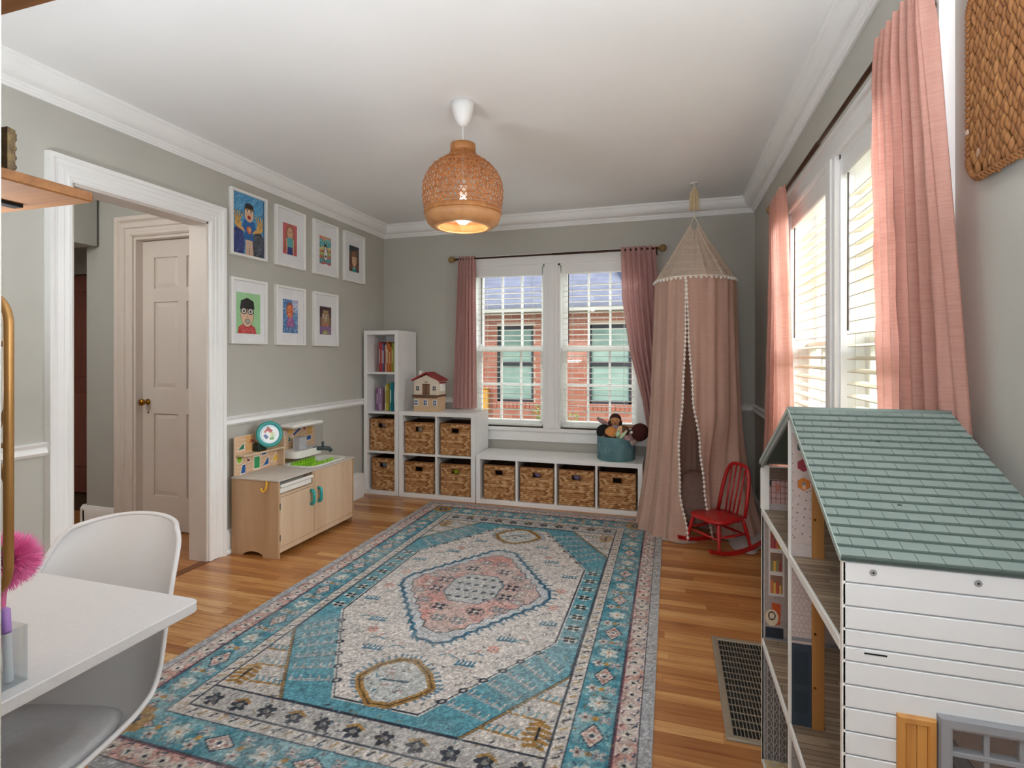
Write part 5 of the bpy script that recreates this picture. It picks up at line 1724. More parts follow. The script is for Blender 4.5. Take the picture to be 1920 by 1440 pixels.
cvp.build('photo', vcol_mat('photo_paper', .4), gf, lambda X, Y: (gx0 + .022 + X, gy + .003, gz0 + .022 + Y))
MB().box(gx0 + .02, gx1 - .02, gy - .006, gy + .001, gz0 + .01, gz1 - .02).build('back_board', M_iron, gf)
# gold wire rack hung on the short wall
M_gold = mat('brushed_gold', '#b98d55', .42, .55, c2='#a87c46', nscale=8)
gr = empty('wire_rack', (-1.15, .49, 1.15), 'brushed gold wire wall rack above the desk', 'wall rack')
fy = .540
rx0, rx1, rz0, rz1 = -1.36, -.948, .940, 1.392
def rrect3(y, r=.045):
    return [(p[0], y, p[1]) for p in rr((rx0 + rx1) / 2, (rz0 + rz1) / 2, (rx1 - rx0) / 2, (rz1 - rz0) / 2, r, 8)]
MB().tube(rrect3(fy), .0062, 10, closed=True).build('front_loop', M_gold, gr, True)
MB().tube(rrect3(YF + .008), .0062, 10, closed=True).build('wall_loop', M_gold, gr, True)
for zz in (1.318, 1.165, 1.01):
    MB().tube([(rx0, fy, zz), (rx1, fy, zz)], .0042, 8).build('cross_wire', M_gold, gr, True)
for i in range(6):
    xa = rx0 + (rx1 - rx0) * i / 6
    xb = rx0 + (rx1 - rx0) * (i + 1) / 6
    MB().tube([(xa, fy, 1.165 - .07), (xb, fy, 1.165 + .07)], .003, 6).build('lattice_wire', M_gold, gr, True)
    MB().tube([(xa, fy, 1.165 + .07), (xb, fy, 1.165 - .07)], .003, 6).build('lattice_wire', M_gold, gr, True)
for xx in (rx0 + .05, rx1 - .05):
    for zz in (rz0, rz1):
        MB().tube([(xx, YF + .008, zz), (xx, fy, zz)], .0042, 8).build('spacer_wire', M_gold, gr, True)
# ------------------------------------------------------------------ pendant lamp
PX, PY = -1.03, 2.548
pl = empty('pendant_lamp', (PX, PY, H), 'woven bamboo pendant lamp hanging from the ceiling', 'lamp')
M_cup = mat('ceiling_cup', '#ececec', .4)
MB().lathe([(.004, 2.487), (.012, 2.488), (.028, 2.500), (.044, 2.530), (.056, 2.575), (.061, H), (.0, H)], (PX, PY, 0), 28).build('ceiling_cup', M_cup, pl, True)
MB().tube([(PX, PY, 2.488), (PX, PY, 2.30)], .0035, 8).build('cord', M_cup, pl, True)
# shade profile (radius, z)
SP = [(.062, 2.392), (.063, 2.352), (.072, 2.335), (.100, 2.315), (.140, 2.287), (.175, 2.250), (.198, 2.205), (.207, 2.160), (.205, 2.110), (.200, 2.070), (.193, 2.045)]
def sprof(t):
    p = cat([Vector(q) for q in SP], t)
    return p.x, p.y
M_bam = mat('bamboo_strip', '#96592a', .5, c2='#b5763f', nscale=30, namt=1.3, kind='World')
M_bamd = wood('bamboo_band', '#b67a44', '#9a5f30', .45, 2, 1.5)
wv = MB()
NS, NT_ = 48, 26
def ribbon(a0, turn, t0, t1, wd, off):
    vs = []
    for i in range(NT_ + 1):
        t = t0 + (t1 - t0) * i / NT_
        r, z = sprof(t)
        r += off
        a = a0 + turn * (t - t0)
        w_ = wd * (0.75 + .25 * r / .2) / r
        for s in (-1, 1):
            aa = a + s * w_ * .5
            vs.append((PX + r * math.cos(aa), PY + r * math.sin(aa), z))
    wv.add(vs, [(2 * i, 2 * i + 1, 2 * i + 3, 2 * i + 2) for i in range(NT_)])
for k_ in range(NS):
    a = 2 * math.pi * k_ / NS
    ribbon(a, 1.5, .08, 1.0, .0064, .0)
    ribbon(a + .03, -1.5, .08, 1.0, .0064, .0018)
    if k_ % 2 == 0:
        ribbon(a + .05, .35, .10, .62, .0055, .0030)
for k_ in range(14):
    t = .10 + .88 * k_ / 13
    r, z = sprof(t)
    r += .001
    pts = [(PX + r * math.cos(q * 2 * math.pi / 60), PY + r * math.sin(q * 2 * math.pi / 60), z + .0018 * math.sin(q * 1.9 + k_)) for q in range(60)]
    wv.tube(pts, .0023 if k_ > 5 else .0034, 4, closed=True)
o = wv.build('woven_shade', M_bam, pl, recalc=False); o['kind'] = 'stuff'
MB().lathe([(.058, 2.350), (.064, 2.350), (.066, 2.372), (.064, 2.394), (.058, 2.394)], (PX, PY, 0), 32, close=True).build('top_collar', M_bamd, pl, True)
MB().lathe([(.190, 2.052), (.200, 2.052), (.201, 2.032), (.193, 2.024), (.188, 2.028)], (PX, PY, 0), 48, close=True).build('weave_band', M_bamd, pl, True)
M_rimw = wood('bamboo_rim', '#c79263', '#a8713f', .45, 2, 2.5, freq=3)
MB().lathe([(.187, 2.032), (.196, 2.030), (.194, 2.010), (.182, 1.985), (.160, 1.968), (.128, 1.962), (.124, 1.966), (.152, 1.976), (.175, 1.995), (.186, 2.015)], (PX, PY, 0), 48, close=True).build('wooden_rim', M_rimw, pl, True)
MB().lathe([(.0, 1.982), (.020, 1.984), (.036, 1.998), (.043, 2.024), (.036, 2.056), (.020, 2.090), (.014, 2.130), (.0, 2.130)], (PX, PY, 0), 20).build('bulb', mat('lit_bulb', '#fff4e2', .3, emit='#fff1dc', estr=7.0), pl, True)
MB().lathe([(.0, 2.13), (.020, 2.13), (.020, 2.20), (.006, 2.215), (.006, 2.30), (0, 2.30)], (PX, PY, 0), 16).build('socket', M_cup, pl, True)
MB().lathe([(.183, 2.046), (.120, 2.044), (.118, 2.047), (.183, 2.049)], (PX, PY, 0), 40, close=True).build('inner_ring', mat('pale_liner', '#f2ebde', .8), pl)
pt = bpy.data.lights.new('pendant_light', 'POINT'); pt.energy = 1.2; pt.color = (1, .97, .9); pt.shadow_soft_size = .04
po = bpy.data.objects.new('pendant_light', pt); col.objects.link(po); po.location = (PX, PY, 1.95)

# ------------------------------------------------------------------ curtains
M_pink = cloth_mat('rose_linen', '#dfb8b3', '#d0a5a1', .40)
M_pink2 = cloth_mat('salmon_linen', '#dfb0a2', '#d3a092', .45)
M_rod = mat('bronze_rod', '#4f3526', .4, .6, c2='#3f2a1e', nscale=20)
M_finial = wood('finial_gold', '#a88556', '#6f5534', .4, 0, 2.0)
def curtain(par, name, m, mp, a_top, a_bot, z0, z1, folds, amp0, amp1, d0, d1, seed=0, bend=None, edge=None, nu=150, nv=60):
    """mp(a, z, d); a range goes from a_top to a_bot down the drop; d0/d1 distance from the wall at top/bottom."""
    rg = random.Random(seed)
    ph = [rg.uniform(0, 6.28) for _ in range(4)]
    def f(u, v):
        z = z1 + (z0 - z1) * v
        e = v if bend is None else bend(v)
        lo = a_top[0] + (a_bot[0] - a_top[0]) * e
        hi = a_top[1] + (a_bot[1] - a_top[1]) * (v if bend is None else v)
        if edge:
            lo, hi = edge(v)
        us = u + .022 * math.sin(6.28 * u * 2.3 + ph[0] + v * 1.2) + .009 * math.sin(6.28 * u * 5.1 + ph[3])
        a = lo + (hi - lo) * us
        g_ = min(1, v / .06)
        am = (amp0 + (amp1 - amp0) * v) * (.55 + .45 * g_)
        fine = .25 * math.exp(-v * 8)
        sw = math.sin(6.28 * folds * us + ph[1] + .6 * math.sin(v * 2.2 + ph[2]))
        sw = 1 - 2 * abs(math.sin(3.14 * folds * us + ph[1] + .3 * math.sin(v * 2.2 + ph[2]))) ** .8 if seed in (3, 4) else sw
        d = am * (sw + .35 * math.sin(6.28 * folds * 2.1 * us + ph[3] + v) + fine * math.sin(6.28 * folds * 4 * us))
        return mp(a, z, d0 + (d1 - d0) * v + d)
    o = MB().grid(f, nu, nv).build(name, m, par, True, recalc=False)
    return o
def rod(name, mp, a0, a1, z, d, label, brackets, tilt=0.0):
    t = empty(name, mp((a0 + a1) / 2, z, d), label, 'curtain rod')
    MB().tube([mp(a0, z - tilt, d), mp((a0 + a1) / 2, z, d), mp(a1, z + tilt, d)], .0085, 12).build('rod_pole', M_rod, t, True)
    MB().tube([mp((a0 + a1) / 2 + .01, z, d), mp(a1, z + tilt, d)], .0105, 12).build('rod_sleeve', M_rod, t, True)
    for a, s, zz in ((a0, -1, z - tilt), (a1, 1, z + tilt)):
        c = Vector(mp(a + s * .042, zz, d))
        fo = MB().ball(c, .033, 18, 12).build('finial', M_finial, t, True)
        MB().tube([mp(a - s * .004, zz, d), mp(a + s * .016, zz, d)], [.012, .015], 12).build('finial_collar', M_brass, fo, True)
    for a in brackets:
        MB().tube([mp(a, z, 0.001), mp(a, z, d - .010)], .006, 8).build('bracket', M_rod, t, True)
        b = MB(); bx(b, mp, a - .012, a + .012, z - .045, z + .03, 0, .005, .002); b.build('wall_plate', M_rod, t)
    return t
rod('curtain_rod', mpB, -1.975, -.105, 2.222, .085, 'dark curtain rod with ball ends over the back window', (-1.96, -.12))
rod('curtain_rod', mpR, 1.455, 3.525, 2.195, .075, 'dark curtain rod with ball ends over the side window', (1.605, 3.50))
c1 = empty('curtain', (-1.87, 4.70, 2.2), 'dusty pink curtain hanging beside the tall bookshelf', 'curtain', 'pink curtains')
curtain(c1, 'curtain_panel', M_pink, mpB, (-1.945, -1.775), (-2.02, -1.765), .795, 2.245, 6, .020, .014, .094, .066, 1)
c2 = empty('curtain', (-.25, 4.70, 2.2), 'dusty pink curtain swept behind the play canopy', 'curtain', 'pink curtains')
def e2(v):
    pts = [(0, -.415), (.2, -.405), (.4, -.345), (.6, -.235), (.8, -.165), (1, -.175)]
    for (v0, a), (v1, b) in zip(pts, pts[1:]):
        if v <= v1:
            q = (v - v0) / (v1 - v0); lo = a + (b - a) * q; break
    hi = -.135 + .12 * v ** .8
    return lo, hi
curtain(c2, 'curtain_panel', M_pink, mpB, (0, 1), (0, 1), .035, 2.245, 6, .020, .026, .098, .066, 2, edge=e2)
c3 = empty('curtain', (.59, 3.3, 2.2), 'salmon pink curtain at the far end of the side window', 'curtain', 'pink curtains')
curtain(c3, 'curtain_panel', M_pink2, mpR, (3.10, 3.51), (2.98, 3.76), .03, 2.215, 5.5, .020, .032, .096, .070, 3)
c4 = empty('curtain', (.60, 1.6, 2.2), 'salmon pink curtain beside the hanging woven tray', 'curtain', 'pink curtains')
def e4(v):
    return 1.485 - .13 * min(1, v * 1.6), 1.775 + .085 * min(1, v * 2)
curtain(c4, 'curtain_panel', M_pink2, mpR, (0, 1), (0, 1), .03, 2.215, 7.2, .020, .019, .096, .031, 4, edge=e4)

# ------------------------------------------------------------------ play canopy
CX, CY = .174, 4.231
cn = empty('play_canopy', (CX, CY, 0), 'blush fabric play canopy with white pompom trim hung in the corner', 'canopy')
M_blush = cloth_mat('blush_cotton', '#d9b9a9', '#ccaa9a', .25, streak=(30, 30, 3))
M_sheer = cloth_mat('cream_sheer', '#f6ebdd', '#ead9c8', .5)
M_cream = mat('cream_cord', '#efe6d4', .9); M_pom = mat('white_pompom', '#f6f3ee', .95, c2='#e9e4dc', nscale=60, bump=.6, bscale=200)
MB().lathe([(0, H - .006), (.030, H - .006), (.032, H - .001), (0, H - .001)], (CX, CY, 0), 24).build('ceiling_plate', M_cup, cn, True)
MB().tube([(CX, CY, H - .004), (CX, CY, 2.34)], .0025, 6).build('hanging_cord', M_cream, cn)
ts = MB()
for k_ in range(90):
    a = random.uniform(0, 6.28); r0, r1 = .006 + random.random() * .008, .012 + random.random() * .022
    ts.tube([(CX + r0 * math.cos(a), CY + r0 * math.sin(a), 2.572), (CX + r1 * math.cos(a), CY + r1 * math.sin(a), 2.52), (CX + r1 * 1.1 * math.cos(a), CY + r1 * 1.1 * math.sin(a), 2.40 + random.random() * .012)], .0016, 4)
o = ts.build('tassel', mat('cream_tassel', '#f0dfbd', .9, c2='#e4cda2', nscale=40), cn); o['kind'] = 'stuff'
# direction to camera
AF = math.atan2(-CY, -CX)
RZ_, RR_ = 1.868, .288
for s in (-1, 1):
    a = AF + s * math.pi / 2
    MB().tube([(CX, CY, 2.36), (CX + .022 * math.cos(a), CY + .022 * math.sin(a), 2.31), (CX + .034 * math.cos(a), CY + .034 * math.sin(a), 2.255)], .003, 6).build('cord_loop', M_cream, cn)
def cone(u, v):
    a = 2 * math.pi * u
    z = 2.275 + (RZ_ - 2.275) * v
    notch = .03 * (1 - v) * math.cos(2 * (a - AF))
    r = .028 + (RR_ - .028) * (v ** 1.05)
    r *= 1 + .035 * math.sin(a * 22) * (1 - v) ** .5 * .8 + .012 * math.sin(a * 13)
    return (CX + r * math.cos(a), CY + r * math.sin(a), z - notch)
MB().grid(cone, 180, 24).build('cone_top', M_sheer, cn, True, recalc=False)
M_band = mat('cream_stitch', '#e9dcc6', .9)
for v in (.22, .38, .54, .70, .86):
    pts = [Vector(cone(q / 72, v)) for q in range(72)]
    pts = [Vector((CX, CY, p.z)) + (p - Vector((CX, CY, p.z))) * 1.012 for p in pts]
    MB().tube(pts, .0016, 4, closed=True).build('stitch_ring', M_band, cn)
for k_ in range(14):
    pts = [Vector(cone(k_ / 14, .06 + .94 * q / 10)) for q in range(11)]
    pts = [Vector((CX, CY, p.z)) + (p - Vector((CX, CY, p.z))) * 1.012 for p in pts]
    MB().tube(pts, .0016, 4).build('stitch_line', M_band, cn)
MB().tube([(CX + RR_ * math.cos(q * 6.2832 / 64), CY + RR_ * math.sin(q * 6.2832 / 64), RZ_) for q in range(64)], .006, 8, closed=True).build('hoop', M_cream, cn, True)
# drape with an opening towards the room; angle measured from AF, positive towards picture right
def interp(pts, x):
    for (x0, a), (x1, b) in zip(pts, pts[1:]):
        if x <= x1:
            q = (x - x0) / (x1 - x0); q = q * q * (3 - 2 * q); return a + (b - a) * q
    return pts[-1][1]
openL = [(0, -11), (.2, -11.2), (.45, -14), (.65, -18), (.8, -15.5), (1, -6)]
openR = [(0, -10.5), (.2, -8), (.45, -2), (.65, 7), (.8, 13), (1, 21)]
def drape_r(al, v):
    d_ = math.degrees(al)
    base_ = RR_ + .055 * v ** 1.3
    flare = 0
    if v > .5:
        flare = ((v - .5) / .5) ** 2 * (.06 + .05 * math.exp(-((d_ - 75) / 45) ** 2) + .02 * math.exp(-((d_ + 60) / 40) ** 2))
    r = base_ + flare
    q_ = min(max((v - .5) / .3, 0), 1)
    r -= .15 * q_ * q_ * (3 - 2 * q_) * math.exp(-((d_ - 34) / 21) ** 2)
    r += (.005 + .014 * v) * math.sin(al * 17 + 1.5 * math.sin(v * 2.1)) + (.002 + .006 * v) * math.sin(al * 29 + 1 + v)
    return r
def drape(u, v, lo=None):
    l_, r_ = math.radians(interp(openR, v)), math.radians(360 + interp(openL, v))
    al = l_ + (r_ - l_) * u
    al2 = al if al < math.pi else al - 2 * math.pi
    r = drape_r(al2, v)
    a = AF + al2
    z = RZ_ - .004 + (.012 - RZ_) * v
    x, y = CX + r * math.cos(a), CY + r * math.sin(a)
    if y > 4.33:
        x = max(x, -.204)
    return (min(x, R - .035), min(y, B - .035), max(z, .006))
MB().grid(drape, 260, 70).build('drape', M_blush, cn, True, recalc=False)
M_inner = cloth_mat('blush_lining', '#b98878', '#a97a6b', .25)
# pompoms on the hoop and down both edges
pom = MB().ball((0, 0, 0), .0112, 8, 6).mesh('pompom', M_pom, True)
def put_pom(p, k=1.0):
    o = link('pompom', pom, cn)
    o.location = (p[0] - CX, p[1] - CY, p[2]); o.scale = (k, k, k * random.uniform(.85, 1.15))
for q in range(52):
    a = 6.2832 * q / 52
    put_pom((CX + (RR_ + .006) * math.cos(a), CY + (RR_ + .006) * math.sin(a), RZ_ - .012 + random.uniform(-.003, .003)), 1.0)
for side in (0, 1):
    pts = [Vector(drape(side * .9995, i / 60)) for i in range(1, 60)]
    for p in pts:
        dv = Vector((p.x - CX, p.y - CY, 0)).normalized()
        put_pom(p + dv * .004, .95)
    MB().tube([p + Vector((p.x - CX, p.y - CY, 0)).normalized() * .002 for p in pts], .0035, 5).build('pompom_tape', M_pom, cn)
# cloth pooled on the floor
def tail(name, m, c, rx_, ry_, hh, label, seed):
    rg = random.Random(seed)
    ph = [rg.uniform(0, 6.28) for _ in range(5)]
    def f(u, v):
        a = 6.2832 * u
        r = v * (1 + .12 * math.sin(3 * a + ph[0]) + .06 * math.sin(7 * a + ph[1]))
        z = hh * (1 - v ** 1.6) * (.75 + .25 * math.sin(5 * a + ph[2]) * v) + .004
        return (c[0] + rx_ * r * math.cos(a), c[1] + ry_ * r * math.sin(a), z)
    return props(MB().grid(f, 48, 12).build(name, m, None, True, recalc=False), label, 'cloth')
M_tail = cloth_mat('grey_muslin', '#d3ccc8', '#c2bbb8', .2)
tail('floor_cloth', M_tail, (.50, 4.06), .14, .28, .05, 'pale grey muslin pooled on the floor behind the red rocker', 1)
tail('floor_cloth', M_tail, (.05, 3.93), .16, .09, .012, 'pale grey muslin edge under the canopy opening', 2)
# cushion inside the canopy
def cush(u, v):
    a, b = 6.2832 * u, math.pi * (v - .5)
    ca, sa = math.cos(a), math.sin(a)
    sq = lambda t, e: math.copysign(abs(t) ** e, t)
    return Vector((.19 * sq(ca, .5) * sq(math.cos(b), .7), .075 * sq(math.sin(b), 1.0), .19 * sq(sa, .5) * sq(math.cos(b), .7)))
cm = MB().grid(cush, 40, 20)
cm.xform(Matrix.Translation((CX + .035, CY + .02, .205)) @ Matrix.Rotation(math.radians(-8), 4, 'Z') @ Matrix.Rotation(math.radians(-14), 4, 'X') @ Matrix.Rotation(math.radians(24), 4, 'Y'))
props(cm.build('floor_cushion', mat('mauve_cushion', '#a78a80', .95, c2='#8d7066', nscale=90, bump=.5, bscale=220), None, True), 'mauve brown cushion leaning inside the canopy', 'cushion')

# ------------------------------------------------------------------ red rocking chair
M_red = mat('red_lacquer', '#c0161c', .28, c2='#b01218', nscale=4, coat=.4)
RK = empty('rocking_chair', (.310, 3.835, 0), "small red wooden child's rocking chair in front of the canopy", 'rocking chair')
RK.rotation_euler = (0, 0, math.radians(-51))          # local -y is the front
def lk(name, mb, sm=True):
    return link(name, mb.mesh(name, M_red, sm), RK)
seat = []
for i in range(36):
    a = 2 * math.pi * i / 36
    w = .155 if math.sin(a) < 0 else .135
    seat.append((w * math.copysign(abs(math.cos(a)) ** .55, math.cos(a)), .148 * math.copysign(abs(math.sin(a)) ** .6, math.sin(a))))
n_ = len(seat)
vs = [(p[0] * .96, p[1] * .96, .198) for p in seat] + [(p[0], p[1], .204) for p in seat] + [(p[0], p[1], .216) for p in seat] + [(p[0] * .97, p[1] * .97, .221) for p in seat] + [(p[0] * .5, p[1] * .5, .215) for p in seat]
fs = [tuple(range(n_))[::-1], tuple(4 * n_ + i for i in range(n_))]
for k_ in range(4):
    for i in range(n_):
        j = (i + 1) % n_; fs.append((k_ * n_ + i, k_ * n_ + j, (k_ + 1) * n_ + j, (k_ + 1) * n_ + i))
lk('seat', MB().add(vs, fs))
for s in (-1, 1):
    pts = []
    for i in range(13):
        t = -1 + 2 * i / 12
        y = .225 * t + .015
        pts.append((s * .150, y, .0135 + .038 * t * t))
    rk = MB()
    for i in range(12):
        (x0_, y0_, z0_), (x1_, y1_, z1_) = pts[i], pts[i + 1]
        w_ = .009
        rk.add([(x0_ - w_, y0_, z0_ - .012), (x0_ + w_, y0_, z0_ - .012), (x0_ + w_, y0_, z0_ + .013), (x0_ - w_, y0_, z0_ + .013),
                (x1_ - w_, y1_, z1_ - .012), (x1_ + w_, y1_, z1_ - .012), (x1_ + w_, y1_, z1_ + .013), (x1_ - w_, y1_, z1_ + .013)],
               [(0, 1, 5, 4), (1, 2, 6, 5), (2, 3, 7, 6), (3, 0, 4, 7)] + ([(0, 3, 2, 1)] if i == 0 else []) + ([(4, 5, 6, 7)] if i == 11 else []))
    lk('rocker', rk, False)
    for yt, yb in ((-.105, -.135), (.105, .135)):
        p0, p1 = Vector((s * .115, yt, .205)), Vector((s * .150, yb, .030))
        pr = [.010, .0125, .0125, .014, .0125, .013, .010, .011, .009]
        lk('leg', MB().tube([p0.lerp(p1, q / 8) for q in range(9)], pr, 10))
for yb in (-.125, .125):
    lk('stretcher', MB().tube([(-.132, yb, .105), (-.06, yb, .105), (0, yb, .105), (.06, yb, .105), (.132, yb, .105)], [.006, .0075, .010, .0075, .006], 8))
for s in (-1, 1):
    lk('stretcher', MB().tube([(s * .134, -.122, .118), (s * .134, 0, .118), (s * .134, .122, .118)], [.006, .009, .006], 8))
bow = []
for i in range(25):
    t = i / 24
    a = math.pi * t
    hgt = .215 + .335 * (math.sin(a) ** .62)
    xx = -.120 * math.copysign(abs(math.cos(a)) ** .55, math.cos(a))
    bow.append((xx * (1 - .12 * (hgt - .215) / .335 + .10 * math.sin(a)), .115 + .22 * (hgt - .215), hgt))
lk('bow_back', MB().tube(bow, .0125, 10))
for i, xx in enumerate((-.062, -.021, .021, .062)):
    zt_ = .538 if abs(xx) < .03 else .522
    lk('spindle', MB().tube([(xx * .8, .112, .212), (xx, .115 + .22 * (zt_ - .215), zt_)], [.006, .005], 8))

# ------------------------------------------------------------------ rug
RUGX, RUGY, HWX, HWY = -1.045, 2.75, .985, 1.54
cv = Canvas(2 * HWX, 2 * HWY, .0047, '#c9c2bc', .0)
A, Bc = cv.X - HWX, cv.Y - HWY
aA, aB = np.abs(A), np.abs(Bc)
ex, ey = HWX - aA, HWY - aB                     # distance from long / short edges
GREY, CREAM, PINK, TEAL, BLUE, GOLD, DARK, DTEAL = '#aeb0b4', '#cdc6c0', '#cfa59c', '#5e9aaa', '#3a6f8a', '#a98048', '#343a48', '#3f8296'
def vnoise(sx_, sy_, seed, octv=3):
    rg = np.random.default_rng(seed)
    out = np.zeros(cv.X.shape); amp = 1; tot = 0
    for o_ in range(octv):
        nx_, ny_ = int(2 * HWX * sx_) + 2, int(2 * HWY * sy_) + 2
        g_ = rg.random((ny_ + 1, nx_ + 1))
        fx, fy_ = cv.X / (2 * HWX) * (nx_ - 1), cv.Y / (2 * HWY) * (ny_ - 1)
        ix, iy = fx.astype(int), fy_.astype(int); tx, ty = fx - ix, fy_ - iy
        tx, ty = tx * tx * (3 - 2 * tx), ty * ty * (3 - 2 * ty)
        v = (g_[iy, ix] * (1 - tx) + g_[iy, ix + 1] * tx) * (1 - ty) + (g_[iy + 1, ix] * (1 - tx) + g_[iy + 1, ix + 1] * tx) * ty
        out += amp * v; tot += amp; amp *= .55; sx_ *= 2; sy_ *= 2
    return out / tot
# field and octagon
cv.put(np.ones(cv.X.shape, bool), CREAM)
def octo(vx, vy, hx2, hy2):
    return [(HWX + x_, HWY + y_) for x_, y_ in ((vx, -vy), (vx, vy), (hx2, hy2), (-hx2, hy2), (-vx, vy), (-vx, -vy), (-hx2, -hy2), (hx2, -hy2))]
OO, OI = octo(.66, .65, .36, 1.10), octo(.55, .42, .175, 1.03)
cv.poly(OO, TEAL)
cv.poly(OI, '#d6cec8')
cv.line(OO, .014, DARK, True); cv.line(OO, .008, '#9a7a48', True)
cv.line(OI, .020, '#d9d2cc', True); cv.line(OI, .0055, DARK, True)
for s1 in (-1, 1):
    for s2 in (-1, 1):
        # diamonds of dark petals down the straight sides of the octagon
        for i in range(4):
            b_ = s2 * (.055 + i * .108); a_ = s1 * .605
            cx_, cy_ = HWX + a_, HWY + b_
            cv.poly([(cx_ - .045, cy_), (cx_, cy_ + .036), (cx_ + .045, cy_), (cx_, cy_ - .036)], '#cfd3cf')
            for q in range(4):
                aa = math.pi / 4 + q * math.pi / 2
                cv.ell(cx_ + .020 * math.cos(aa), cy_ + .016 * math.sin(aa), .0135, .0105, '#34322f', 0)
        # leaf sprays on the slanted sides
        for i in range(6):
            t = (i + .5) / 6
            ax_, by_ = .63 - .24 * t, .60 + .42 * t
            bx2, by2 = .52 - .32 * t, .50 + .50 * t
            p = (HWX + s1 * ax_, HWY + s2 * by_); q_ = (HWX + s1 * bx2, HWY + s2 * (by2 - .02))
            cv.line([p, q_], .014, '#b9b6b4'); cv.line([p, q_], .006, '#7f97a2')
            for k_ in range(5):
                f_ = k_ / 5
                mx_, my_ = p[0] + (q_[0] - p[0]) * f_, p[1] + (q_[1] - p[1]) * f_
                cv.line([(mx_, my_), (mx_ + s1 * .012, my_ - s2 * .030)], .006, '#c9b8b2')
            cv.ell(q_[0], q_[1], .020, .015, '#2e3440', .6); cv.ell(q_[0], q_[1], .009, .006, '#c9c2bc', .6)
        # corner spandrels: bars and a gold plant
        for i in range(4):
            t = (i + .4) / 4
            x_, y_ = .655 - .28 * t, .67 + .42 * t
            p = (HWX + s1 * x_, HWY + s2 * y_); q_ = (HWX + s1 * (x_ + .135 - .0 * t), HWY + s2 * (y_ + .014))
            cv.line([p, q_], .012, GOLD if i else '#8c9aa0'); 
            for k_ in range(5):
                xk = p[0] + (q_[0] - p[0]) * (k_ + .5) / 5
                cv.line([(xk, p[1]), (xk + s1 * .01, p[1] - s2 * .028)], .009, '#5d97a8' if i % 2 else '#8fb0b8')
        gx, gy_ = HWX + s1 * .61, HWY + s2 * 1.0
        for k_ in range(5):
            yy = gy_ + (k_ - 2) * .026
            wd = .045 - .007 * abs(k_ - 2)
            cv.line([(gx - wd, yy + .012 * s2), (gx, yy), (gx + wd, yy + .012 * s2)], .018, GOLD)
        cv.line([(gx, gy_ - .06), (gx, gy_ + .06)], .012, GOLD); cv.line([(gx, gy_ - .03), (gx, gy_ + .03)], .008, '#2e3440')
# central medallion
med = []
rg = random.Random(4)
def diamond(ax_, by_, n, tooth, flatx=.06):
    corners = [(-ax_, -.05), (-ax_, .05), (-flatx, by_), (flatx, by_), (ax_, .05), (ax_, -.05), (flatx, -by_), (-flatx, -by_)]
    out = []
    for (x0_, y0_), (x1_, y1_) in zip(corners, corners[1:] + corners[:1]):
        ln = math.hypot(x1_ - x0_, y1_ - y0_); m_ = max(2, int(ln / n))
        nx_, ny_ = -(y1_ - y0_) / ln, (x1_ - x0_) / ln
        for i in range(m_):
            t = i / m_
            k_ = tooth * (1 if i % 2 else 0)
            out.append((HWX + x0_ + (x1_ - x0_) * t + nx_ * k_, HWY + y0_ + (y1_ - y0_) * t + ny_ * k_))
    return out
outer = diamond(.415, .565, .034, .016)
cv.poly(outer, '#c4c6ca'); cv.line(outer, .020, BLUE, True); cv.line(outer, .006, DARK, True)
for p in outer[::1]:
    dx_, dy_ = p[0] - HWX, p[1] - HWY
    ln = math.hypot(dx_, dy_)
    cv.line([p, (p[0] + dx_ / ln * .024 + .012, p[1] + dy_ / ln * .024)], .010, BLUE)
inner = diamond(.355, .475, .040, .020, .05)
cv.poly(inner, PINK); cv.line(inner, .006, DARK, True)
n1_ = vnoise(7, 7, 31)
pm = cv.pmask(inner)
cv.put(pm & (n1_ > .56), '#c9b7b0', .65); cv.put(pm & (n1_ < .40), '#cf8d82', .7)
core = octo(.145, .085, .08, .175)
cv.poly(core, '#bfc0c0'); cv.line(core, .008, '#6d7c86', True)
for i in range(5):
    for j in range(4):
        x_, y_ = -.10 + i * .05, -.12 + j * .08
        cv.ell(HWX + x_ + (j % 2) * .02, HWY + y_, .016, .011, '#3a4656', .3 * i); cv.ell(HWX + x_ + .012, HWY + y_ + .014, .008, .006, '#8c9a98')
def flower(x_, y_, r, c1, c2, n=4, core_c='#d6cdc4'):
    for q in range(n):
        a = math.pi / n + q * 2 * math.pi / n
        cv.ell(x_ + r * .62 * math.cos(a), y_ + r * .62 * math.sin(a), r * .48, r * .34, c1, a)
    cv.ell(x_, y_, r * .35, r * .35, core_c)
    if c2:
        cv.ell(x_, y_, r * .18, r * .18, c2)
for s1 in (-1, 1):
    for s2 in (-1, 1):
        for (x_, y_, r, c1, c2) in ((.20, .06, .036, '#3a3f4a', '#d9b0a4'), (.10, .25, .034, '#3a3f4a', None), (.20, .20, .028, '#7d8b92', None), (.28, .10, .026, '#9aa2a4', None), (.05, .36, .03, '#7d8b92', None), (.27, .02, .022, '#c4bcb6', None)):
            flower(HWX + s1 * x_, HWY + s2 * y_, r, c1, c2)
            cv.ell(HWX + s1 * x_, HWY + s2 * y_, r * 1.45, r * 1.2, '#5d6670', 0, .8, .14)
        cv.line([(HWX + s1 * .145, HWY + s2 * .08), (HWX + s1 * .25, HWY + s2 * .17), (HWX + s1 * .22, HWY + s2 * .28)], .005, '#5d6670')
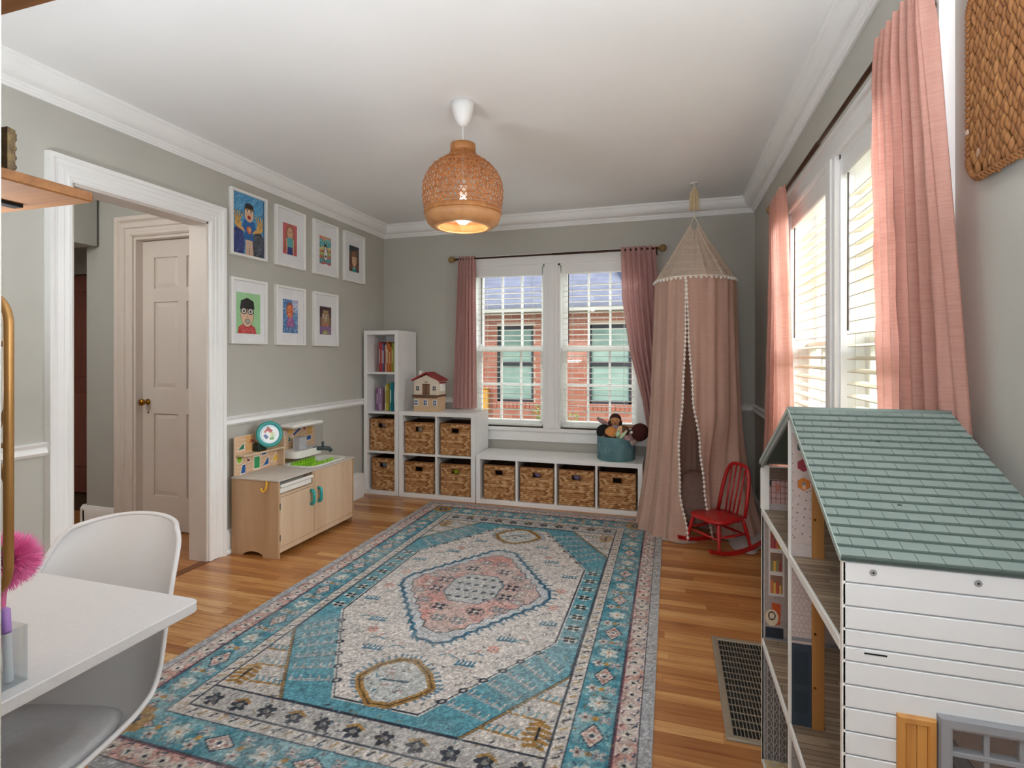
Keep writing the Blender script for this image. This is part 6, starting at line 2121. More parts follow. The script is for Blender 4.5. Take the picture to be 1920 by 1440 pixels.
# two small pendants in gold
for s2 in (-1, 1):
    cyy = HWY + s2 * .88
    pts = [(HWX - .155, cyy - .01), (HWX - .115, cyy + s2 * .07), (HWX - .03, cyy + s2 * .145), (HWX + .05, cyy + s2 * .135), (HWX + .125, cyy + s2 * .06), (HWX + .16, cyy), (HWX + .11, cyy - s2 * .08), (HWX + .02, cyy - s2 * .15), (HWX - .05, cyy - s2 * .145), (HWX - .12, cyy - s2 * .08)]
    for p, q_ in zip(pts, pts[1:] + pts[:1]):
        for k_ in range(4):
            mx_, my_ = p[0] + (q_[0] - p[0]) * k_ / 4, p[1] + (q_[1] - p[1]) * k_ / 4
            dx_, dy_ = mx_ - HWX, my_ - cyy; ln = math.hypot(dx_, dy_)
            cv.line([(mx_, my_), (mx_ + dx_ / ln * .040, my_ + dy_ / ln * .030 + .008)], .011, '#5c7f96')
    cv.poly(pts, '#c3c6c4'); cv.line(pts, .032, GOLD, True); cv.line(pts, .006, '#4a3a2a', True)
    for k_ in range(14):
        x_, y_ = HWX + rg.uniform(-.09, .09), cyy + rg.uniform(-.08, .08)
        cv.line([(x_, y_), (x_ + rg.uniform(-.03, .03), y_ + rg.uniform(-.02, .02))], .009, rg.choice(['#4d8aa0', '#8a9a9c', '#b98a7c', '#3a4656']))
    cv.line([(HWX - .05, cyy), (HWX + .05, cyy + .01)], .012, '#2f4a60')
# scattered sprigs on the cream field
for s1 in (-1, 1):
    for s2 in (-1, 1):
        for (x_, y_, kind_) in ((.47, .10, 0), (.48, .28, 1), (.40, .44, 2), (.30, .55, 0), (.36, .62, 3), (.22, .70, 1), (.26, .84, 3), (.12, .64, 2), (.16, 1.0 - .06, 3), (.50, .38, 3), (.44, .20, 3), (.33, .47, 1), (.24, .60, 2)):
            px_, py_ = HWX + s1 * x_, HWY + s2 * y_
            if kind_ == 0:
                flower(px_, py_, .028, '#cf9a8c', '#7d5a52', 6)
            elif kind_ == 1:
                for k_ in range(5):
                    cv.line([(px_ - .035 + k_ * .017, py_), (px_ - .030 + k_ * .017, py_ + .032)], .009, '#3d7a94')
                cv.line([(px_ - .04, py_ - .004), (px_ + .045, py_ + .004)], .010, '#3d6f88')
            elif kind_ == 2:
                cv.line([(px_ - .03, py_ - .02), (px_, py_), (px_ + .035, py_ - .012)], .009, '#5f8a98'); cv.line([(px_, py_), (px_ + .008, py_ + .028)], .009, '#cf9a8c')
            else:
                for k_ in range(4):
                    cv.line([(px_ + (k_ - 1.5) * .016, py_ + k_ * .010), (px_ + (k_ - 1.5) * .016 + .006, py_ + k_ * .010 + .016)], .0045, '#4d535c')
# end panels of grey with motifs
endm = (aB > 1.10) & (ex > .32)
cv.put(endm, '#bdb9b6')
for s2 in (-1, 1):
    cv.line([(HWX - .665, HWY + s2 * 1.10), (HWX + .665, HWY + s2 * 1.10)], .006, DARK)
    for i in range(11):
        x_ = HWX - .60 + i * .12; y_ = HWY + s2 * 1.17
        flower(x_, y_, .034, '#3a3f48', None, 5, '#8c8a88')
        if i % 2:
            cv.line([(x_ - .030, y_ + .018), (x_, y_ + .036), (x_ + .030, y_ + .018)], .012, GOLD)
        else:
            cv.line([(x_ - .03, y_ + .03), (x_ + .03, y_ - .03)], .005, '#5a5a60')
# borders
m1 = ((ex > .27) & (ex <= .32) & (ey > .27)) | ((ey > .27) & (ey <= .32) & (ex > .27))
cv.put(m1, '#cfc8c2')
m2 = ((ex > .12) & (ex <= .27) & (ey > .12)) | ((ey > .12) & (ey <= .27) & (ex > .12))
cv.put(m2, TEAL)
m3 = ((ex > .042) & (ex <= .12) & (ey > .042)) | ((ey > .042) & (ey <= .12) & (ex > .042))
cv.put(m3, '#cbb5ae')
m4 = (ex <= .042) | (ey <= .042)
cv.put(m4, GREY)
def ring(d, w, c):
    cv.line([(d, d), (2 * HWX - d, d), (2 * HWX - d, 2 * HWY - d), (d, 2 * HWY - d)], w, c, True)
n2_ = vnoise(16, 16, 41)
cv.put(m2 & (n2_ > .60), '#8fb6bd', .75); cv.put(m2 & (n2_ < .38), DTEAL, .7)
cv.put(m3 & (n2_ > .55), '#d6c9c3', .8); cv.put(m3 & (n2_ < .43), '#cf988c', .7)
for d, w, c in ((.042, .005, '#4a4f5c'), (.118, .005, '#8a4f5c'), (.125, .006, '#4d4f5c'), (.268, .008, '#3a4656'), (.322, .007, '#4a4f58')):
    ring(d, w, c)
def along(d, step, fn, jit=0):
    Wd, Hd = 2 * HWX, 2 * HWY
    n_a = int((Wd - 2 * d) / step); n_b = int((Hd - 2 * d) / step)
    for i in range(n_a):
        t = d + (i + .5) * (Wd - 2 * d) / n_a
        fn(t, d, 1, 0, i); fn(t, Hd - d, 1, 0, i)
    for i in range(n_b):
        t = d + (i + .5) * (Hd - 2 * d) / n_b
        fn(d, t, 0, 1, i); fn(Wd - d, t, 0, 1, i)
def f_pink(x_, y_, tx, ty, i):
    cv.ell(x_, y_, .021, .021, '#d8cfc6'); cv.ell(x_, y_, .0075, .0075, '#2e3440')
    cv.line([(x_ + ty * .026 - tx * .03, y_ + tx * .026 - ty * .03), (x_ + ty * .030 - tx * .015, y_ + tx * .03 - ty * .012)], .006, '#34506c')
    cv.line([(x_ - ty * .026 + tx * .03, y_ - tx * .026 + ty * .03), (x_ - ty * .020 + tx * .045, y_ - tx * .02 + ty * .045)], .006, '#6d4a56')
along(.081, .072, f_pink)
def f_teal(x_, y_, tx, ty, i):
    k_ = i % 4
    if k_ == 0:
        a_, b_ = (.062, .040) if tx else (.040, .062)
        cv.poly([(x_ - a_, y_), (x_, y_ + b_), (x_ + a_, y_), (x_, y_ - b_)], '#cfc0b8'); cv.poly([(x_ - a_ * .7, y_), (x_, y_ + b_ * .7), (x_ + a_ * .7, y_), (x_, y_ - b_ * .7)], '#b98478')
        flower(x_, y_, .022, '#d6cdc6', '#34404e', 6, '#4d5a68')
        cv.line([(x_ - a_, y_), (x_, y_ + b_), (x_ + a_, y_), (x_, y_ - b_)], .005, '#3a4656', True)
    elif k_ == 2:
        flower(x_, y_, .038, '#c9d0cc', '#c08a5c', 6, '#e0d2c0')
        cv.ell(x_, y_, .05, .05, '#7f99a0', 0, .8, .12)
    else:
        flower(x_ + ty * .035, y_ + tx * .035, .024, '#a9a2a4', '#2e3440', 4, '#d6cdc6'); flower(x_ - ty * .035, y_ - tx * .035, .024, '#c9c2bc', '#2e3440', 5, '#9a6f68')
        cv.line([(x_ - .03, y_ - .02), (x_, y_ + .004), (x_ + .03, y_ + .024)], .010, '#b9c4be')
        cv.ell(x_, y_, .012, .012, '#b98a4a')
along(.195, .085, f_teal)
def f_dash(x_, y_, tx, ty, i):
    cv.line([(x_ - .010 * ty - tx * .008, y_ - .010 * tx - ty * .008), (x_ + .014 * ty + tx * .008, y_ + .014 * tx + ty * .008)], .008, '#4a4d56' if i % 2 else '#b99a6a')
along(.296, .045, f_dash)
for sx_ in (.195, 2 * HWX - .195):
    for sy_ in (.195, 2 * HWY - .195):
        flower(sx_, sy_, .075, GOLD, '#2e3440', 8, '#c9c6c4'); flower(sx_, sy_, .032, '#34404e', None, 8, '#d2cac3')
# small dark pecks and sprigs all over, as the weave shows
rg = random.Random(77)
for _ in range(2600):
    x_, y_ = rg.uniform(.05, 2 * HWX - .05), rg.uniform(.05, 2 * HWY - .05)
    if abs(y_ - HWY) < 1.08 and abs(x_ - HWX) < .66 and rg.random() < .62:
        continue
    a_ = rg.uniform(0, 3.1416); l_ = rg.uniform(.006, .020)
    cv.line([(x_, y_), (x_ + l_ * math.cos(a_), y_ + l_ * math.sin(a_))], .0062, rg.choice(['#3a4150', '#4d5563', '#5b6f7d', '#7d6a6c', '#8a7a5c', '#6d8794']), alpha=.85)
# wear, fade with window sheen painted in as grey at both ends, and speckle
wear = vnoise(4, 4, 51); fine = vnoise(90, 90, 52, 2)
g_ = cv.a.mean(-1, keepdims=True)
fade_sheen = np.clip(.18 + (wear - .42) * 2.4, 0.10, .75)[..., None]
fade_sheen = np.maximum(fade_sheen, np.clip((np.abs(Bc) - .95) * 1.3, 0, .62)[..., None] * (wear[..., None] * 1.4))
cv.a = cv.a * (1 - fade_sheen * .55) + (np.array(hx('#c4bfbb')) * .75 + g_ * .25) * fade_sheen * .55
cv.a *= .90 * (1 + .40 * (fine - .5))[..., None]
cv.a *= (1 + .10 * RNG.standard_normal(cv.X.shape))[..., None]
rug = empty('area_rug', (RUGX, RUGY, 0), 'large faded oriental rug in teal, pink and cream', 'rug')
zz_ = .0085 + .0012 * fine + .0006 * RNG.random(cv.X.shape)
cv.build('pile', vcol_mat('rug_wool', .95, 0, 300, spec=.1), rug, lambda X, Y: (RUGX - HWX + X, RUGY - HWY + Y, zz_))
MB().box(RUGX - HWX - .004, RUGX + HWX + .004, RUGY - HWY - .004, RUGY + HWY + .004, .0006, .0082, .003).build('binding', mat('rug_binding', '#b4b4b8', .95, c2='#a6a6ac', nscale=90), rug)

# ------------------------------------------------------------------ floor register
M_vent = mat('pewter', '#a39a8b', .45, .45, c2='#938a7c', nscale=10)
vx0, vx1, vy0, vy1 = .181, .545, 1.918, 2.604
vt = empty('floor_vent', ((vx0 + vx1) / 2, (vy0 + vy1) / 2, 0), 'metal floor register grille set in the oak floor', 'vent')
MB().sweep3([(0, .0005), (0, .004), (.004, .007), (.022, .008), (.026, .005), (.027, .0005)], vx0 + .027, vx1 - .027, vy0 + .027, vy0 + .027, vy1 - .027, lambda a, b, d: (a, b, d), four=True).build('vent_frame', M_vent, vt)
MB().box(vx0 + .026, vx1 - .026, vy0 + .026, vy1 - .026, .0004, .0012).build('duct_shade_sheet', M_black, vt)  # flat black sheet stands in for the shade down the duct
nby = 15
for i in range(1, nby):
    yy = vy0 + .027 + (vy1 - vy0 - .054) * i / nby
    MB().box(vx0 + .026, vx1 - .026, yy - .0021, yy + .0021, .0013, .0050).build('cross_bar', M_vent, vt)
nbx = 26
for i in range(1, nbx):
    xx = vx0 + .027 + (vx1 - vx0 - .054) * i / nbx
    MB().box(xx - .0012, xx + .0012, vy0 + .026, vy1 - .026, .0015, .0058).build('grille_bar', M_vent, vt)
# ------------------------------------------------------------------ big dollhouse
HX0, HX1, HY0, HY1 = .280, .606, 1.020, 1.850
HM = 1.436
EZ, RZd = .952, 1.160
F1, F2 = .400, .812
M_dw = mat('dollhouse_white', '#e9e9ea', .45, c2='#e4e4e5', nscale=6)
M_dedge = mat('dollhouse_edge', '#f2efe9', .5)
M_sage = mat('sage_shingle', '#87958f', .7, c2='#7f8d88', nscale=8, kind='World')
M_saged = mat('sage_base', '#4f5f5a', .7)
M_ply = wood('dollhouse_ply', '#c08a4c', '#a8723a', .45, 2, 1.2)
M_print = vcol_mat('dollhouse_print', .4, .06, 120)
dh = empty('dollhouse', ((HX0 + HX1) / 2, HM, 0), 'tall open-front dollhouse with sage shingle roof and white siding', 'dollhouse')
# near side wall with siding boards and window opening
SWx0, SWx1, SWz0, SWz1 = .432, .556, .545, .702
nearw = MB().box(HX0, SWx0, HY0 + .004, HY0 + .010, .0, EZ).box(SWx1, HX1, HY0 + .004, HY0 + .010, 0, EZ).box(SWx0, SWx1, HY0 + .004, HY0 + .010, 0, SWz0).box(SWx0, SWx1, HY0 + .004, HY0 + .010, SWz1, EZ).build('side_wall', mat('siding_groove', '#b4b4b8', .6), dh)
ztop = EZ
edges = [EZ, .916, .876, .837, .808, .783, .743, .704, .664, .625, .585, .546, .506, .466, .427, .387, .348, .308, .268, .229, .189, .15, .11, .07, .03, 0]
for z1_, z0_ in zip(edges, edges[1:]):
    segs = [(HX0, HX1)]
    if z0_ < SWz1 - .001 and z1_ > SWz0 + .001:
        segs = [(HX0, SWx0), (SWx1, HX1)]
    for a0, a1 in segs:
        MB().box(a0, a1, HY0, HY0 + .0045, z0_ + .0013, z1_ - .0013, .0012).build('siding_board', M_dw, nearw)
MB().box(HX0 - .001, HX0 + .004, HY0, HY0 + .010, 0, EZ).build('front_edge', M_dedge, dh)
for xx in (.325, .470):
    b = MB().lathe([(0, -.0016), (.0052, -.0016), (.0058, 0), (0, .0)], (xx, HY0, .937), 14, 'y').build('screw', mat('screw_silver', '#b9b9bb', .35, .6), dh)
    MB().lathe([(0, -.0022), (.0016, -.0022), (.0016, -.0016), (0, -.0016)], (xx, HY0, .937), 8, 'y').build('screw_hole', M_black, b)
MB().box(.312, .345, HY0 - .0008, HY0 + .001, .799, .8015).build('slot', M_black, dh)
# window and shutters
M_wg = mat('grey_window_plastic', '#9a9ba0', .45)
M_sh = wood('shutter_pine', '#cf944c', '#bd8040', .45, 2, 1.5)
wf = MB().sweep3([(0, -.012), (0, .010), (.004, .012), (.016, .012), (.018, .006), (.018, -.002), (.004, -.002), (.004, -.012)], SWx0, SWx1, SWz0, SWz0, SWz1, lambda a, b, d: (a, HY0 - d, b), four=True)
fo = wf.build('window_frame', M_wg, dh)
MB().box(SWx0 + .044, SWx0 + .052, HY0 - .004, HY0 + .004, SWz0, SWz1, .001).build('window_bar', M_wg, fo)
MB().box(SWx0 + .090, SWx0 + .097, HY0 - .004, HY0 + .004, SWz0, SWz1, .001).build('window_bar', M_wg, fo)
for zz in (.583, .622, .661):
    MB().box(SWx0, SWx1, HY0 - .006, HY0 + .010, zz - .004, zz + .004, .001).build('window_bar', M_wg, fo)
for a0, a1 in ((SWx0 - .074, SWx0 - .020), (SWx1 + .020, SWx1 + .048)):
    s_ = MB().sweep3([(0, 0), (0, .006), (.002, .009), (.010, .009), (.012, .007), (.012, 0)], a0 + .012, a1 - .012, SWz0 - .028, SWz0 - .028, SWz1 - .004, lambda a, b, d: (a, HY0 - d, b), four=True).build('shutter', M_sh, dh)
    n = max(1, int((a1 - a0 - .024) / .010))
    for i in range(n):
        q0 = a0 + .012 + (a1 - a0 - .024) * i / n; q1 = a0 + .012 + (a1 - a0 - .024) * (i + 1) / n
        MB().box(q0 + .0003, q1 - .0003, HY0 - .006, HY0 - .001, SWz0 - .028, SWz1 - .004, .0008).build('shutter_board', M_sh, s_)
# far side wall, back wall, floors
MB().box(HX0, HX1, HY1 - .010, HY1, 0, EZ - .004).build('far_wall', M_dw, dh)
MB().box(HX0 - .004, HX0 + .020, HY1 - .020, HY1 + .001, F2, EZ + .002, .001).build('far_wall_edge', M_dedge, dh)
MB().box(HX0 - .001, HX0 + .004, HY1 - .010, HY1, 0, F2).build('front_edge', M_dedge, dh)
bwall = MB().prism([(HY0 + .010, 0), (HY1 - .010, 0), (HY1 - .010, EZ), (HM, RZd - .010), (HY0 + .010, EZ)], 'x', HX1 - .008, HX1).build('back_wall', M_dw, dh)
def floor_slab(z, name):
    MB().box(HX0 + .004, HX1 - .008, HY0 + .010, HY1 - .010, z - .012, z - .001).build(name, M_dw, dh)
    MB().box(HX0 - .002, HX0 + .004, HY0 + .010, HY1 - .010, z - .017, z + .002, .001).build('front_edge', M_dedge, dh)
for z in (F1, F2):
    floor_slab(z, 'floor_slab')
MB().box(HX0, HX1 - .008, HY0 + .010, HY1 - .010, .004, .016).build('floor_slab', M_dw, dh)
# printed floors
def plank_print(w, h, tones, seed, pw=.016):
    c = Canvas(w, h, .0026, tones[0])
    rg = random.Random(seed)
    y = 0
    while y < h:
        x_ = -rg.uniform(0, .1)
        while x_ < w:
            ln = rg.uniform(.08, .2)
            c.rect(x_, y, x_ + ln, y + pw, rg.choice(tones)); c.line([(x_ + ln, y), (x_ + ln, y + pw)], .002, '#4a3c32')
            x_ += ln
        c.line([(0, y), (w, y)], .0022, '#5a4a3e')
        y += pw
    return c
fw_, fd_ = HX1 - HX0 - .012, HY1 - HY0 - .020
for z, sd in ((F2, 1), (F1, 2)):
    plank_print(fw_, fd_, ['#8f7a66', '#9c8872', '#84705d', '#a8947c', '#93806c'], sd, .017 if z == F2 else .017).build('printed_floor', M_print, dh, lambda X, Y, z=z: (HX0 + .004 + X, HY0 + .010 + Y, z - .0005 + X * 0))
c = Canvas(fw_, fd_, .003, '#c9b48c')
rg = random.Random(9)
for _ in range(900):
    x_, y_ = rg.uniform(0, fw_), rg.uniform(0, fd_)
    c.ell(x_, y_, .009, .005, rg.choice(['#d8ccb0', '#c2a468', '#e0d8c4', '#cdb684', '#b9b4a4']), rg.uniform(0, 3))
c.build('printed_floor', M_print, dh, lambda X, Y: (HX0 + .004 + X, HY0 + .010 + Y, .0165 + X * 0))
# round pink rug print on the middle floor
c = Canvas(.22, .30, .003, '#9c8872')
c.a[:] = hx('#9c8872')
c.ell(.11, .15, .108, .148, '#c58fa8'); c.ell(.11, .15, .104, .143, '#4f5580', 0, 1, .10); c.ell(.11, .15, .092, .128, '#c893ac')
msk = np.hypot((c.X - .11) / .106, (c.Y - .15) / .146)
def rugmap(X, Y):
    u, v = X - .11, Y - .15
    r = np.hypot(u / .107, v / .147); s_ = np.minimum(1, 1 / np.maximum(r, 1e-6))
    return HX0 + .17 + u * s_, 1.23 + v * s_, F1 + .0006 + X * 0
c.build('printed_rug', M_print, dh, rugmap)
# back wall prints
def back_print(z0, z1, y0, y1, draw, base_):
    c = Canvas(y1 - y0, z1 - z0, .0028, base_)
    draw(c)
    c.build('wall_print', M_print, dh, lambda X, Y: (HX1 - .0085 + X * 0, y0 + X, z0 + Y))
def pr_attic_far(c):
    c.rect(0, 0, c.w, .05, '#b9a8a0'); c.rect(0, .05, c.w, c.h, '#c69a94')
    rg = random.Random(2)
    for _ in range(240):
        c.ell(rg.uniform(0, c.w), rg.uniform(.05, c.h), .004, .004, rg.choice(['#d6aea6', '#b5827c']))
    for i in range(9):
        c.line([(i * .048, .05), (i * .048, .17)], .004, '#4a3434')
    for z in (.065, .09, .115, .14, .165):
        c.line([(0, z), (c.w, z)], .003, '#4a3434')
    c.rect(0, .17, c.w, c.h, '#8d7464')
    c.poly([(.26, .14), (.34, .14), (.33, .10), (.30, .085), (.28, .10)], '#c0695e')
    c.poly([(.33, .15), (.39, .16), (.38, .125), (.34, .12)], '#26303c')
def pr_attic_near(c):
    c.rect(0, 0, c.w, c.h, '#b5a8a2'); c.rect(0, 0, c.w, .045, '#a9a9aa')
def pr_mid_far(c):
    c.rect(0, 0, c.w, c.h, '#a99c96')
    rg = random.Random(5)
    for _ in range(50):
        x_, y_ = rg.uniform(0, c.w), rg.uniform(.1, c.h)
        c.line([(x_, y_), (x_ + .02, y_ + .01), (x_ + .03, y_ - .01)], .002, '#7d706a')
    c.rect(.12, .18, .36, .40, '#d2c8c2')
    for i in range(2):
        for j in range(3):
            x_, y_ = .13 + i * .115, .19 + j * .07
            c.rect(x_, y_, x_ + .105, y_ + .058, '#8d6a58')
            for k_ in range(4):
                c.rect(x_ + .01 + k_ * .02, y_, x_ + .025 + k_ * .02, y_ + rg.uniform(.025, .05), rg.choice(['#c0503c', '#d8784a', '#e0b050', '#b04048', '#6d8a8c']))
    c.rect(0, 0, c.w, .045, '#8b8b8f'); c.rect(.05, .03, .38, .075, '#2e3440')
    c.poly([(.20, .08), (.31, .085), (.32, .16), (.22, .165)], '#c8552e')
    c.ell(.30, .115, .036, .036, '#e0cdb0'); c.ell(.30, .12, .024, .024, '#3a3230', 0, 1, .3)
def pr_mid_near(c):
    c.rect(0, 0, c.w, c.h, '#b8aaa4'); c.rect(0, 0, c.w, .05, '#9a9aa0'); c.rect(0, .05, c.w, .055, '#6d6a6c')
def pr_low_far(c):
    c.rect(0, 0, c.w, c.h, '#8c8a8a')
    c.rect(.06, 0, .36, .36, '#6d6a68')
    for i in range(5):
        c.line([(.07 + i * .07, 0), (.07 + i * .07, .36)], .006, '#b4aeb0')
    for i in range(6):
        for j in range(7):
            c.ell(.09 + i * .05, .03 + j * .05, .026, .024, '#b4aeb0', 0, 1, .22)
def pr_low_near(c):
    c.rect(0, 0, c.w, c.h, '#b5b0ad')
    rg = random.Random(12)
    for i in range(10):
        c.rect(i * .04, 0, i * .04 + .003, .22, '#9a9590')
    c.rect(.05, .0, .2, .2, '#2e3440')
def far_print(z0, z1, draw, base_):
    c = Canvas(HX1 - HX0 - .014, z1 - z0, .0013, base_)
    draw(c)
    c.build('wall_print', M_print, dh, lambda X, Y: (HX0 + .006 + X, HY1 - .0106 + X * 0, z0 + Y))
def fp_attic(c):
    c.rect(0, 0, c.w, .020, '#b5a9a6'); c.rect(0, .020, c.w, .095, '#c79f99'); c.rect(0, .095, c.w, c.h, '#7d6658')
    rg = random.Random(2)
    for _ in range(420):
        c.ell(rg.uniform(0, c.w), rg.uniform(.022, .095), .0016, .0016, rg.choice(['#d8b2ab', '#b5827c']))
    for k_ in range(26):
        c.line([(.008 + k_ * .013, .020), (.008 + k_ * .013, .095)], .0014, '#4a3434')
    for z in (.036, .055, .074, .093):
        c.line([(0, z), (c.w, z)], .0014, '#4a3434')
    for k_ in range(6):
        c.line([(0, .10 + k_ * .009), (c.w, .10 + k_ * .009)], .0013, '#5a463c')
    c.poly([(.030, .082), (.047, .080), (.044, .062), (.036, .056), (.032, .066)], '#c0796c')
    c.poly([(.006, .086), (.020, .092), (.022, .078), (.008, .070)], '#26303c')
def fp_mid(c):
    rg = random.Random(5)
    for _ in range(120):
        x_, y_ = rg.uniform(0, c.w), rg.uniform(.03, c.h)
        c.line([(x_, y_), (x_ + .012, y_ + .008), (x_ + .02, y_ - .006)], .0012, '#867a74')
    for bx_ in (0.012, .13, .23):
        c.rect(bx_, .14, bx_ + .046, .36, '#d6cdc8')
        for j in range(3):
            y_ = .147 + j * .071
            c.rect(bx_ + .005, y_, bx_ + .041, y_ + .058, '#8d6a58')
            for k_ in range(4):
                c.rect(bx_ + .007 + k_ * .008, y_, bx_ + .0125 + k_ * .008, y_ + rg.uniform(.018, .045), rg.choice(['#c0503c', '#d8784a', '#e0b050', '#b04048', '#8a8d60']))
    c.rect(0, 0, c.w, .012, '#8b8b8f'); c.rect(.003, .006, .055, .040, '#2e3440')
    c.poly([(.018, .045), (.046, .05), (.048, .115), (.022, .118)], '#c8552e')
    c.ell(.022, .070, .019, .026, '#e0cdb0'); c.ell(.022, .076, .011, .014, '#3a3230', 0, 1, .3)
def fp_low(c):
    c.rect(.006, 0, .066, .36, '#6d6a68')
    for i in range(4):
        c.line([(.010 + i * .017, 0), (.010 + i * .017, .36)], .0024, '#b9b3b5')
    for i in range(4):
        for j in range(14):
            c.ell(.012 + i * .016, .012 + j * .026, .0085, .013, '#b9b3b5', 0, 1, .2)
far_print(F2, EZ - .006, fp_attic, '#c79f99'); far_print(F1, F2 - .014, fp_mid, '#a99c96'); far_print(.017, F1 - .014, fp_low, '#8c8a8a')
back_print(F2, EZ, HM, HY1 - .012, pr_attic_far, '#c69a94'); back_print(F2, EZ, HY0 + .012, HM, pr_attic_near, '#b5a8a2')
back_print(F1, F2 - .014, HM, HY1 - .012, pr_mid_far, '#a99c96'); back_print(F1, F2 - .014, HY0 + .012, HM, pr_mid_near, '#b8aaa4')
back_print(.017, F1 - .014, HM, HY1 - .012, pr_low_far, '#8c8a8a'); back_print(.017, F1 - .014, HY0 + .012, HM, pr_low_near, '#b5b0ad')
# centre divider with printed panels and a pine post
def roof_z(y):
    return EZ + (RZd - EZ) * (1 - abs(y - HM) / (HM - HY0))
MB().box(HX0 - .003, HX0 + .004, HM - .005, HM + .005, .0, RZd - .012, .001).build('centre_edge', M_dedge, dh)
MB().box(HX0 + .004, HX0 + .047, HM - .004, HM + .004, .016, RZd - .014).build('centre_wall', M_dw, dh)
MB().box(HX0 + .0475, HX0 + .074, HM - .009, HM + .004, .016, RZd - .022, .001).build('pine_post', M_ply, dh)
for zz in (.63, .50, .905):
    MB().lathe([(0, -.002), (.003, -.002), (.003, 0), (0, 0)], (HX0 + .053, HM - .009, zz), 8, 'y').build('post_screw', M_brass, dh)
def div_print(z0, z1, draw, base_):
    c = Canvas(.043, z1 - z0, .0012, base_)
    draw(c)
    c.build('divider_print', M_print, dh, lambda X, Y: (HX0 + .004 + X, HM - .0046 + X * 0, z0 + Y))
def dv_top(c):
    c.rect(0, 0, c.w, .03, '#cdbfba'); c.line([(0, .031), (c.w, .031)], .0012, '#b5a49e')
    rg = random.Random(3)
    for k_ in range(14):
        c.ell(.006 + (k_ * 17 % 32) / 1000, .045 + k_ * .0102, .0016, .0016, '#3a302e')
    for k_ in range(11):
        c.ell(.040, .05 + k_ * .022, .0012, .0012, '#3a302e'); c.ell(.002, .05 + k_ * .022, .001, .001, '#3a302e')
    for zz, cc in ((.268, '#2e3f4c'), (.222, '#9c3f4a'), (.176, '#d07a34')):
        pts = [(.026 + .0155 * math.cos(math.pi / 6 + q * math.pi / 3), zz + .0165 * math.sin(math.pi / 6 + q * math.pi / 3)) for q in range(6)]
        c.poly(pts, cc)
    c.ell(.030, .264, .008, .006, '#e0b02e'); c.ell(.027, .271, .005, .005, '#e0b02e'); c.ell(.0215, .270, .002, .0012, '#d0702a')
    c.ell(.026, .176, .0045, .0045, '#7d8a90'); c.rect(.0235, .164, .030, .174, '#e0b49a')
def dv_mid(c):
    c.rect(0, 0, c.w, .20, '#3a4650'); c.rect(0, .205, c.w, .215, '#8a8a8e')
    for i in range(6):
        for j in range(18):
            pts = [(i * .0105 + (j % 2) * .005 + .0052 * math.cos(q * math.pi / 3), .222 + j * .0105 + .0052 * math.sin(q * math.pi / 3)) for q in range(6)]
            c.line(pts, .0008, '#a8948e', True)
    c.rect(.004, .03, .036, .085, '#323d46'); c.rect(.004, .10, .036, .18, '#323d46')
def dv_low(c):
    c.rect(0, 0, c.w, c.h, '#a7a5a4')
    for j in range(8):
        c.line([(0, j * .05), (c.w, j * .05 + .02)], .003, '#8b8886')
div_print(F2, F2 + .30, dv_top, '#d3c0ba'); div_print(F1, F2 - .014, dv_mid, '#d0c0ba'); div_print(.017, F1 - .014, dv_low, '#a7a5a4')
# roof: slabs, shingles, ridge cap, gable edges
rl = HM - HY0
def roof_pt(side, s, off):
    """s from eave (0) to ridge (1); off above the slab."""
    y = (HY0 - .004 + (rl + .004) * s) if side < 0 else (HY1 + .004 - (rl + .004) * s)
    z = EZ + .002 + (RZd - EZ) * s
    ln = math.hypot(rl, RZd - EZ)
    ny, nz = (-(RZd - EZ) / ln * (1 if side < 0 else -1), rl / ln)
    return y + ny * off, z + nz * off
roofs = {}
RX0, RX1 = HX0 - .004, HX1 + .004
for side in (-1, 1):
    a, b, c_, d = roof_pt(side, 0, 0), roof_pt(side, 1, 0), roof_pt(side, 1, .007), roof_pt(side, 0, .007)
    roofs[side] = MB().prism([a, b, c_, d], 'x', RX0, RX1).build('roof', M_saged, dh)
    MB().prism([roof_pt(side, 0, -.001), roof_pt(side, 1, -.001), roof_pt(side, 1, .010), roof_pt(side, 0, .010)], 'x', RX0 - .002, RX0).build('gable_edge', mat('sage_edge', '#a9b5ae', .6), roofs[side])
nrow = 19
ln_x = .0372
for side in (-1, 1):
    for r_ in range(nrow):
        s0, s1 = r_ / nrow, (r_ + 1) / nrow
        x_ = RX0 - ln_x * ((r_ * .37) % 1.0)
        while x_ < RX1 - .002:
            xa, xb = max(x_, RX0), min(x_ + ln_x, RX1)
            if xb - xa > .003:
                if side < 0:
                    p = [roof_pt(side, s0 + .006, .0071), roof_pt(side, s1 - .004, .0071), roof_pt(side, s1 - .004, .0082), roof_pt(side, s0 + .006, .0108)]
                    MB().prism(p, 'x', xa + .0005, xb - .0005).build('shingle', M_sage, roofs[side])
            x_ += ln_x
    if side > 0:
        for r_ in range(nrow):
            s0, s1 = r_ / nrow, (r_ + 1) / nrow
            MB().prism([roof_pt(side, s0 + .006, .0071), roof_pt(side, s1 - .004, .0071), roof_pt(side, s1 - .004, .0082), roof_pt(side, s0 + .006, .0108)], 'x', RX0, RX1).build('shingle_course', M_sage, roofs[side])
MB().tube([(RX0, HM, RZd + .008), (RX1, HM, RZd + .008)], .0075, 10).build('ridge_cap', M_sage, dh, True)
for (s_, xx) in ((.735, .43), (.30, .405)):
    y_, z_ = roof_pt(-1, s_, .0095)
    MB().ball((xx, y_, z_), .004, 8, 6, (1, 1, .4)).build('roof_screw', M_saged, dh, True)
# attic rafters seen from below
MB().tube([(HX0 + .10, HM + .02, RZd - .03), (HX0 + .10, HY1 - .03, EZ - .01)], .004, 6).build('rafter', M_dedge, dh)
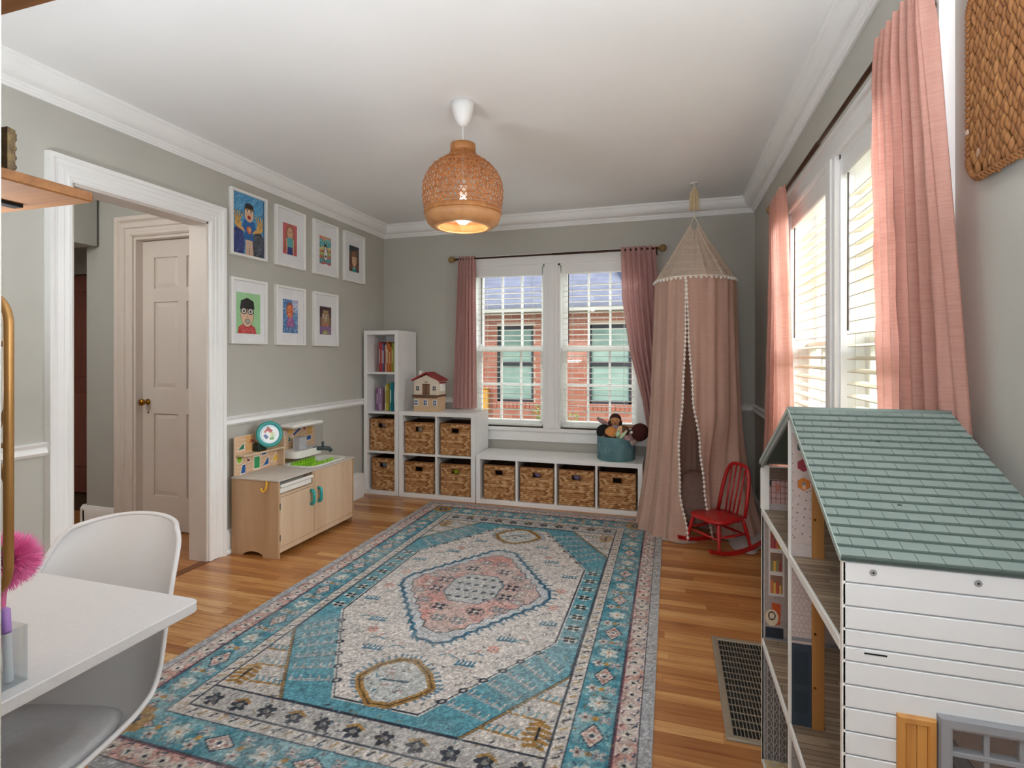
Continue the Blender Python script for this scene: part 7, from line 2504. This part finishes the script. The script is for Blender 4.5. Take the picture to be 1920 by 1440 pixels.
# gable front boards
for side in (1,):
    MB().prism([roof_pt(side, 0, -.018), roof_pt(side, 1, -.018), roof_pt(side, 1, 0), roof_pt(side, 0, 0)], 'x', RX0, RX0 + .006).build('gable_board', mat('grey_edge', '#8f9796', .6), dh)

# ------------------------------------------------------------------ woven tray on the wall
TXw = R - .001
ty0, ty1, tz0, tz1 = 1.150, 1.452, 1.690, 2.12
tr = empty('woven_tray', (TXw, (ty0 + ty1) / 2, tz0), 'rounded woven seagrass tray hanging on the wall, top corner of the view', 'woven tray')
MB().prism([(p[0], p[1]) for p in rr((ty0 + ty1) / 2, (tz0 + tz1) / 2, (ty1 - ty0) / 2 - .008, (tz1 - tz0) / 2 - .008, .05, 8)], 'x', TXw - .014, TXw).build('tray_back', mat('seagrass_dark', '#5a3a1e', .9, c2='#3f2814', nscale=40), tr)
M_sg = bpy.data.materials.new('seagrass'); MATS['seagrass'] = M_sg
nt = NT(M_sg)
oi = nt.new('ShaderNodeObjectInfo')
rp = nt.new('ShaderNodeValToRGB')
for i, (p, cc) in enumerate(((0, '#8a5a2c'), (.25, '#a8763f'), (.5, '#b98a50'), (.75, '#c49a62'), (1, '#9a6a38'))):
    e = rp.color_ramp.elements[0] if i == 0 else (rp.color_ramp.elements[1] if i == 4 else rp.color_ramp.elements.new(p))
    e.position = p; e.color = lin(cc)
nt.link(oi.outputs['Random'], rp.inputs[0])
no = nt.new('ShaderNodeTexNoise'); no.inputs['Scale'].default_value = 1.0; no.inputs['Detail'].default_value = 4
nt.link(coords(nt, 'Object', (260, 260, 25)), no.inputs['Vector'])
mr = nt.new('ShaderNodeMapRange'); mr.inputs['From Min'].default_value = .35; mr.inputs['From Max'].default_value = .7
nt.link(no.outputs[0], mr.inputs[0])
nt.link(mixcol(nt, mr.outputs[0], rp.outputs[0], mixcol(nt, 1.0, rp.outputs[0], lin('#b89068'), 'MULTIPLY')), nt.b.inputs['Base Color'])
nt.b.inputs['Roughness'].default_value = .7
def strand_mesh(seed):
    rg = random.Random(seed)
    pts, rad = [], []
    for i in range(7):
        t = i / 6
        pts.append((-.0045 * math.sin(math.pi * t) + .003, .0035 * (t - .5) + rg.uniform(-.0006, .0006), -.022 + .044 * t))
        rad.append((.0018, .0048, .0064, .0068, .0060, .0040, .0012)[i])
    return MB().tube(pts, rad, 7).mesh('strand', M_sg, True)
sms = [strand_mesh(s) for s in range(5)]
rg = random.Random(21)
def inside(y, z, r=.045, m=.012):
    hy, hz = (ty1 - ty0) / 2 - m, (tz1 - tz0) / 2 - m
    dy, dz = abs(y - (ty0 + ty1) / 2) - (hy - r), abs(z - (tz0 + tz1) / 2) - (hz - r)
    if dy > r or dz > r:
        return False
    return not (dy > 0 and dz > 0 and math.hypot(dy, dz) > r)
ncol = 25
colw = (ty1 - ty0) / ncol
cnt = 0
for c_i in range(ncol):
    y_ = ty0 + (c_i + .5) * colw
    z_ = tz0 + .012 + (c_i % 2) * .0155 + rg.uniform(-.004, .004)
    while z_ < tz1 - .01:
        if inside(y_, z_) and cnt < 330:
            o = link('strand', sms[rg.randrange(5)], tr)
            o.location = (-.0185 + rg.uniform(-.002, .002), y_ - (ty0 + ty1) / 2 + rg.uniform(-.0015, .0015), z_ - tz0)
            o.rotation_euler = ((.22 if c_i % 2 else -.22) + rg.uniform(-.10, .10), rg.uniform(-.06, .06), 0)
            o.scale = (1, rg.uniform(.9, 1.2), rg.uniform(.9, 1.15))
            cnt += 1
        z_ += .031
rimp = rr((ty0 + ty1) / 2, (tz0 + tz1) / 2, (ty1 - ty0) / 2 - .004, (tz1 - tz0) / 2 - .004, .05, 10)
# coiled rim: short slanted wraps round the edge
dense = []
for i in range(len(rimp)):
    p, q_ = Vector(rimp[i]), Vector(rimp[(i + 1) % len(rimp)])
    m_ = max(1, int((q_ - p).length / .0125))
    for k_ in range(m_):
        dense.append((p.lerp(q_, k_ / m_), (q_ - p).normalized()))
wrap = MB().tube([(.0, -.006, -.008), (-.006, 0, 0), (0, .006, .008)], [.0035, .0058, .0035], 7).mesh('rim_wrap', M_sg, True)
for p, t in dense:
    o = link('rim_wrap', wrap, tr)
    o.location = (-.018, p.x - (ty0 + ty1) / 2, p.y - tz0)
    o.rotation_euler = (math.atan2(t.y, t.x) , 0, 0)
MB().tube([(TXw - .016, p[0], p[1]) for p in rimp], .007, 8, closed=True).build('rim_core', mat('seagrass_dark', '#5a3a1e', .9), tr, True)
